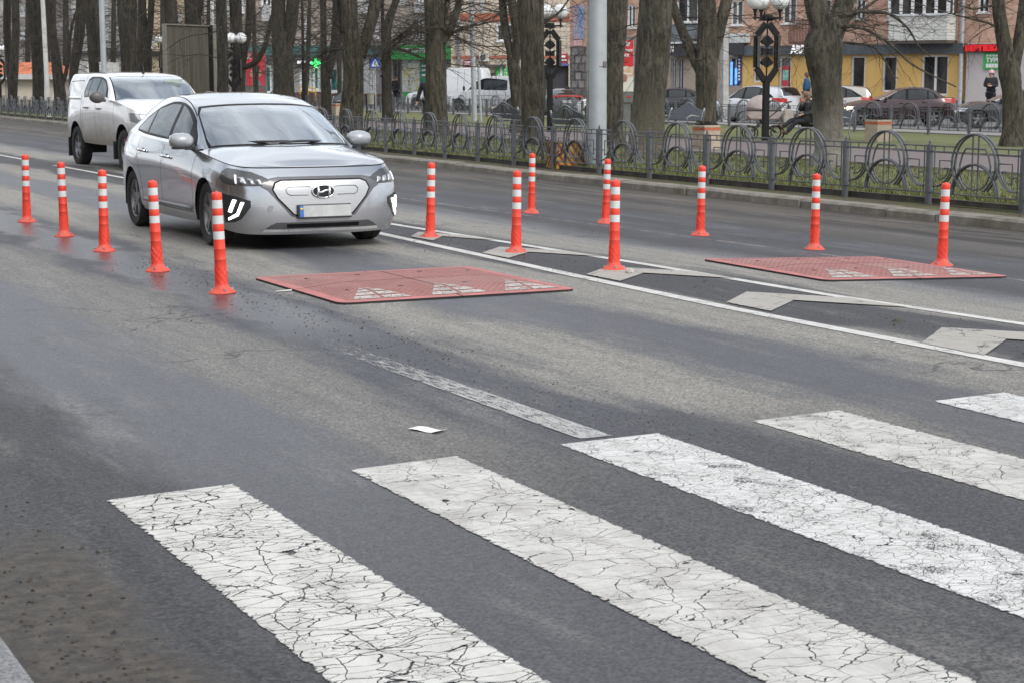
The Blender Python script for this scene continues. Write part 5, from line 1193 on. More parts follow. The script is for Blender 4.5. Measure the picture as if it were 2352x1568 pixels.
# signs on the right shop
sg=F.thing('led_sign','long red glowing text sign over the lilac wall, right of the drain pipe','sign'); mb=MB(); F.box(mb,2213,2330,101.5,120,-.30,-.055); mb.build('sign_box',mat('sign_black',(.10,.012,.016),.5),sg); letters(sg,F,'БЕЗПЕКА',2214,2296,103,118.5,redlit,-.33,.075)
mb=MB(); q=[F.p(x,y,-.33) for x,y in ((2311,102),(2322,102),(2328,111),(2321,119),(2310,119),(2317,111))]; mb.prism(q,-.35,-.31,lambda u,v,h:(u,h,v)); mb.build('green_arrow',greenlit,sg)
sg=F.thing('green_poster','green wall poster with big white letters on the lilac wall, partly behind a trunk','sign'); mb=MB(); F.box(mb,2257,2300,122,160,-.12,-.055); mb.build('poster_board',green_m,sg); letters(sg,F,'ТУРИ',2263,2298,133,144,white_s,-.14,.04)
mb=MB(); 
for k in range(5): F.box(mb,2263+7*k,2268+7*k,126,130.5,-.135,-.122); F.box(mb,2263+7*k,2269+7*k,147,156,-.135,-.122)
mb.build('poster_glyphs',white_s,sg)
# stone pilaster and banner at the left corner
st=F.thing('stone_pilaster','grey rough stone clad pier at the left corner of the brick house','pillar'); mb=MB(); u0,u1=F.p(1309,188,-.4)[0],F.p(1353,188,-.4)[0]; mb.box(u0,u1,-.42,-.004,-.3,F.p(1330,108)[1])
mb.build('stone_pilaster',plaster('stone_cladding',(.20,.19,.19),(.34,.31,.30),2.5,(.42,.42,.05,.45,.35)),st)
bn=F.thing('banner','narrow blue and pink banner hanging on the brick corner above the stone pier','banner'); mb=MB(); F.box(mb,1316,1341,12,90,-.06,-.03)
mb.build('banner_cloth',plaster('banner_print',(.16,.27,.42),(.55,.36,.42),.9),bn); mb=MB(); F.box(mb,1317,1336,92,106,-.075,-.03); mb.build('banner_plate',mat('plate_pink',(.55,.35,.36),.6),bn)
# --- cream tiled house
F=Facade(1036,118,1316,118); B=F.thing('tiled_building','cream tiled house with red bands, standing behind the white vans','building'); wr=F.rect(1140,1182,54,96); w2=F.rect(1200,1240,54,96); wt2=[F.rect(1140,1182,-90,-40),F.rect(1070,1100,-90,-40)]
pas=F.rect(1238,1306,150,260)
mb=MB(); wall(mb,0,F.p(1316,188)[0],-.3,14,[wr,w2]+wt2+[(pas[0],pas[1],-.2,pas[3])],dep=.3); mb.build('wall',cream_m,B,fixn=False)
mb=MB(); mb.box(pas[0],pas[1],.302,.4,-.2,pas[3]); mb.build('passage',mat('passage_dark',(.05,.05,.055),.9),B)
for r in (wr,w2,*wt2): window(B,r,bars=1,fw=.14,pm_=pane_d)
mb=MB(); 
for a,b in ((31.8,50),(129,135)): F.box(mb,1040,1314,a,b,-.05,-.003)
mb.build('red_band',red_band,B); mb=MB(); F.box(mb,1096,1162,149,154.5,-.4,-.003); F.box(mb,1097,1140,168,175,-.08,-.003); mb.build('dark_ledge',mat('ledge_dark',(.08,.07,.07),.8),B)
mb=MB(); a=F.p(1054,188)[0]; mb.tube([(a,-.15,0),(a,-.15,13)],.11,8); mb.build('drain_pipe',pipe_m,B,smooth=True)
ac=F.thing('air_conditioner','white air conditioner box on the cream tiled wall','air conditioner'); mb=MB(); F.box(mb,1100,1123,124,142,-.45,-.06); bevel(mb.build('casing',mat('ac_white',(.62,.62,.6),.5),ac),.03); u,z=F.p(1109,133,-.46); mb=MB(); mb.lathe([(.19,-.47),(.19,-.452)],18,'y',loc=(u,0,z)); mb.build('fan_grille',mat('fan_dark',(.1,.1,.1),.6),ac)
sg=F.thing('shop_plate','small maroon shield plate hanging left of the air conditioner','sign'); mb=MB(); F.box(mb,1065,1082,138,153,-.12,-.06); q=[F.p(x,y,-.12) for x,y in ((1070,153),(1077,153),(1073.5,158))]; mb.prism(q,-.12,-.07,lambda u,v,h:(u,h,v)); mb.build('plate',mat('maroon_plate',(.22,.02,.04),.5),sg); mb=MB(); F.box(mb,1067,1080,142,144.5,-.135,-.122); F.box(mb,1067,1080,147,149.5,-.135,-.122); mb.build('plate_text',white_s,sg)
sg=F.thing('pharmacy_sign','green pharmacy panels with white letters, left of the slender forked tree','sign'); mb=MB(); F.box(mb,1139,1148,155,182,-.14,-.04); F.box(mb,1154,1170,155,182,-.14,-.04); mb.build('green_panel',green_m,sg); mb=MB(); F.box(mb,1148.3,1153.7,154,182,-.12,-.04); mb.build('white_divider',white_s,sg)
for k,ch in enumerate('АПТ'): letters(sg,F,ch,1158,1164,158+8*k,164+8*k,white_s,-.17,.04)
q=[F.p(x,y,-.15) for x,y in ((1141,178),(1143,180),(1147.5,171),(1146,170))]; mb=MB(); mb.prism(q,-.155,-.142,lambda u,v,h:(u,h,v)); mb.build('tick_mark',white_s,sg)
sg=F.thing('passage_sign','red and blue sign over the dark passage','sign'); mb=MB(); F.box(mb,1282,1304,124,146,-.15,-.05); mb.build('sign_board',mat('sign_redpink',(.5,.05,.08),.5,var=.5,scale=1.2),sg); mb=MB(); F.box(mb,1282,1304,146,152,-.15,-.05); mb.build('sign_foot',mat('sign_blue',(.1,.12,.35),.5),sg); mb=MB(); F.box(mb,1285,1298,128,133,-.165,-.152); F.box(mb,1285,1301,137,140,-.165,-.152); mb.build('sign_text',white_s,sg)
# --- beige house with the pharmacies
F=Facade(545,130,1043,130); B=F.thing('beige_building','beige house with teal fascia and green pharmacy shop, left of the cream tiled house','building')
W=[(554,566,0,30),(604,628,-18,15),(582,590,70,98),(600,607,70,98),(641,649,60,98),(700,712,45,95),(954,974,42,91),(920,936,-60,10),(954,974,-40,10),(860,872,45,92),(1000,1016,42,91),(770,790,40,92),(690,706,-50,-2),(780,796,-50,-2),(826,846,-30,2)]
G=[(755,779,155,213),(800,830,155,213),(849,861,157,215),(890,899,157,214),(688,701,152,209),(703,716,152,209),(718,735,152,209),(600,625,150,215),(640,665,150,215)]
dr=(903,922,140,226); HR=[F.rect(*r) for r in W]; HG=[F.rect(*r) for r in G]; DR=F.rect(*dr)
mb=MB(); wall(mb,0,F.p(1043,188)[0],3.6,15,HR); mb.build('upper_wall',beige_m,B,fixn=False); mb=MB(); wall(mb,0,F.p(1043,188)[0],-.3,3.6,HG+[DR],y=-.02,back=.5); mb.build('shop_wall',plaster('grey_shop_wall',(.25,.24,.24),(.33,.32,.32),.5),B,fixn=False)
for r in HR: window(B,r,bars=1,fw=.13)
for r in HG: window(B,r,bars=0,fw=.17,pm_=pane_t,sill=True)
window(B,DR,bars=1,fw=.1,pm_=pane_d,sill=False,fm=mat('door_dark',(.12,.12,.12),.5),name='door')
mb=MB(); F.box(mb,560,897,105,128,-.6,-.025); mb.build('teal_fascia',teal_m,B); mb=MB(); F.box(mb,560,897,129,136,-.35,-.025); mb.build('grey_ledge',mat('ledge_grey',(.3,.28,.27),.8),B)
mb=MB(); F.box(mb,604,629,17,49,-1.0,-.003); bal=mb.build('balcony',palegrey,B); mb=MB(); F.box(mb,824,846,8,32,-1.0,-.003); mb.build('balcony',palegrey,B); mb=MB(); F.box(mb,952,978,8,30,-1.0,-.003); mb.build('balcony',palegrey,B)
mb=MB(); F.box(mb,836,848,126,216,-.2,-.023); mb.build('pilaster',palegrey,B); mb=MB(); F.box(mb,668,742,213,240,-.25,-.023); F.box(mb,742,900,217,240,-.25,-.023); mb.build('plinth',mat('brown_plinth',(.13,.06,.05),.85,var=.3),B)
sg=F.thing('green_shop_sign','broad green shop sign with white lettering over the door, behind the white box van','sign'); mb=MB(); F.box(mb,898,1042,105,137,-.7,-.03); mb.build('sign_board',green_m,sg); letters(sg,F,'АПТЕКА ОПТОВИХ ЦІН',915,1012,111.5,124,white_s,-.74,.05); mb=MB(); F.box(mb,1037,1043,105,168,-.75,-.70); mb.build('sign_leg',greenlit if False else green_m,sg)
for lab,(a,b,c,d),m in (('white shop window poster dotted with yellow flyers, right of the door',(924,964,137,212),'f'),('dark green window poster behind the white van nose',(966,998,143,212),'g')):
    wp=F.thing('window_poster',lab,'poster'); mb=MB(); F.box(mb,a,b,c,d,-.10,-.03); mb.build('poster_sheet',mat('poster_pale',(.55,.57,.53),.6) if m=='f' else mat('poster_green',(.03,.24,.13),.5),wp)
    if m=='f':
        mb=MB(); rr_=random.Random(4)
        for k in range(26): x=rr_.uniform(927,958); y=rr_.uniform(150,206); F.box(mb,x,x+rr_.uniform(2,6),y,y+rr_.uniform(2,5),-.115-.001*k,-.102)
        mb.build('flyers',mat('flyer_yellow',(.55,.47,.08),.6,var=.6,scale=1.5),wp); mb=MB(); F.box(mb,926,963,213,225,-.11,-.03); mb.build('green_foot',green_m,wp)
    else:
        mb=MB(); 
        for y in (150,160,171): F.box(mb,969,985,y,y+4,-.115,-.102)
        mb.build('poster_text',white_s,wp)
sg=F.thing('pharmacy_lightbox','dark pharmacy sign with white letters and a lit green cross','sign'); mb=MB(); F.box(mb,680,722,136,149,-.4,-.05); mb.build('sign_box',darkf,sg); letters(sg,F,'аптека',683,718,140,147,white_glow,-.43,.04)
mb=MB(); u,z=F.p(725,145,-.5); r=.21; mb.box(u-r*1.6,u+r*1.6,-.56,-.5,z-r*.5,z+r*.5); mb.box(u-r*.5,u+r*.5,-.565,-.495,z-r*1.6,z+r*1.6); mb.build('green_cross',greenlit,sg)
rl=F.thing('yellow_handrail','yellow handrail on the pharmacy ramp','handrail'); mb=MB()
for y in (202,210): a=F.p(688,y-2,-1.5); b=F.p(726,y+2,-1.5); mb.tube([(a[0],-1.5,a[1]),(b[0],-1.5,b[1])],.045,6)
for x in (689,707,725): a=F.p(x,202,-1.5); mb.tube([(a[0],-1.5,.0),(a[0],-1.5,a[1])],.04,6)
mb.build('rail',mat('rail_yellow',(.6,.38,.03),.5),rl)
# --- far houses at the end of the avenue
def far_house(label,px0,px1,D,m,wins,bandm=None,roof=0):
    F=Facade(px0,D,px1,D); B=F.thing('apartment_building',label,'building',None); hs=[F.rect(*w_) for w_ in wins]; mb=MB(); wall(mb,0,F.p(px1,188)[0],-.4,22,hs,dep=.2,back=9); mb.build('wall',m,B,fixn=False)
    for r in hs: window(B,r,bars=1,fw=.16)
    if bandm: mb=MB(); F.box(mb,px0+1,px1-1,118,128,-.4,-.004); mb.build('fascia',bandm,B)
    return F,B
g=lambda xs,ys,w_,h:[(x,x+w_,y,y+h) for x in xs for y in ys]
far_house('pink grey apartment house at the far left, behind the orange kiosk',-140,168,170,pinkgrey,g(range(-120,160,34),(8,62,-50),13,30))
far_house('pale grey apartment house above the pickup canopy',170,330,158,palegrey,g(range(180,320,30),(2,58,-60),13,34),slate)
far_house('warm cream apartment house above the ribbed billboard',332,470,150,creamy,g(range(345,460,32),(30,84,-40),12,28),darkf)
far_house('pinkish apartment house between the ribbed billboard and the beige house',472,546,146,pinkgrey,g((478,500,522),(10,66,-50),12,30),mat('brown_band',(.2,.09,.07),.8))
far_house('long pale apartment house closing the street beyond the left edge',-900,-150,230,palegrey,g(range(-880,-170,46),(20,70,-40,-100),16,26))
# kiosks
F=Facade(-40,112,136,112); K=F.thing('kiosk','beige kiosk with an orange roof and pale eaves at the far left','kiosk'); mb=MB(); u1=F.p(134,188)[0]; z0,z1=F.p(60,183)[1],F.p(60,171)[1]; zr=F.p(60,143)[1]
mb.box(0,u1,0,4,-.3,z0-.002); mb.build('wall',plaster('kiosk_beige',(.46,.40,.34),(.54,.475,.41),.4),K); mb=MB(); mb.box(-.3,u1+.3,-.5,4.3,z0,z1); mb.build('eaves',mat('eaves_pale',(.5,.5,.5),.6),K); mb=MB(); mb.add([(-.3,-.5,z1+.003),(u1+.3,-.5,z1+.003),(u1-.5,2,zr),(.5,2,zr),(u1+.3,4.3,z1+.003),(-.3,4.3,z1+.003)],[(0,1,2,3),(1,4,2),(4,5,3,2),(5,0,3),(0,5,4,1)]); mb.build('roof',mat('orange_roof',(.52,.16,.07),.7,var=.2),K)
mb=MB(); mb.box(u1*.30,u1*.31,-.02,0,-.2,z0-.1); mb.box(u1*.72,u1*.73,-.02,0,-.2,z0-.1); mb.build('wall_seam',mat('seam_brown',(.2,.15,.12),.8),K)
F=Facade(201,104,246,104); K=F.thing('kiosk','small white kiosk with an orange mark on its fascia, above the pickup canopy','kiosk'); mb=MB(); F.box(mb,201,246,143,171,-.3,3); mb.build('fascia',mat('kiosk_white',(.6,.6,.58),.6),K); mb=MB(); F.box(mb,202,245,171.5,190,-.25,3); mb.build('panel',mat('kiosk_grey',(.26,.29,.32),.6),K); mb=MB(); F.box(mb,203,244,190.5,262,0,2.8); mb.build('wall',mat('kiosk_dark',(.1,.1,.1),.8),K); mb=MB(); q=[F.p(x,y,-.3) for x,y in ((205,144),(214,144),(216,149),(211,153),(206,150))]; mb.prism(q,-.33,-.301,lambda u,v,h:(u,h,v)); mb.build('orange_mark',mat('mark_orange',(.6,.27,.02),.5),K)
# --- free standing things in the park and street
polegrey=mat('pole_grey',(.40,.43,.45),.45,.2,var=.07,scale=2,dirt=((.22,.2,.18),5,.25)); blackiron=mat('black_iron',(.010,.010,.011),.6,.0,var=.2,spec=.25); concrete=mat('concrete_pole',(.36,.35,.34),.85,var=.2,scale=3); whitepole=mat('white_pole',(.60,.60,.58),.6,var=.15,scale=2,dirt=((.3,.29,.27),4,.5))
def pole(name,label,px,D,top,w0,w1,m,z=0,rings=(),n=20):
    p=farx(px,D,z); t=thing(name,label,'pole',p); k=D/FPX; H=9.0; q=far(top[0],top[1],D)-p; d=q/q.z; mb=MB(); mb.tube([Vector((0,0,-.1)),d*2.5,d*H],[w0*k/2,(w0+(w1-w0)*.45)*k/2,w1*k/2],n); o=mb.build('shaft',m,t,smooth=True,auto=50)
    mb=MB(); mb.tube([d*H,d*H+Vector((0,0,.35)),d*H+Vector((-.5,0,.6)),d*H+Vector((-1.6,0,.7))],[w1*k/2.2,w1*k/2.4,.04,.035],10); mb.obox(d*H+Vector((-1.9,0,.7)),(1,0,0),(0,1,0),(0,0,1),.35,.12,.05); mb.build('lamp_arm',m,t,smooth=True,auto=50)
    for y in rings: zz=hgt(y,D); mb=MB(); mb.lathe([(w0*k*.62,zz),(w0*k*.68,zz+.05),(w0*k*.62,zz+.1)],16,loc=(d.x*zz,d.y*zz,0)); mb.build('collar',m,t,smooth=True)
    return t
bp=pole('tram_pole','big smooth grey steel pole with a dark strap, behind the near railing',1373,33.9,(1373,0),43,40,polegrey,-.05)
k=33.9/FPX; zz=hgt(148,33.9); mb=MB(); mb.lathe([(.172,zz-.012),(.172,zz+.012)],24); mb.obox((.05,-.17,zz+.05),(1,0,0),(0,1,0),(0,0,1),.03,.02,.05); mb.build('strap',mat('strap_dark',(.16,.15,.14),.6),bp)
cd=cw(-1,0)*.19+cw(0,-1)*.02; mb=MB(); mb.tube([cd+Vector((0,0,-.05)),cd+Vector((0,0,8.5))],.028,8); mb.build('conduit',mat('rusty_conduit',(.46,.44,.38),.7,var=.2,scale=3,dirt=((.20,.09,.04),3.5,.9)),bp,smooth=True)
gp=pole('street_pole','thin grey pole with a small box on it, left of the slender forked tree',1090,72,(1083,0),12,9.5,polegrey); zz=hgt(14,72); q=cw(1,0)*.26; mb=MB(); mb.obox(q+Vector((0,0,zz)),(cY,-sY,0),(sY,cY,0),(0,0,1),.09,.10,.24); bevel(mb.build('junction_box',polegrey,gp),.01)
pole('street_pole','narrow black street post with two collars, beside the crossing sign',882,77,(878,0),11,6.5,blackiron,0,(161,178))
pole('street_pole','narrow plain black street post right of the thick twin stemmed tree',697,80,(694,0),8.5,5,blackiron)
pole('street_pole','slim light grey street light pole rising behind the pickup',240,70,(233,0),14,11,polegrey)
pole('street_pole','tall white concrete pole among the dark trunks at left',109,82,(98,0),12,9,whitepole)
pole('street_pole','slim white post behind the top of the ribbed billboard',488,105,(487,0),9,8,whitepole)
pole('street_pole','square grey concrete pole left of the blue neon shop',1665,70,(1664,0),21,18,concrete,0,(),4)
lp=thing('leaning_pipe','thin grey pipe leaning beside the grey pole','pipe',farx(1105,71)); mb=MB(); q=far(1099,150,71)-farx(1105,71); mb.tube([Vector((0,0,-.05)),q],.05,8); mb.build('pipe',polegrey,lp)
# pedestrian crossing sign
D=88; p=farx(862,D); t=thing('crossing_sign','blue square pedestrian crossing sign on a thin post, left of the black street post','road sign',p,-YAW); mb=MB(); mb.tube([(0,.04,-.1),(0,.04,hgt(132,D))],.03,8); mb.build('post',polegrey,t); h=.22*D/88; zc=hgt(145,D); mb=MB(); mb.box(-.235,.235,-.01,.01,zc-.235,zc+.235); mb.build('sign_plate',mat('sign_blue_plate',(.02,.10,.48),.4),t); mb=MB(); mb.prism([(-.19,zc-.18),(.19,zc-.18),(0,zc+.19)],-.02,-.011,lambda u,v,h:(u,h,v)); mb.build('white_triangle',white_s,t)
mb=MB(); blk=mat('sign_black_figure',(.02,.02,.02),.5); mb.ball((.0,-.024,zc+.075),.022,8,6); mb.tube([(0,-.024,zc+.05),(-.005,-.024,zc-.03)],.022,6); mb.tube([(-.005,-.024,zc-.03),(-.05,-.024,zc-.13)],.015,6); mb.tube([(-.005,-.024,zc-.03),(.045,-.024,zc-.13)],.015,6); mb.tube([(0,-.024,zc+.03),(.05,-.024,zc-.02)],.011,6); mb.tube([(0,-.024,zc+.03),(-.05,-.024,zc-.01)],.011,6)
for x in (-.12,-.04,.05,.12): mb.box(x-.012,x+.02,-.026,-.021,zc-.17,zc-.145)
mb.build('walking_figure',blk,t)
# advertising boxes
ml=mat('lightbox_metal',(.17,.175,.165),.5,.3); 
def lightbox(label,px0,px1,py0,py1,D,poster,foot):
    F=Facade(px0,D,px1,D); t=F.thing('lightbox',label,'advertising box'); u0,u1,z0,z1=F.rect(px0,px1,py0,py1); mb=MB(); mb.box(0,u1,0,.22,z0,z1); bevel(mb.build('housing',ml,t),.02); mb=MB(); mb.box(u1*.2,u1*.8,.05,.17,-.1,z0-.003); mb.build('foot',ml,t); mb=MB(); F.box(mb,*poster,-.02,-.003); ps=mb.build('poster',foot,t); return F,t,ps
F,t,ps=lightbox('advertising box with a red fashion poster of a person in a black vest',563,612,115,216,100,(566,609,123,198),mat('poster_pinkred',(.62,.055,.085),.35,var=.06))
wpost=mat('print_white',(.75,.73,.72),.5); blkp=mat('print_black',(.02,.02,.022),.5); skinp=mat('print_skin',(.55,.33,.25),.5); denim=mat('print_denim',(.18,.24,.32),.5)
def shape(F,par,name,pts,m,y): mb=MB(); mb.prism([F.p(x,yy,y) for x,yy in pts],y-.004,y,lambda u,v,h:(u,h,v)); return mb.build(name,m,par)
shape(F,ps,'logo_mark',[(568,126),(577,126),(577,129),(571,129),(571,133),(577,133),(577,136),(568,136)],wpost,-.025)
shape(F,ps,'printed_person',[(579,157),(584,152),(590,152),(596,157),(602,170),(597,177),(594,174),(595,198),(579,198),(581,175),(576,178),(574,172)],skinp,-.024); shape(F,ps,'printed_head',[(584,145),(588,143),(590,146),(590,151),(585,152)],skinp,-.026); shape(F,ps,'printed_vest',[(579,157),(583,153),(587,164),(592,153),(597,158),(594,168),(594,176),(581,176),(580,168)],blkp,-.030); shape(F,ps,'printed_trousers',[(581,177),(594,177),(594,198),(580,198)],mat('print_grey',(.06,.065,.065),.5),-.030); shape(F,ps,'printed_denim',[(594,186),(599,188),(600,198),(594.4,198)],denim,-.027)
mb=MB(); F.box(mb,598,607,207,209.5,-.012,-.003); mb.build('red_caption',mat('caption_red',(.55,.03,.03),.5),t)
F,t,ps=lightbox('advertising box with a red and white skin clinic poster, between the mossy trunks',1405,1460,85,237,61,(1410,1455,93,211),mat('poster_cream',(.66,.64,.57),.35,var=.05))
shape(F,ps,'red_field',[(1410,93),(1455,93),(1455,153),(1446,154.5),(1440,152),(1430,153.5),(1420,151),(1410,152)],mat('poster_red_field',(.60,.035,.045),.35,var=.06),-.026)
letters(ps,F,'видалення',1412,1452,113.5,121,wpost,-.032,.03); letters(ps,F,'РОДИНОК',1413,1445,124,133,wpost,-.032,.05); letters(ps,F,'центр',1420,1446,97,108,wpost,-.032,.06)
mb=MB(); F.box(mb,1420,1443,138.5,140,-.034,-.027); F.box(mb,1420,1442,143,145.5,-.034,-.027); mb.build('fine_print',mat('print_darkred',(.2,.01,.02),.5),ps)
shape(F,ps,'printed_body',[(1413,157),(1420,153),(1424,160),(1426,163),(1432,161),(1445,153.5),(1455,155),(1455,176),(1444,176),(1440,187),(1432,189),(1426,180),(1419,187),(1413,200),(1410,200)],mat('print_flesh',(.60,.42,.28),.5,var=.2,scale=4),-.025); shape(F,ps,'printed_hair',[(1428,177),(1434,171),(1441,177),(1439,187),(1433,190),(1428,185)],mat('print_brown',(.28,.15,.11),.5),-.029)
shape(F,ps,'printed_strap',[(1430,166.5),(1452,170),(1452,172.5),(1430,168.5)],wpost,-.031); mb=MB(); F.box(mb,1440,1450,221,224.5,-.012,-.003); mb.build('red_caption',mat('caption_red',(.55,.03,.03),.5),t)
# ribbed back of a hoarding
F=Facade(386,72,496,74.5); t=F.thing('billboard','tall brown ribbed back of a billboard, behind the pickup cab','billboard'); u0,u1,z0,z1=F.rect(388,484,57,290); mb=MB(); mb.box(0,u1,.1,.16,0,z1-.05); 
n=64
for k in range(n): a=u1*k/n; mb.box(a,a+u1/n*.5,.06,.1,0,z1-.06)
m,tt=newmat('ribbed_sheet'); v=tt.obj(); x_=tt.noise(tt.scale(v,(14,1,.25)),1.0,4,.7); tt.link(tt.mix(tt.ramp(x_,.3,.7),(.075,.068,.056),(.20,.185,.155)),tt.b.inputs['Base Color']); tt.b.inputs['Roughness'].default_value=.65
mb.build('ribbed_sheet',m,t); fm_=mat('hoarding_frame',(.22,.21,.18),.6,.3); mb=MB(); mb.box(-.06,u1+.03,0,.2,z1-.05,z1); mb.box(-.06,0,0,.2,-.1,z1-.05); mb.build('frame',fm_,t); a,b=F.p(486,188)[0],F.p(496,188)[0]; mb=MB(); mb.box(u1+.032,u1+.09,-.1,.3,-.1,z1+.02); mb.build('dark_edge',mat('edge_dark',(.02,.018,.016),.8),t); mb=MB(); mb.box(u1+.093,b,-.1,.3,-.1,z1+.02); mb.build('side_panel',fm_,t)
# globe lamps
globe_m=mat('milk_glass',(.78,.79,.80),.18,var=.03,coat=.4); lit_side_grey=mat('lamp_frame_lit_side_paint',(.055,.052,.046),.6)
def globe_lamp(label,px,D,yg,base=0.0):
    p=farx(px,D,base); t=thing('globe_lamp',label,'street lamp',p,-YAW+.35,'black park lamps with milk glass globes'); zg=hgt(yg,D)-base; zt=zg-.34; k=.22
    mb=MB(); mb.box(-.075,.075,-.075,.075,-.1,zt-1.70); o=mb.build('post',blackiron,t); bevel(o,.01)
    mb=MB()
    for s in (-1,1):
        P=[(0+s*.05,0,zt-1.72),(s*.30,0,zt-1.38),(s*.30,0,zt-.55),(s*.05,0,zt-.25)]
        for a,b in zip(P[:-1],P[1:]): mb.bar(a,b,.16,.075,(0,1,0))
    o=mb.build('frame',blackiron,t); bevel(o,.008)
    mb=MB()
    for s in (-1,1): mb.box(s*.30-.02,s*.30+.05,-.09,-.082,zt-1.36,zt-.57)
    mb.build('painted_lit_side',lit_side_grey,t)  # paler grey strips paint the lit side of the black frame
    for zz,lob in ((zt-1.24,'leaf'),(zt-.96,'block'),(zt-.70,'leaf')):
        mb=MB()
        for sg_ in (-1,1):
            if lob=='leaf':
                for tilt in (.5,-.35): mb.prism([(sg_*(.02+.225*math.sin(q)**1.0*(.9 if tilt>0 else .7)*(1 if q<PI else 0))+0,(-.15+.30*q/PI)*(1 if tilt>0 else .7)+tilt*.02) for q in np.linspace(0,PI,9)],-.016,.016,lambda u,v,h,t_=tilt:(u*.92,h+u*t_*.9,zz+v))
            else: mb.prism([(sg_*.02,-.07),(sg_*.14,-.09),(sg_*.15,.09),(sg_*.02,.06)],-.05,.05,lambda u,v,h:(u,h,zz+v))
        mb.build('ornament',blackiron,t)
    mb=MB(); mb.tube([(0,0,zt-1.75),(0,0,zt-.02)],.022,6); mb.box(-.12,.12,-.07,.07,zt-.18,zt-.02); mb.bar((-.42,0,zt-.10),(.42,0,zt-.10),.05,.05); mb.bar((0,-.42,zt-.14),(0,.42,zt-.14),.05,.05); mb.build('bracket',blackiron,t)
    for x,y in ((-.36,0),(.36,0),(0,.36)):
        mb=MB(); mb.tube([(x,y,zt-.16),(x,y,zt+.02),(x,y,zt+.12)],[.022,.03,.075],10); st=mb.build('globe_holder',blackiron,t,smooth=True); mb=MB(); mb.ball((x,y,zg),.235,20,12); mb.build('globe',globe_m,st,smooth=True)
for l,px,D,yg in (('nearest globe lamp, standing beside the whitewashed tree and the pram',1760,47,2),('globe lamp half hidden by the stout mossy tree, above the big striped block',1263,57,27),('globe lamp left of the red fashion poster, by the long low limb',537,78,88),('small distant globe lamp at the left edge of the ribbed billboard',380,112,92),('small distant globe lamp at the far left edge of the view',0,108,113)): globe_lamp(l,px,D,yg)
# benches
slat_m=mat('bench_slate',(.105,.115,.135),.55,var=.12,scale=4); bench_iron=mat('bench_iron',(.32,.33,.33),.5,.2)
def make_bench():
    t=thing('bench','b','bench'); L=1.9
    for s in (-1,1):
        mb=MB(); y=s*.86; mb.tube([(-.05,y,.0),(.0,y,.2),(-.02,y,.40),(.42,y,.42),(.40,y,.2),(.46,y,0)],.022,6); mb.tube([(.0,y,.40),(-.06,y,.62),(-.14,y,.86)],.024,6); mb.tube([(.42,y,.42),(.44,y,.60),(.30,y,.66),(.02,y,.62)],.02,6); mb.build('iron_end',bench_iron,t,smooth=True)
    for k in range(4):
        mb=MB(); mb.box(.02+.105*k,.02+.105*k+.09,-L/2,L/2,.43,.462); bevel(mb.build('seat_slat',slat_m,t),.008)
    mb=MB(); mb.obox((-.055,0,.57),(0,1,0),(-.26,0,1),(1,0,.26),L/2,.065,.014); bevel(mb.build('back_slat',slat_m,t),.006)
    mb=MB(); n=22; top=lambda y:.74+.20*math.exp(-(y/.42)**2)-.02*(abs(y)>.75)
    ys=[-L/2+L*i/n for i in range(n+1)]; poly=[(y,.655) for y in ys[:1]]+[(ys[-1],.655)]+[(y,top(y)+.06) for y in ys[::-1]]
    mb.prism(poly,-.014,.014,lambda u,v,h:(-.075-(v-.655)*.26+h,u,v)); mb.build('arched_back',slat_m,t)
    mb=MB(); 
    for r in (.30,.22): mb.tube([(-.135-.06*math.sin(a)+.02,math.cos(a)*r*1.1,.72+math.sin(a)*r*.95) for a in np.linspace(0,PI,13)],.014,6)
    mb.tube([(-.08,0,.60),(-.17,0,.98)],.014,6); mb.build('arch_ornament',bench_iron,t,smooth=True); return t
bn0=make_bench()
for i,(lab,p,rz) in enumerate([('slate bench with arched back beside the white passenger van, left of the stout tree',flat(1168,312),0.0),('slate bench seen from behind, left of the big grey pole',flat(1312,333),0.0),('slate bench with arched back between the ropy tree and the striped planter',flat(1570,318),PI),('slate bench under the seated person with the pram',flat(1905,323),PI),('slate bench with arched back right of the black post over the hatchback roof',flat(776,262),PI)]):
    o=bn0 if i==0 else copy_tree(bn0); o.location=p; o.rotation_euler=(0,0,rz); o['label']=lab; o['group']='slate park benches'
# concrete planters
plant_c=mat('planter_concrete',(.40,.335,.255),.9,var=.15,scale=6,dirt=((.2,.16,.13),7,.5)); plant_o=mat('planter_orange_band',(.42,.12,.06),.85,var=.2,scale=9); soil=mat('planter_soil',(.018,.015,.012),.95)
def planter(label,px,py,w_,h,rz):
    t=thing('planter',label,'planter',flat(px,py),rz,'concrete planters with an orange band'); k=w_/2; mb=MB(); mb.box(-k,k,-k,k,-.05,h*.80); bevel(mb.build('block',plant_c,t),.015); mb=MB(); mb.box(-k-.003,k+.003,-k-.003,k+.003,h*.80,h*.90); mb.build('orange_band',plant_o,t); mb=MB(); mb.box(-k,k,-k,k,h*.902,h); bevel(mb.build('rim',plant_c,t),.012); mb=MB(); mb.box(-k*.8,k*.8,-k*.8,k*.8,h+.002,h+.03); rr_=random.Random(int(px))
    for _ in range(60): a=Vector((rr_.uniform(-k,k)*.75,rr_.uniform(-k,k)*.75,h)); mb.tube([a,a+Vector((rr_.uniform(-.09,.09),rr_.uniform(-.09,.09),rr_.uniform(.02,.10)))],.008,3,False)
    mb.build('dead_plants',soil,t)
planter('concrete planter with an orange band in front of the forked tree',1622,345,.47,.58,R(4)); planter('concrete planter with an orange band right of the whitewashed tree',2016,328,.5,.60,R(4)); planter('small beige planter at the foot of the broad forked tree, over the hatchback mirror',780,268,.6,.6,R(0))
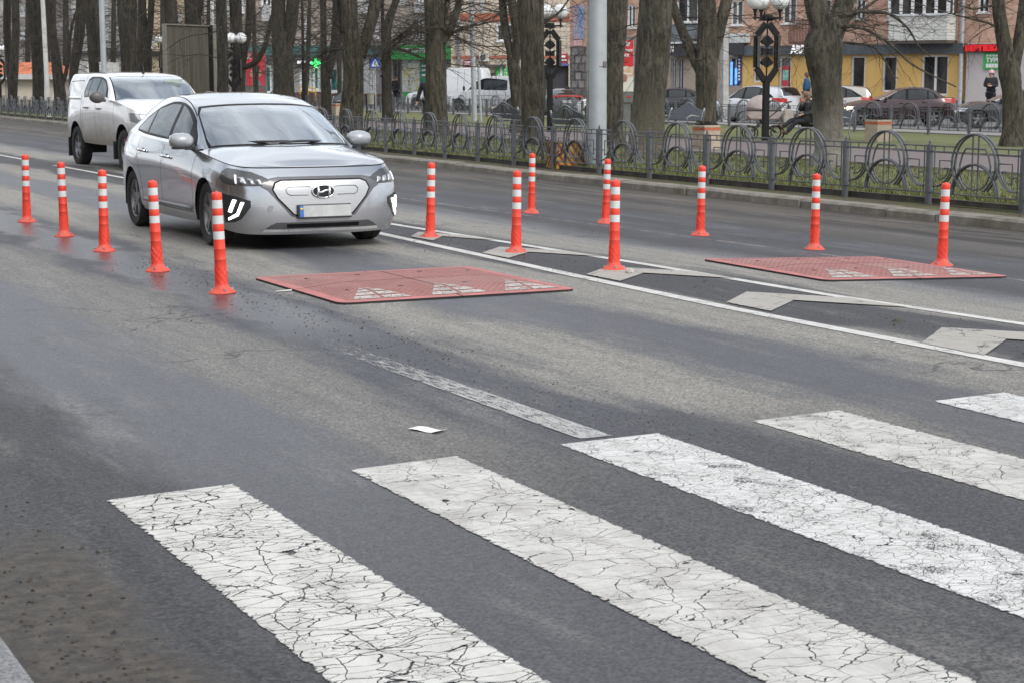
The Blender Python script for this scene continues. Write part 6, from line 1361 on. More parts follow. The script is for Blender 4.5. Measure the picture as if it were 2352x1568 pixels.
# hazard striped block
m,t_=newmat('hazard_stripes'); v=t_.obj(); s3=t_.sep(v); k_=t_.math('ADD',t_.math('ADD',t_.math('ABSOLUTE',t_.math('ADD',s3[0],.3)),s3[1]),t_.math('MULTIPLY',s3[2],.75)); st_=t_.math('GREATER_THAN',t_.math('MODULO',t_.math('ADD',k_,4.0),.135),.07); n_=t_.noise(v,9,6,.75); c_=t_.mix(st_,(.40,.25,.035),(.19,.035,.025)); c_=t_.mix(t_.ramp(n_,.5,.68,0,.8),c_,(.17,.13,.10)); t_.link(c_,t_.b.inputs['Base Color']); t_.b.inputs['Roughness'].default_value=.8
p=farx(1283,34.0,-.05); hb=thing('barrier_block','rusty barrier block with yellow and red hazard stripes, by the kerb near the grey pole','barrier',(p.x+.32,p.y+.20,-.05),R(-8)); mb=MB(); mb.box(-.32,.30,-.22,.36,0,.50); bevel(mb.build('block',m,hb),.012); mb=MB(); mb.add([(-.34,-.24,.505),(.2,-.24,.503),(.31,.1,.53),(.30,.37,.51),(-.33,.37,.545)],[(0,1,2,3,4)]); solid(mb.build('lid',mat('rusty_lid',(.10,.06,.045),.8,var=.3),hb),.006)
# litter bin
t=thing('litter_bin','pale metal litter bin on thin legs between the broad tree and the black post','litter bin',farx(851,84),-YAW); mb=MB(); mb.lathe([(.15,.55),(.19,1.05),(.20,1.07)],16); mb.build('bin',mat('bin_metal',(.30,.29,.25),.7,var=.25,scale=4),t,smooth=True,auto=40); mb=MB()
for s in (-1,1): mb.tube([(s*.2,0,-.05),(s*.2,0,1.0)],.025,6)
mb.build('legs_frame',blackiron,t)
# ------------------------------------------------------------------ other vehicles
HL=np.array(hx)
def gen_low(fo,wb,ro,hw,sill,hz,chop=0.0,square=0.0):
    """hz: top edge heights at nose, front wheel, cowl, door, rear wheel, tail"""
    G=HL.copy(); x=G[...,0]
    G[...,0]=np.where(x>0,x*fo/.885,np.where(x>-2.7,x*wb/2.7,-wb+(x+2.7)*ro/.9)); G[...,1]*=hw/.915
    hs=np.interp(np.arange(14),[0,2,3,5,6,8,9,11,13],[hz[0],hz[0],hz[0]+.02,hz[1],hz[2],hz[3],hz[4],hz[5],hz[5]])
    z0=HL[0,:,2]; z4=HL[4,:,2]
    for j in range(5):
        t=(HL[j,:,2]-z0)/(z4-z0); lo=sill+(z0-.2)*.8; G[j,:,2]=lo+t*(hs-lo)
    if square:
        for s_ in range(14): G[4,s_,1]=G[4,s_,1]*(1-square)+G[3,s_,1]*square*.985; G[0,s_,1]=G[0,s_,1]*(1-square*.5)+G[1,s_,1]*square*.5
    return G.tolist()
BASEMAP={'body':('body','paint',True),'bonnet':('bonnet','paint',True),'screen':('windscreen','glass',True),'frit':('windscreen_border','blk',True),'gwin':('side_window','side',False),'gwin2':('side_window','side',False),'gwin3':('side_window','side',False),
  'dlo':('window_frame','blk',False),'bright':('window_trim','chrome',False),'rearglass':('rear_window','side',True),'headlight':('headlight','lamp',False),'lit':('headlight_beam','beam',False),'grille':('grille','blk',True),'intake':('air_intake','blk',True),
  'tail':('tail_light','red',False),'tailbar':('tail_light_bar','red',True),'line':('panel_gap','plast',True),'rplate':('number_plate','plate',True),'bumper':('bumper','plast',True),'flange':('canopy_flange','paint',False),'cpanel':('canopy_side_panel','cpan',False),'dark':('sill_cladding','plast',True)}
beam=mat('headlamp_beam',(.9,.85,.75),.3,emit=(1,.80,.50),es=2.4,var=0)
def vehicle(name,label,cat,paint_,low,cabin,dlo_sets,wb,wr,loc,rz,lit=False,extra=(),cabx=(),arch=None,glass=None,mirror=None,screen=(.08,1.9),rear=None,hood=None,tail=None,rimr=None,hw=.9,tum=.018,archz=.19,seats=True,handles=()):
    lowp_=list(extra); cp=[('screen',[('ac',screen[0],-.1),('ac',screen[1],-.1),('ac',screen[1],2.5),('ac',screen[0],2.55)]),('frit',[('ac',max(.01,screen[0]-.07),-.1),('ac',screen[1]+.08,-.1),('ac',screen[1]+.08,2.72),('ac',max(.01,screen[0]-.07),2.75)])]
    for i,(d_,ws) in enumerate(dlo_sets):
        for j,w_ in enumerate(ws): cp.append((('gwin','gwin2','gwin3')[j],[('g',a,b) for a,b in w_]))
        if d_: cp.append(('dlo',[('g',a,b) for a,b in d_]))
    if rear: cp.append(('rearglass',[('ac',rear[0],-.1),('ac',rear[1],-.1),('ac',rear[1],2.45),('ac',rear[0],2.45)]))
    cp+=list(cabx)
    S=dict(cat=cat,low=low,low_panels=lowp_,cab_panels=cp,wb=wb,arch=arch or wr+.04,archz=archz,wr=wr,rim=rimr or wr*.64,tw=.215,ty=hw-.13,well=hw-.03,rearlim=10.2,floor=low[0][5][2]-.04,
      hood=hood or hero['hood'],cabin=cabin,tumble=tum,nu=30,nv=13,mats=dict(paint=paint_,glass=glass or glass_w,side=glass_s,blk=gloss_blk,plast=blackpl,lamp=mat('lamp_clear',(.40,.42,.44),.15,.5,coat=1),beam=beam,chrome=chrome,red=red_lens,plate=white_pl,cpan=mat('canopy_panel_white',(.56,.58,.60),.15,coat=.8)),pmap=BASEMAP,style='twin')
    t,ob=build_car(name,label,S,loc,rz)
    if mirror:
        for s in (1,-1):
            mb=MB(); mb.ball((mirror[0],s*mirror[1],mirror[2]),.1,14,9,((.75,1.0,.72) if name!='pickup_truck' else (.8,1.5,1.1)) if len(mirror)<5 else (.7,.9,1.5)); mb.tube([(mirror[0],s*(mirror[1]-.16),mirror[2]-.06),(mirror[0],s*mirror[1],mirror[2]-.04)],.03,6); mb.build('mirror',mirror[3],t,smooth=True)
    if seats:
        mb=MB(); zb=low[4][7][2]; x0=cabin[1][0]-.25; mb.box(x0-.35,x0+.2,-hw+.2,hw-.2,zb-.25,zb-.05); bevel(mb.build('dashboard',dash_m,t),.04)
        for s in (1,-1): mb=MB(); mb.obox((x0-1.0,s*.36,zb+.0),(1,0,.2),(0,1,0),(-.2,0,1),.07,.23,.36); mb.obox((x0-1.08,s*.36,zb+.42),(1,0,.2),(0,1,0),(-.2,0,1),.05,.12,.08); bevel(mb.build('seat',seat_m,t),.04)
    for hx_,hz in handles:
        q=S['L'].inv([0,2],np.array([hx_,hz]),(2.6,0),(12,4)); p=S['L'].ev([q[0]],[q[1]])[0]
        for s in (1,-1): mb=MB(); mb.tube([(p[0]+.1,s*(p[1]),p[2]),(p[0]+.08,s*(p[1]+.03),p[2]),(p[0]-.08,s*(p[1]+.03),p[2]),(p[0]-.1,s*(p[1]),p[2])],.016,6); mb.build('door_handle',mirror[3] if mirror else blackpl,t,smooth=True)
    return t,S,ob
# --- the white pickup behind the hatchback
white_dirty=car_paint('white_paint_dirty',(.80,.80,.80),0,.28,1.0,(.25,.205,.155),(.52,1.12),.95)
lowP=gen_low(.98,3.085,1.22,.93,.46,(1.09,1.235,1.305,1.315,1.315,1.32),square=.75)
cabP=[(-.42,1.305,-.74,.82,1.30,-.80),(-.84,1.545,-1.02,.775,1.525,-1.08),(-1.14,1.71,-1.32,.735,1.69,-1.36),(-1.6,1.81,-1.7,.71,1.77,-1.72),(-2.3,1.84,-2.3,.705,1.80,-2.3),(-3.0,1.84,-3.0,.705,1.795,-3.0),(-3.6,1.835,-3.6,.705,1.79,-3.6),(-3.95,1.79,-3.93,.70,1.745,-3.9),(-4.22,1.33,-4.18,.76,1.325,-4.12)]
dP=[(-.93,1.338),(-2.50,1.345),(-2.60,1.46),(-2.55,1.69),(-2.4,1.742),(-1.75,1.735),(-1.42,1.68),(-1.13,1.515)]
wP=[[(-1.10,1.362),(-1.72,1.362),(-1.70,1.705),(-1.45,1.65),(-1.20,1.51)],[(-1.80,1.364),(-2.24,1.366),(-2.28,1.71),(-1.78,1.71)],[(-2.29,1.368),(-2.47,1.37),(-2.55,1.47),(-2.51,1.66),(-2.33,1.70)]]
exP=[('lit',Y((.68,.94),(.79,.95),(.79,1.05),(.69,1.04))),('headlight',[('y',.50,1.03),('y',.66,.91),('y',.80,.89),('x',.40,.95),('x',.34,1.09),('y',.80,1.08),('y',.62,1.06)]),('grille',Y((-.02,1.05),(.42,1.05),(.48,.98),(.40,.64),(-.02,.62))),('intake',Y((-.02,.55),(.62,.55),(.55,.47),(-.02,.47))),('dark',[('y',.72,.80),('y',.80,.82),('x',.56,.82),('x',.58,.60),('y',.79,.62)]),
 ('line',sx([(-.52,1.28),(-.53,.8),(-.56,.50)],.013)),('line',sx([(-1.70,1.30),(-1.71,.8),(-1.72,.50)],.013)),('line',sx([(-2.52,1.30),(-2.55,.95),(-2.55,.75)],.013)),('line',sx([(-2.66,1.31),(-2.66,.5)],.022)),('tail',[('x',-3.95,1.2),('x',-4.12,1.2),('x',-4.12,.85),('x',-3.95,.85)])]
canopy=[('cpanel',[('g',a,b) for a,b in [(-2.845,1.425),(-3.96,1.435),(-3.80,1.64),(-2.845,1.66)]]),('line',[('g',a,b) for a,b in [(-2.68,1.34),(-2.70,1.78),(-2.72,1.78),(-2.70,1.34)]]),('line',[('g',a,b) for a,b in [(-2.82,1.68),(-3.80,1.66),(-3.80,1.645),(-2.82,1.665)]]),('line',[('g',a,b) for a,b in [(-2.82,1.42),(-2.82,1.68),(-2.84,1.68),(-2.84,1.42)]]),('line',[('g',a,b) for a,b in [(-3.80,1.65),(-3.98,1.42),(-4.0,1.43),(-3.82,1.66)]])]
pick,SP,oP=vehicle('pickup_truck','mud splashed white pickup with a canopy over its bed and one headlight lit','pickup',white_dirty,lowP,cabP,[(dP,wP)],3.085,.392,(9.50,32.6,crown(9.42)),-PI/2+R(2.2),extra=exP,cabx=canopy,arch=.49,mirror=(-.92,1.10,1.36,mat('mirror_darkgrey',(.10,.095,.09),.4)),screen=(.12,2.35),hw=.93,archz=.40,rimr=.235,
  hood=dict(s=[0,1,2,3,4,5,5.9],bulge=[0,.008,.03,.06,.10,.15,.30],crown=[0,.02,.04,.05,.055,.055,.03],send=5.95,pow=3.2,crease=.012),handles=((-1.45,1.14),(-2.28,1.15)))
for s in (1,-1):
    mb=MB(); pts=[]
    for x in np.linspace(-2.72,-4.0,14):
        q=SP['L'].inv([0,2],np.array([x,1.28]),(2.6,0),(12,4)); p=SP['L'].ev([q[0]],[q[1]])[0]; pts.append((x,s*(p[1]-.02),1.33))
    mb.tube(pts,[.035]*14,8); mb.build('canopy_flange',white_dirty,pick,smooth=True)
    lo_=oP['lit'][0 if s>0 else 1]; lo_.parent=oP['headlight'][0 if s>0 else 1]
    if s>0: lo_.data.materials[0]=MATS['lamp_clear']
    else: lo_.data.materials[0]=mat('low_beam_lit',(.9,.85,.75),.3,emit=(1,.78,.46),es=3.0,var=0)
mb=MB(); mb.tube([(-1.55,0,1.79),(-1.50,.0,1.86),(-1.62,0,2.02)],[.02,.01,.004],6); mb.ball((-1.55,0,1.81),.03,8,6); mb.build('roof_aerial',blackpl,pick,smooth=True)
for s in (1,-1): mb=MB(); mb.box(-3.085-.50,-3.085-.47,s*.80-.14,s*.80+.14,.18,.55); mb.build('mud_flap',blackpl,pick); mb=MB(); mb.box(-.53,-.50,s*.80-.14,s*.80+.14,.22,.55); mb.build('mud_flap',blackpl,pick)
mb=MB(); mb.obox((-.80,-.55,1.33),(1,0,.1),(0,1,0),(-.1,0,1),.06,.10,.012); mb.build('dash_paper',MATS['paper_white'],pick)
mb=MB(); mb.tube([(-1.42+.06*math.sin(a),.40+0.19*math.cos(a),1.30+.18*math.sin(a)) for a in np.linspace(0,2*PI,21)],.018,8,False); mb.build('steering_wheel',blackpl,pick,smooth=True)
mb=MB(); mb.obox((-1.06,.42,1.64),(1,0,-.6),(0,1,0),(.6,0,1),.008,.18,.07); mb.build('sun_visor',mat('visor_pale',(.55,.6,.58),.8),pick)
# --- cars of the far street
def std_extra(fo,wb,ro,hw,hz,lit=False,plate=True):
    h=hz[0]; q=h-.74; r=hz[5]
    ex=[]
    f=fo/.885
    hd=[('y',.42*hw/.91,h-.10),('y',.60*hw/.91,h-.17),('x',.50*f,h-.14),('x',.36*f,h-.02),('y',.74*hw/.91,h-.01)]
    ex+=[('lit' if lit else 'headlight',hd),('grille',Y((-.02,h-.08),(.36,h-.08),(.33,h-.26),(-.02,h-.27))),('intake',Y((-.02,.33+q),(.55,.33+q),(.5,.24+q*.6),(-.02,.24+q*.6))),
     ('line',sx([(-.40*wb/2.7,hz[2]-.03),(-.42,.62),(-.44,.33)],.014)),('line',sx([(-1.60*wb/2.7,hz[3]-.02),(-1.62*wb/2.7,.33)],.014)),('line',sx([(-2.5*wb/2.7,hz[3]-.01),(-2.42*wb/2.7,.75),(-2.28*wb/2.7,.45)],.014))]
    k=ro/.9; xr=-wb-ro
    ex+=[('tail',[('x',-wb-.35*k,r-.05),('x',-wb-.42*k,r-.03),('r',.58,r-.04),('r',.42,r-.06),('r',.42,r-.21),('r',.62,r-.22),('x',-wb-.45*k,r-.20)]),('rplate',[('r',-.02,r-.25),('r',.27,r-.25),('r',.27,r-.37),('r',-.02,r-.37)])]
    return ex
def sedan_cabin(wb,zt,zb,zr,scoop=0):
    k=wb/2.7
    return [(-.33,zb-.0,-.62,.735,zb-.02,-.68),(-.80*k,zb+.19,-1.02*k,.675,zb+.165,-1.05*k),(-1.25*k,zt-.10,-1.42*k,.60,zt-.14,-1.45*k),(-1.65*k,zt-.02,-1.72*k,.565,zt-.065,-1.75*k),(-2.05*k,zt,-2.08*k,.555,zt-.045,-2.08*k),(-2.45*k,zt-.035,-2.45*k,.555,zt-.075,-2.45*k),(-2.80*k,zt-.14,-2.78*k,.575,zt-.17,-2.78*k),(-3.08*k,zr+.10,-3.05*k,.62,zr+.085,-3.02*k),(-3.30*k,zr+.008,-3.27*k,.68,zr+.002,-3.22*k)]
def hatch_cabin(wb,zt,zb,xr):
    k=wb/2.7
    return [(-.33,zb,-.62,.735,zb-.02,-.68),(-.78*k,zb+.22,-1.0*k,.68,zb+.19,-1.03*k),(-1.2*k,zt-.12,-1.38*k,.62,zt-.16,-1.42*k),(-1.6*k,zt-.03,-1.7*k,.59,zt-.075,-1.73*k),(-2.1*k,zt,-2.12*k,.575,zt-.045,-2.12*k),(-2.6*k,zt-.03,-2.6*k,.565,zt-.075,-2.6*k),(xr+.36,zt-.09,xr+.38,.56,zt-.13,xr+.40),(xr+.16,zt-.24,xr+.20,.58,zt-.27,xr+.24),(xr+.03,zb+.06,xr+.07,.66,zb+.05,xr+.12)]
def sedan_dlo(wb,zt,zb,rear=-2.98):
    k=wb/2.7; z=zb+.005
    d=[(-.72,z),(-1.6*k,z+.02),(rear*k+.16,z+.055),(rear*k+.06,z+.09),(-2.68*k,zt-.20),(-2.35*k,zt-.105),(-1.9*k,zt-.085),(-1.55*k,zt-.11),(-1.2*k,zt-.22)]
    return d,[[(-1.0*k,z+.03),(-1.60*k,z+.045),(-1.62*k,zt-.135),(-1.5*k,zt-.145),(-1.22*k,zt-.245)],[(-1.70*k,z+.05),(-2.42*k,z+.065),(-2.44*k,zt-.15),(-2.3*k,zt-.13),(-1.72*k,zt-.115)],[(-2.49*k,z+.07),(rear*k+.24,z+.082),(-2.66*k,zt-.225),(-2.5*k,zt-.17)]]
def parked(label,col,px,D,head,kind,lit=False,name='parked_car',ground=None,gl=None,wb=2.65,zt=1.46,group='cars parked along the far street',metal=.4,dust=.25):
    p=farx(px,D,-.08 if ground is None else ground); hz=(.74,.86,.93,.96,1.02,1.06)
    pt=car_paint('paint_'+label.replace(' ','_')[:28],col,metal,.28,1.0,(.2,.19,.17),(.15,.6),dust)
    fo,ro,hw=.90,.95,.90
    low=gen_low(fo,wb,ro,hw,.22,hz)
    if kind=='sedan': cab=sedan_cabin(wb,zt,.985,1.05); dl=sedan_dlo(wb,zt,.955); rear=(5.4,7.7); 
    else: cab=hatch_cabin(wb,zt,.985,-wb-ro+.02); dl=sedan_dlo(wb,zt,.955,-3.25 if kind=='hatch' else -3.1); rear=(6.15,7.75)
    # the body origin is the front axle: shift so that px is the middle of the car
    d=Vector((math.cos(head),math.sin(head),0)); loc=p+d*(wb/2)
    t,S,ob=vehicle(name,label,'car',pt,low,cab,[dl],wb,.32,loc,head,extra=std_extra(fo,wb,ro,hw,hz,lit),mirror=(-.80,1.0,1.03,pt),rear=rear,hw=hw,handles=((-1.45,.86),(-2.3,.89)))
    t['group']=group; return t
def hd(a): return -YAW+R(a)     # heading measured from camera sideways axis: 180 = facing left in the picture
parked('maroon sedan with its headlights on, facing left in front of the yellow shop',(.032,.010,.014),2060,70.5,hd(176),'sedan',True,wb=2.66,zt=1.48,dust=.08)
parked('black sedan tail showing between the ropy tree and the forked tree',(.012,.013,.017),1520,80,hd(172),'sedan',wb=2.68,zt=1.43,dust=.06)
parked('silver hatchback parked tail towards us, behind the globe lamp and the pram',(.50,.51,.53),1722,74,hd(136),'hatch',wb=2.6,zt=1.56,metal=.7)
parked('beige grey car half hidden by the whitewashed tree, behind the seated person',(.36,.34,.31),1885,77,hd(170),'hatch',wb=2.6,zt=1.55,metal=.5)
parked('dark car at the right edge, mostly hidden by the right forked tree',(.03,.032,.036),2330,66,hd(172),'sedan',wb=2.7,zt=1.42)
c5=parked('dark grey fastback seen from behind, red tail strip, in front of the passage',(.05,.052,.056),1278,86,hd(100),'sedan',wb=2.75,zt=1.36,dust=.5)
for o_ in c5.children:
    if o_.name.startswith('tail_light'): o_.data=o_.data.copy(); o_.data.materials[0]=mat('smoked_lens',(.03,.006,.006),.25)
mb=MB(); pts=[]
for y in np.linspace(-.8,.8,17): pts.append((-2.75-.95+.02+.14*(abs(y)/.8)**2.5,y,.99+.02*math.cos(y*2)))
mb.tube(pts,.032,6); mb.build('tail_light_strip',mat('tail_strip_lit',(.35,.02,.02),.3,emit=(1,.04,.03),es=.12,var=0),c5)
parked('white car mostly hidden by the skin clinic advertising box',(.62,.63,.64),1425,84,hd(172),'hatch',wb=2.55,zt=1.5,metal=0)
# --- vans
white_van=car_paint('white_van_paint',(.72,.74,.75),0,.3,.8,(.3,.29,.27),(.1,.8),.35)
def van(label,px,D,head,wb,fo,ro,hw,H,belt,kind):
    hz=(.86,1.02,belt,belt,belt,belt); low=gen_low(fo,wb,ro,hw,.28,hz,square=.92); xr=-wb-ro+.03; yr=hw*.86 
    cab=[(-.05,belt-.04,-.30,hw*.86,belt-.03,-.36),(-.42,belt+.34,-.58,hw*.83,belt+.33,-.62),(-.78,belt+.70,-.92,hw*.80,belt+.66,-.96),(-1.10,H-.16,-1.18,hw*.79,H-.24,-1.2),(-1.6,H-.01,-1.62,yr*.93,H-.07,-1.6),(-2.5,H,-2.5,yr*.94,H-.06,-2.5),(xr+.7,H,xr+.7,yr*.94,H-.06,xr+.7),(xr+.14,H-.03,xr+.16,yr*.93,H-.09,xr+.2),(xr+.02,belt+.02,xr+.05,hw*.85,belt+.02,xr+.10)]
    if kind=='cargo': dl=([(-.56,belt+.03),(-1.45,belt+.03),(-1.45,belt+.62),(-1.08,belt+.62),(-.85,belt+.36)],[[(-.80,belt+.07),(-1.40,belt+.07),(-1.40,belt+.57),(-1.1,belt+.57),(-.92,belt+.34)]])
    else: dl=([(-.50,belt+.03),(xr+1.35,belt+.03),(xr+1.35,H-.22),(-1.25,H-.22),(-.8,belt+.36)],[[(-.70,belt+.07),(-1.32,belt+.07),(-1.32,H-.28),(-1.2,H-.28),(-.85,belt+.3)],[(-1.45,belt+.05),(-2.75,belt+.05),(-2.75,H-.25),(-1.45,H-.25)],[(-2.85,belt+.05),(xr+1.40,belt+.05),(xr+1.40,H-.25),(-2.85,H-.25)]])
    cabx=[('line',[('g',x,belt+.02),('g',x,H-.13),('g',x-.02,H-.13),('g',x-.02,belt+.02)]) for x in (-1.55,-2.75,xr+1.2)] if kind=='cargo' else [('dlo',[('g',a,b) for a,b in [(xr+.95,belt+.1),(xr+.25,belt+.1),(xr+.32,H-.3),(xr+.95,H-.3)]])]
    ex=[('headlight',[('y',.55,.84),('y',.66,.68),('x',.50*fo/.885,.68),('x',.36*fo/.885,.84),('y',.80,.86)]),('grille',Y((-.02,.80),(.42,.80),(.42,.62),(-.02,.62))),('intake',Y((-.02,.42),(.6,.42),(.6,.32),(-.02,.32))),('line',sx([(-.42,belt-.04),(-.44,.36)],.02)),('line',sx([(-1.5,belt-.02),(-1.52,.36)],.02)),('line',sx([(-2.75,belt-.02),(-2.75,.36)],.02)),('line',sx([(-.44,.62),(-wb+.5,.62)],.02)),
        ('tail',[('x',xr+.16,belt-.05),('x',xr+.06,belt-.05),('x',xr+.06,.75),('x',xr+.16,.75)])]
    p=farx(px,D,-.06); d=Vector((math.cos(head),math.sin(head),0)); loc=p+d*(wb/2)
    return vehicle('van',label,'van',white_van,low,cab,[dl],wb,.345,loc,head,extra=ex,cabx=cabx,mirror=(-.35,hw+.14,belt+.16,blackpl,1),screen=(.1,2.7),hw=hw,tum=.012,archz=.24,glass=glass_w,hood=dict(s=[0,1,2,3,4,5,5.9],bulge=[0,.01,.03,.05,.09,.13,.28],crown=[0,.03,.05,.05,.05,.05,.0],send=5.95,pow=3.0))
van('white high roofed box van behind the straight tree, in front of the green shop',1026,113,hd(160),3.3,.95,1.1,.98,2.52,1.30,'cargo')
van('white passenger van with dark side windows, right of the white box van',1122,104,hd(168),3.1,.92,1.0,.95,1.98,1.12,'bus')
# ------------------------------------------------------------------ people
skin_t=mat('skin_tone',(.50,.29,.215),.55,var=.08,scale=20); blackc=mat('cloth_black',(.016,.017,.021),.85,var=.3,scale=6,bump=.3,bscale=25); darkc=mat('cloth_charcoal',(.035,.037,.037),.85,var=.3,scale=5,bump=.3,bscale=25); jeans=mat('cloth_navy',(.03,.035,.055),.85,var=.2); pinkc=mat('knit_pink',(.62,.42,.44),.9,var=.1,scale=30,bump=.4,bscale=80); bluec=mat('cloth_blue',(.02,.09,.20),.8,var=.2); redc=mat('cloth_red',(.50,.02,.03),.8,var=.15); whitec=mat('cloth_white',(.65,.64,.62),.85,var=.1); brownh=mat('hair_brown',(.11,.065,.04),.7,var=.3,scale=20); furm=mat('fur_trim',(.26,.17,.11),.95,var=.5,scale=30); shoe_m=mat('shoe_dark',(.05,.02,.02),.6)
def skinned(name,chains,mtl,parent,sub=1):
    """one continuous skin grown round joined chains of (x,y,z,r)"""
    vs=[];rs_=[];ed=[];idx={}
    for ch in chains:
        prev=None
        for x,y,z,r in ch:
            key=(round(x,3),round(y,3),round(z,3))
            if key not in idx: idx[key]=len(vs); vs.append((x,y,z)); rs_.append(r)
            i=idx[key]
            if prev is not None and prev!=i: ed.append((prev,i))
            prev=i
    me=bpy.data.meshes.new(name); me.from_pydata(vs,ed,[]); o=link(name,me,parent); o.modifiers.new('k','SKIN')
    if not me.skin_vertices: me.skin_vertices.new() if hasattr(me.skin_vertices,'new') else None
    for i,d in enumerate(me.skin_vertices[0].data): d.radius=(rs_[i] if not isinstance(rs_[i],tuple) else rs_[i][0],)*2 if not isinstance(rs_[i],tuple) else rs_[i]; d.use_root=(i==0)
    m=o.modifiers.new('s','SUBSURF'); m.levels=sub; m.render_levels=sub
    dg=bpy.context.evaluated_depsgraph_get(); dg.update(); nm=bpy.data.meshes.new_from_object(o.evaluated_get(dg)); bpy.data.objects.remove(o)
    nm.polygons.foreach_set('use_smooth',[True]*len(nm.polygons)); nm.materials.clear(); nm.materials.append(mtl); return link(name,nm,parent)
def hand(w,d,s,grip=.5):
    """five finger chains rooted in the palm; w wrist, d pointing out of the forearm, s sideways"""
    d=Vector(d).normalized(); s=Vector(s); s=(s-d*s.dot(d)).normalized(); n=d.cross(s); w=Vector(w); P=w+d*.075; ch=[[(*w,.026),(*P,.036)]]
    for k,(o,L) in enumerate(((-.033,.070),(-.011,.080),(.011,.076),(.032,.060))):
        b=P+s*o+d*.02; m_=b+d*L*.55*(1-grip*.4)+n*L*.4*grip; e=m_+d*L*.4*(1-grip*1.5)+n*L*.5*grip; ch.append([(*P,.036),(*b,.012),(*m_,.0095),(*e,.008)])
    b=w+d*.03-s*.04; ch.append([(*w,.026),(*b,.013),(*(b+d*.035-s*.018+n*.02),.010),(*(b+d*.06-s*.01+n*.035),.008)]); return ch
def person(label,loc,rz,J,coat,trousers,hair=brownh,hat=None,coat_len=.80,group=None,hood=None,shoes=shoe_m,scale=1.0,grip=.5,bulk=1.0,headyaw=0.0,top=None):
    t=thing('person',label,'person',loc,rz,group); t.scale=(scale,)*3
    V=lambda a:Vector(J[a]); nk,hd_,pv,chs=V('neck'),V('head'),V('pelvis'),V('chest')
    def seg(a,b,r0,r1,mid=None):
        a,b=Vector(a),Vector(b); return [(*a,r0),(*((a+b)/2),(r0+r1)/2 if mid is None else mid),(*b,r1)]
    ch=[seg(pv,chs,.13,.14,.125)+[(*nk,.062),(*((nk+hd_)/2),.062),(*hd_,.094),(*(hd_+Vector((0,0,.075))),.072)]]
    for s in 'lr':
        sh,el,wr=V(s+'sh'),V(s+'el'),V(s+'wr'); hp,kn,an,to=V(s+'hp'),V(s+'kn'),V(s+'an'),V(s+'to')
        ch+=[[(*chs,.14),(*sh,.062)]+seg(sh,el,.055,.043)[1:]+seg(el,wr,.043,.027)[1:],[(*pv,.13),(*hp,.09)]+seg(hp,kn,.085,.058)[1:]+seg(kn,an,.058,.038)[1:]+[(*to,.032)]]
        d=(wr-el).normalized(); ch+=hand(wr,d,J.get(s+'hs',(1,0,0) if s=='r' else (-1,0,0)),grip)
    body=skinned('body',ch,skin_t,t,1)
    # face on the head: eyes, nose, mouth, ears
    f=Vector((math.cos(headyaw)*1,math.sin(headyaw),0)); q=Vector((-f.y,f.x,0)); mb=MB(); c=hd_+Vector((0,0,.02)); mb.tube([c+f*.085+Vector((0,0,.02)),c+f*.112-Vector((0,0,.02)),c+f*.09-Vector((0,0,.03))],[.01,.017,.012],6); mb.tube([c+f*.086-q*.025-Vector((0,0,.058)),c+f*.094-Vector((0,0,.058)),c+f*.086+q*.025-Vector((0,0,.058))],.007,6)
    for s in (-1,1): mb.ball(tuple(c+q*s*.092),.026,8,6,(.5,.5,1))
    mb.build('face',mat('skin_flush',(.47,.25,.19),.55),t,smooth=True); mb=MB()
    for s in (-1,1): mb.ball(tuple(c+f*.083+q*s*.033+Vector((0,0,.018))),.012,8,6)
    mb.build('eyes',blackpl,t,smooth=True)
    hm=MB(); hm.ball(tuple(hd_+Vector((0,0,.055))-f*.018),.108,14,9,(1,1,.95)); 
    (hm.ball(tuple(hd_-f*.035+Vector((0,0,-.01))),.10,12,8,(.85,1,1.15)))
    hm.build('hair',hair,t,smooth=True)
    if hat: mb=MB(); mb.lathe([(.118,.045),(.122,.07),(.118,.12),(.09,.165),(.04,.19),(.001,.195)],18,loc=tuple(hd_-f*.01+Vector((0,0,.0)))); mb.ball(tuple(hd_-f*.01+Vector((0,0,.20))),.03,10,8); mb.build('hat',hat,t,smooth=True)
    if hood: mb=MB(); mb.tube([nk-f*.02+Vector((math.cos(a)*.14,math.sin(a)*.15,.05+.03*math.sin(2*a))) for a in np.linspace(0,2*PI,15)],.055,8,False); mb.build('hood_trim',hood,t,smooth=True)
    b=bulk; cc=[[(*(pv-(chs-pv)*.30),.150*b),(*((pv+chs)/2),.158*b),(*chs,.172*b),(*(nk-Vector((0,0,.02))),.085)]]
    for s in 'lr':
        sh,el,wr=V(s+'sh'),V(s+'el'),V(s+'wr'); w2=el+(wr-el)*.93; cc.append([(*chs,.172*b),(*sh,.086*b)]+seg(sh,el,.08*b,.066*b)[1:]+seg(el,w2,.066*b,.048*b)[1:])
    skinned('coat',cc,coat,t,1)
    if coat_len>0:
        kz=[V('lkn'),V('rkn')]; hp=[V('lhp'),V('rhp')]
        cs=[[(*(pv+(chs-pv)*.25),.16*b),(*((hp[i]*(1-coat_len/1.6)+kz[i]*(coat_len/1.6))),.125*b)] for i in (0,1)]; skinned('coat_skirt',cs,coat,t,1)
    tc=[]
    for s in 'lr': hp,kn,an=V(s+'hp'),V(s+'kn'),V(s+'an'); tc.append([(*pv,.14),(*hp,.105)]+seg(hp,kn,.10,.073)[1:]+seg(kn,an,.073,.056)[1:])
    skinned('trousers',tc,trousers,t,1)
    for s in 'lr': an,to=V(s+'an'),V(s+'to'); d=(to-an); skinned('shoe',[[(*(an-d*.25+Vector((0,0,-.01))),.05),(*an,.054),(*((an+to)/2),.052),(*to,.042)]],shoes,t,1)
    return t
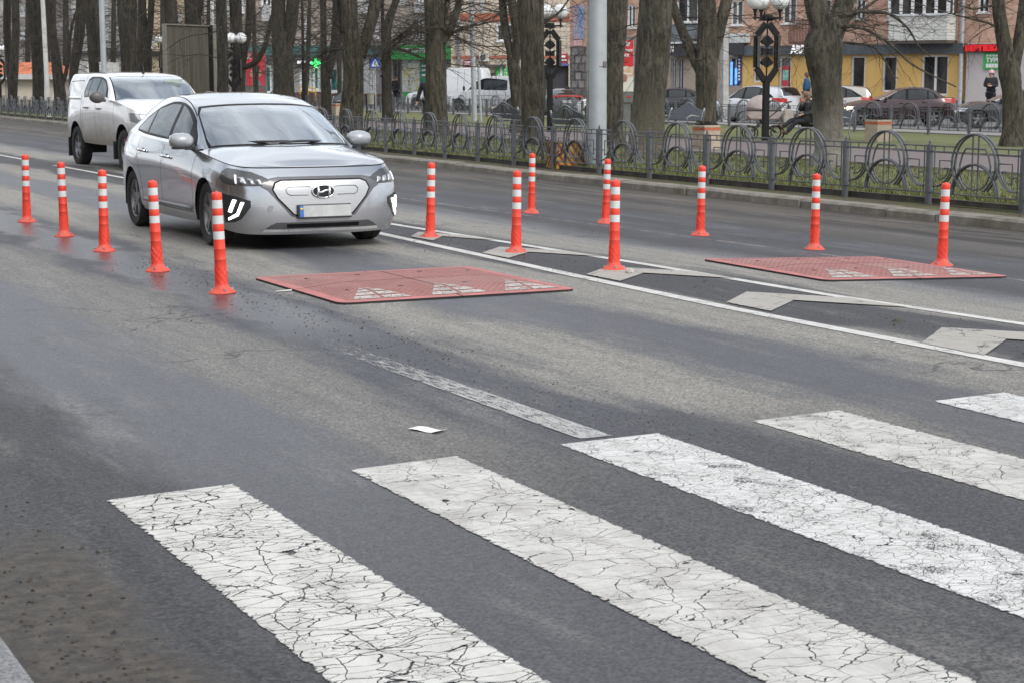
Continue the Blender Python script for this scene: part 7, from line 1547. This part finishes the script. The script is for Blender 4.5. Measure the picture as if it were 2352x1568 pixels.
# joints in the person's own frame: x ahead, y left, z up
STAND=dict(pelvis=(0,0,.96),chest=(0,0,1.30),neck=(0,0,1.48),head=(.02,0,1.62),lsh=(0,.19,1.42),lel=(-.02,.24,1.14),lwr=(.06,.24,.90),rsh=(0,-.19,1.42),rel=(-.02,-.24,1.14),rwr=(.06,-.24,.90),lhp=(0,.09,.90),lkn=(.02,.10,.50),lan=(-.02,.10,.08),lto=(.13,.11,.04),rhp=(0,-.09,.90),rkn=(.03,-.10,.50),ran=(.0,-.10,.08),rto=(.15,-.11,.04))
def pose(**k): d=dict(STAND); d.update(k); return d
def face(a): return -YAW+R(a)
side=far  # alias kept short
HOLD=pose(lel=(.06,.25,1.14),lwr=(.27,.06,1.16),rel=(.06,-.25,1.14),rwr=(.28,-.05,1.20),lhs=(0,-1,.3),rhs=(0,1,.3))
person('person in a pink hat and black coat, hands at chest, by the lilac wall',farx(2277,78,.22),face(-120),HOLD,blackc,blackc,hat=pinkc,scale=1.04,coat_len=1.2,bulk=1.3)
person('person in a dark hooded coat seen from behind, at the green shop door',farx(908,126,.12),face(85),STAND,blackc,jeans,hood=furm,coat_len=.9,bulk=1.12,scale=1.03)
WALK=pose(rel=(-.10,-.27,1.14),rwr=(-.02,-.32,.88),lkn=(.16,.10,.52),lan=(.12,.10,.08),lto=(.27,.11,.05),rkn=(-.04,-.10,.5),ran=(-.26,-.10,.14),rto=(-.14,-.10,.05))
person('person in black walking behind the straight tree, only one arm showing',farx(979,60,.0),face(180),pose(lsh=(0,.20,1.42),lel=(.0,.30,1.12),lwr=(.05,.34,.84),lan=(.12,.1,.08),lto=(.26,.1,.05),lkn=(.12,.1,.5)),blackc,darkc,coat_len=.5,scale=1.08,bulk=1.1) if False else person('person in black behind the straight tree, only one sleeve and hand showing',farx(984,60,.0),face(-90),pose(rsh=(0,-.20,1.42),rel=(.0,-.29,1.14),rwr=(.04,-.36,.86)),blackc,darkc,coat_len=.5,scale=1.06,bulk=1.1)
person('person in a blue jacket half hidden by the whitewashed tree, beyond the beige car',farx(1853,82,.25),face(170),STAND,bluec,jeans,coat_len=.5,scale=1.0,bulk=1.35)
mq=person('person in a red jacket and white cap standing at the glass doors',farx(1571,91.5,.12),face(200),pose(rel=(.05,-.28,1.18),rwr=(.18,-.20,1.34)),redc,blackc,hat=whitec,coat_len=.15,scale=1.02)
SIT=dict(pelvis=(.10,0,.53),chest=(.06,0,.86),neck=(.16,0,1.05),head=(.22,0,1.18),lsh=(.08,.19,1.0),lel=(.16,.27,.74),lwr=(.40,.12,.70),rsh=(.08,-.19,1.0),rel=(.30,-.22,.80),rwr=(.30,-.06,1.02),lhp=(.14,.10,.50),lkn=(.58,.12,.52),lan=(.86,.10,.20),lto=(1.02,.10,.22),rhp=(.14,-.10,.50),rkn=(.60,-.04,.58),ran=(.98,.02,.34),rto=(1.12,.02,.44),lhs=(0,-1,0),rhs=(0,1,0))
bp_=flat(1905,323); person('person in a dark coat seated on the bench, one hand raised to the face',bp_+Vector((-.16,.55,.0)),PI+R(-8),SIT,darkc,blackc,hair=mat('hair_light_brown',(.20,.12,.075),.7,var=.3,scale=20),coat_len=.95,bulk=1.28,shoes=shoe_m)
# drivers
DRIVE=dict(pelvis=(0,0,.45),chest=(-.10,0,.78),neck=(-.10,0,.96),head=(-.05,0,1.10),lsh=(-.08,.19,.92),lel=(.14,.26,.72),lwr=(.40,.17,.86),rsh=(-.08,-.19,.92),rel=(.14,-.26,.70),rwr=(.40,-.10,.95),lhp=(.06,.1,.42),lkn=(.42,.12,.55),lan=(.72,.12,.25),lto=(.85,.12,.28),rhp=(.06,-.1,.42),rkn=(.42,-.12,.55),ran=(.72,-.12,.25),rto=(.85,-.12,.28),lhs=(0,-1,.2),rhs=(0,1,.2))
person('driver of the silver hatchback, pale sleeved hand on the steering wheel',(6.19+.37,17.02+1.66,.12),-PI/2,DRIVE,mat('cloth_beige',(.40,.37,.33),.9),jeans,coat_len=0,scale=.98,grip=.9)
person('driver of the white pickup, a dim figure behind the windscreen',(9.50+.46,32.6+1.95,.40),-PI/2+R(2.2),DRIVE,darkc,jeans,coat_len=0,grip=.9)
person('passenger of the white pickup, a dim pale figure behind the windscreen',(9.50-.34,32.6+1.98,.40),-PI/2+R(2.2),pose(**{**DRIVE,'lwr':(.30,.1,.5),'rwr':(.3,-.1,.5)}),mat('cloth_grey',(.2,.2,.2),.9),jeans,coat_len=0)
# pram
p=flat(1752,322); pr=thing('pram','dusty pink pram with a rounded hood on a dark wheeled frame, behind the globe lamp','pram',p,-YAW+PI)
pk=mat('pram_fabric',(.40,.33,.315),.8,var=.12,scale=8,bump=.15,bscale=30); ch_=mat('pram_frame',(.07,.06,.055),.4,.5)
mb=MB(); n=20; prof=[(-.05,.0),(-.40,.04),(-.46,.18),(-.44,.30),(.46,.30),(.48,.18),(.42,.04)]
mb.prism([(x,z+.55) for x,z in [(-.38,0),(-.46,.10),(-.48,.27),(.48,.27),(.46,.10),(.38,0)]],-.2,.2,lambda u,v,h:(u,h,v)); o=mb.build('carrycot',pk,pr); bevel(o,.05,3)
mb=MB(); vs=[];fs=[]; 
for i in range(9):
    a=PI*i/8*.62+.0
    for j in range(9): b=PI*j/8; r=.40; vs.append((.08+.0+r*math.cos(a)*math.sin(b)*1.0,.21*math.cos(b)*1.0,.83+r*math.sin(a)*math.sin(b)*.98+.01))
mb.add(vs,[(i*9+j,i*9+j+1,(i+1)*9+j+1,(i+1)*9+j) for i in range(8) for j in range(8)]); solid(mb.build('hood',pk,pr,smooth=True,fixn=False),.015)
mb=MB(); mb.box(-.47,.47,-.215,.215,.80,.825); mb.build('rim_band',ch_,pr)
mb=MB()
for s in (-1,1): mb.tube([(.36,s*.2,.20),(-.05,s*.2,.55),(-.62,s*.2,1.02),(-.74,s*.2,1.05)],.016,6); mb.tube([(-.36,s*.2,.20),(.10,s*.2,.56)],.016,6)
mb.tube([(-.74,-.2,1.05),(-.74,.2,1.05)],.02,6); mb.tube([(.36,-.27,.2),(.36,.27,.2)],.012,6); mb.tube([(-.36,-.27,.2),(-.36,.27,.2)],.012,6); mb.build('frame',ch_,pr,smooth=True)
for x in (.36,-.36):
    for s in (-1,1):
        mb=MB(); mb.tube([(x+.18*math.cos(a),s*.28,.20+.18*math.sin(a)) for a in np.linspace(0,2*PI,25)],.022,8,False); wv_=mb.build('wheel',rubber,pr,smooth=True); mb=MB()
        for k in range(6): mb.tube([(x,s*.28,.2),(x+.17*math.cos(k*PI/3),s*.28,.2+.17*math.sin(k*PI/3))],.007,4)
        mb.build('spokes',rim_m,wv_)
t=thing('bag','pale beige fabric bag hanging from the pram handle','bag',p+Vector(cw(.66,-.1))*1.0); mb=MB(); mb.prism([(-.12,.35),(.12,.35),(.15,.62),(.10,.85),(-.08,.85),(-.15,.60)],-.06,.06,lambda u,v,h:(u*cY,h-u*sY,v)); bevel(mb.build('pouch',mat('bag_cloth',(.42,.37,.33),.85,var=.15),t),.03,2); mb=MB(); mb.tube([(-.05*cY,0,.85),(0,0,1.02),(.05*cY,0,.85)],.012,6); mb.build('strap',ch_,t)
# ------------------------------------------------------------------ the near side of the street behind and left of the camera, which shows in the car doors and glass
t=thing('beige_building','long beige house on the left of the street, seen only mirrored in the hatchback doors','building',(-16,70,0),-PI/2)
hs=[(3+4.2*i,4.6+4.2*i,1.2+3.4*j,3.1+3.4*j) for i in range(18) for j in range(4)]
mb=MB(); wall(mb,0,80,-.3,15,hs,dep=.2,back=-0.01) ; mb.build('wall',plaster('warm_house_front',(.20,.14,.09),(.26,.19,.13),.4),t,fixn=False)
mb=MB()
for a,b,c,d in hs: mb.box(a+.02,b-.02,.15,.19,c+.02,d-.02)
mb.build('windows',pane_d,t)
mb=MB(); mb.box(-.5,80.5,-.4,.3,15.002,15.5); mb.build('cornice',beige_m,t)
for i,(x,y) in enumerate(((-6.5,12),(-6.2,20),(-6.8,29),(-6.4,39),(-6.6,50),(-6.3,62))):
    rs=random.Random(40+i); t=thing('tree','bare street tree on the left pavement, number of the row seen only in reflections','tree',(x,y,.1),0,'bare street trees on the left pavement'); t['label']='bare street tree on the left pavement, outside the view'
    mb=MB(); tw=MB(); P=smooth_path([(0,0,-.2),(0,0,.3),(rs.uniform(-.1,.1),rs.uniform(-.1,.1),2),(rs.uniform(-.2,.2),rs.uniform(-.2,.2),4)],5); rough_tube(mb,P,np.linspace(.32,.22,len(P)),12,i)
    for k in range(2): grow(mb,tw,Vector(P[-1]),Vector((rs.uniform(-.5,.5),rs.uniform(-.5,.5),1)),.16,rs,0)
    mb.build('trunk',bark_d,t,smooth=True,fixn=False); tw.build('crown',twig_m,t,fixn=False)
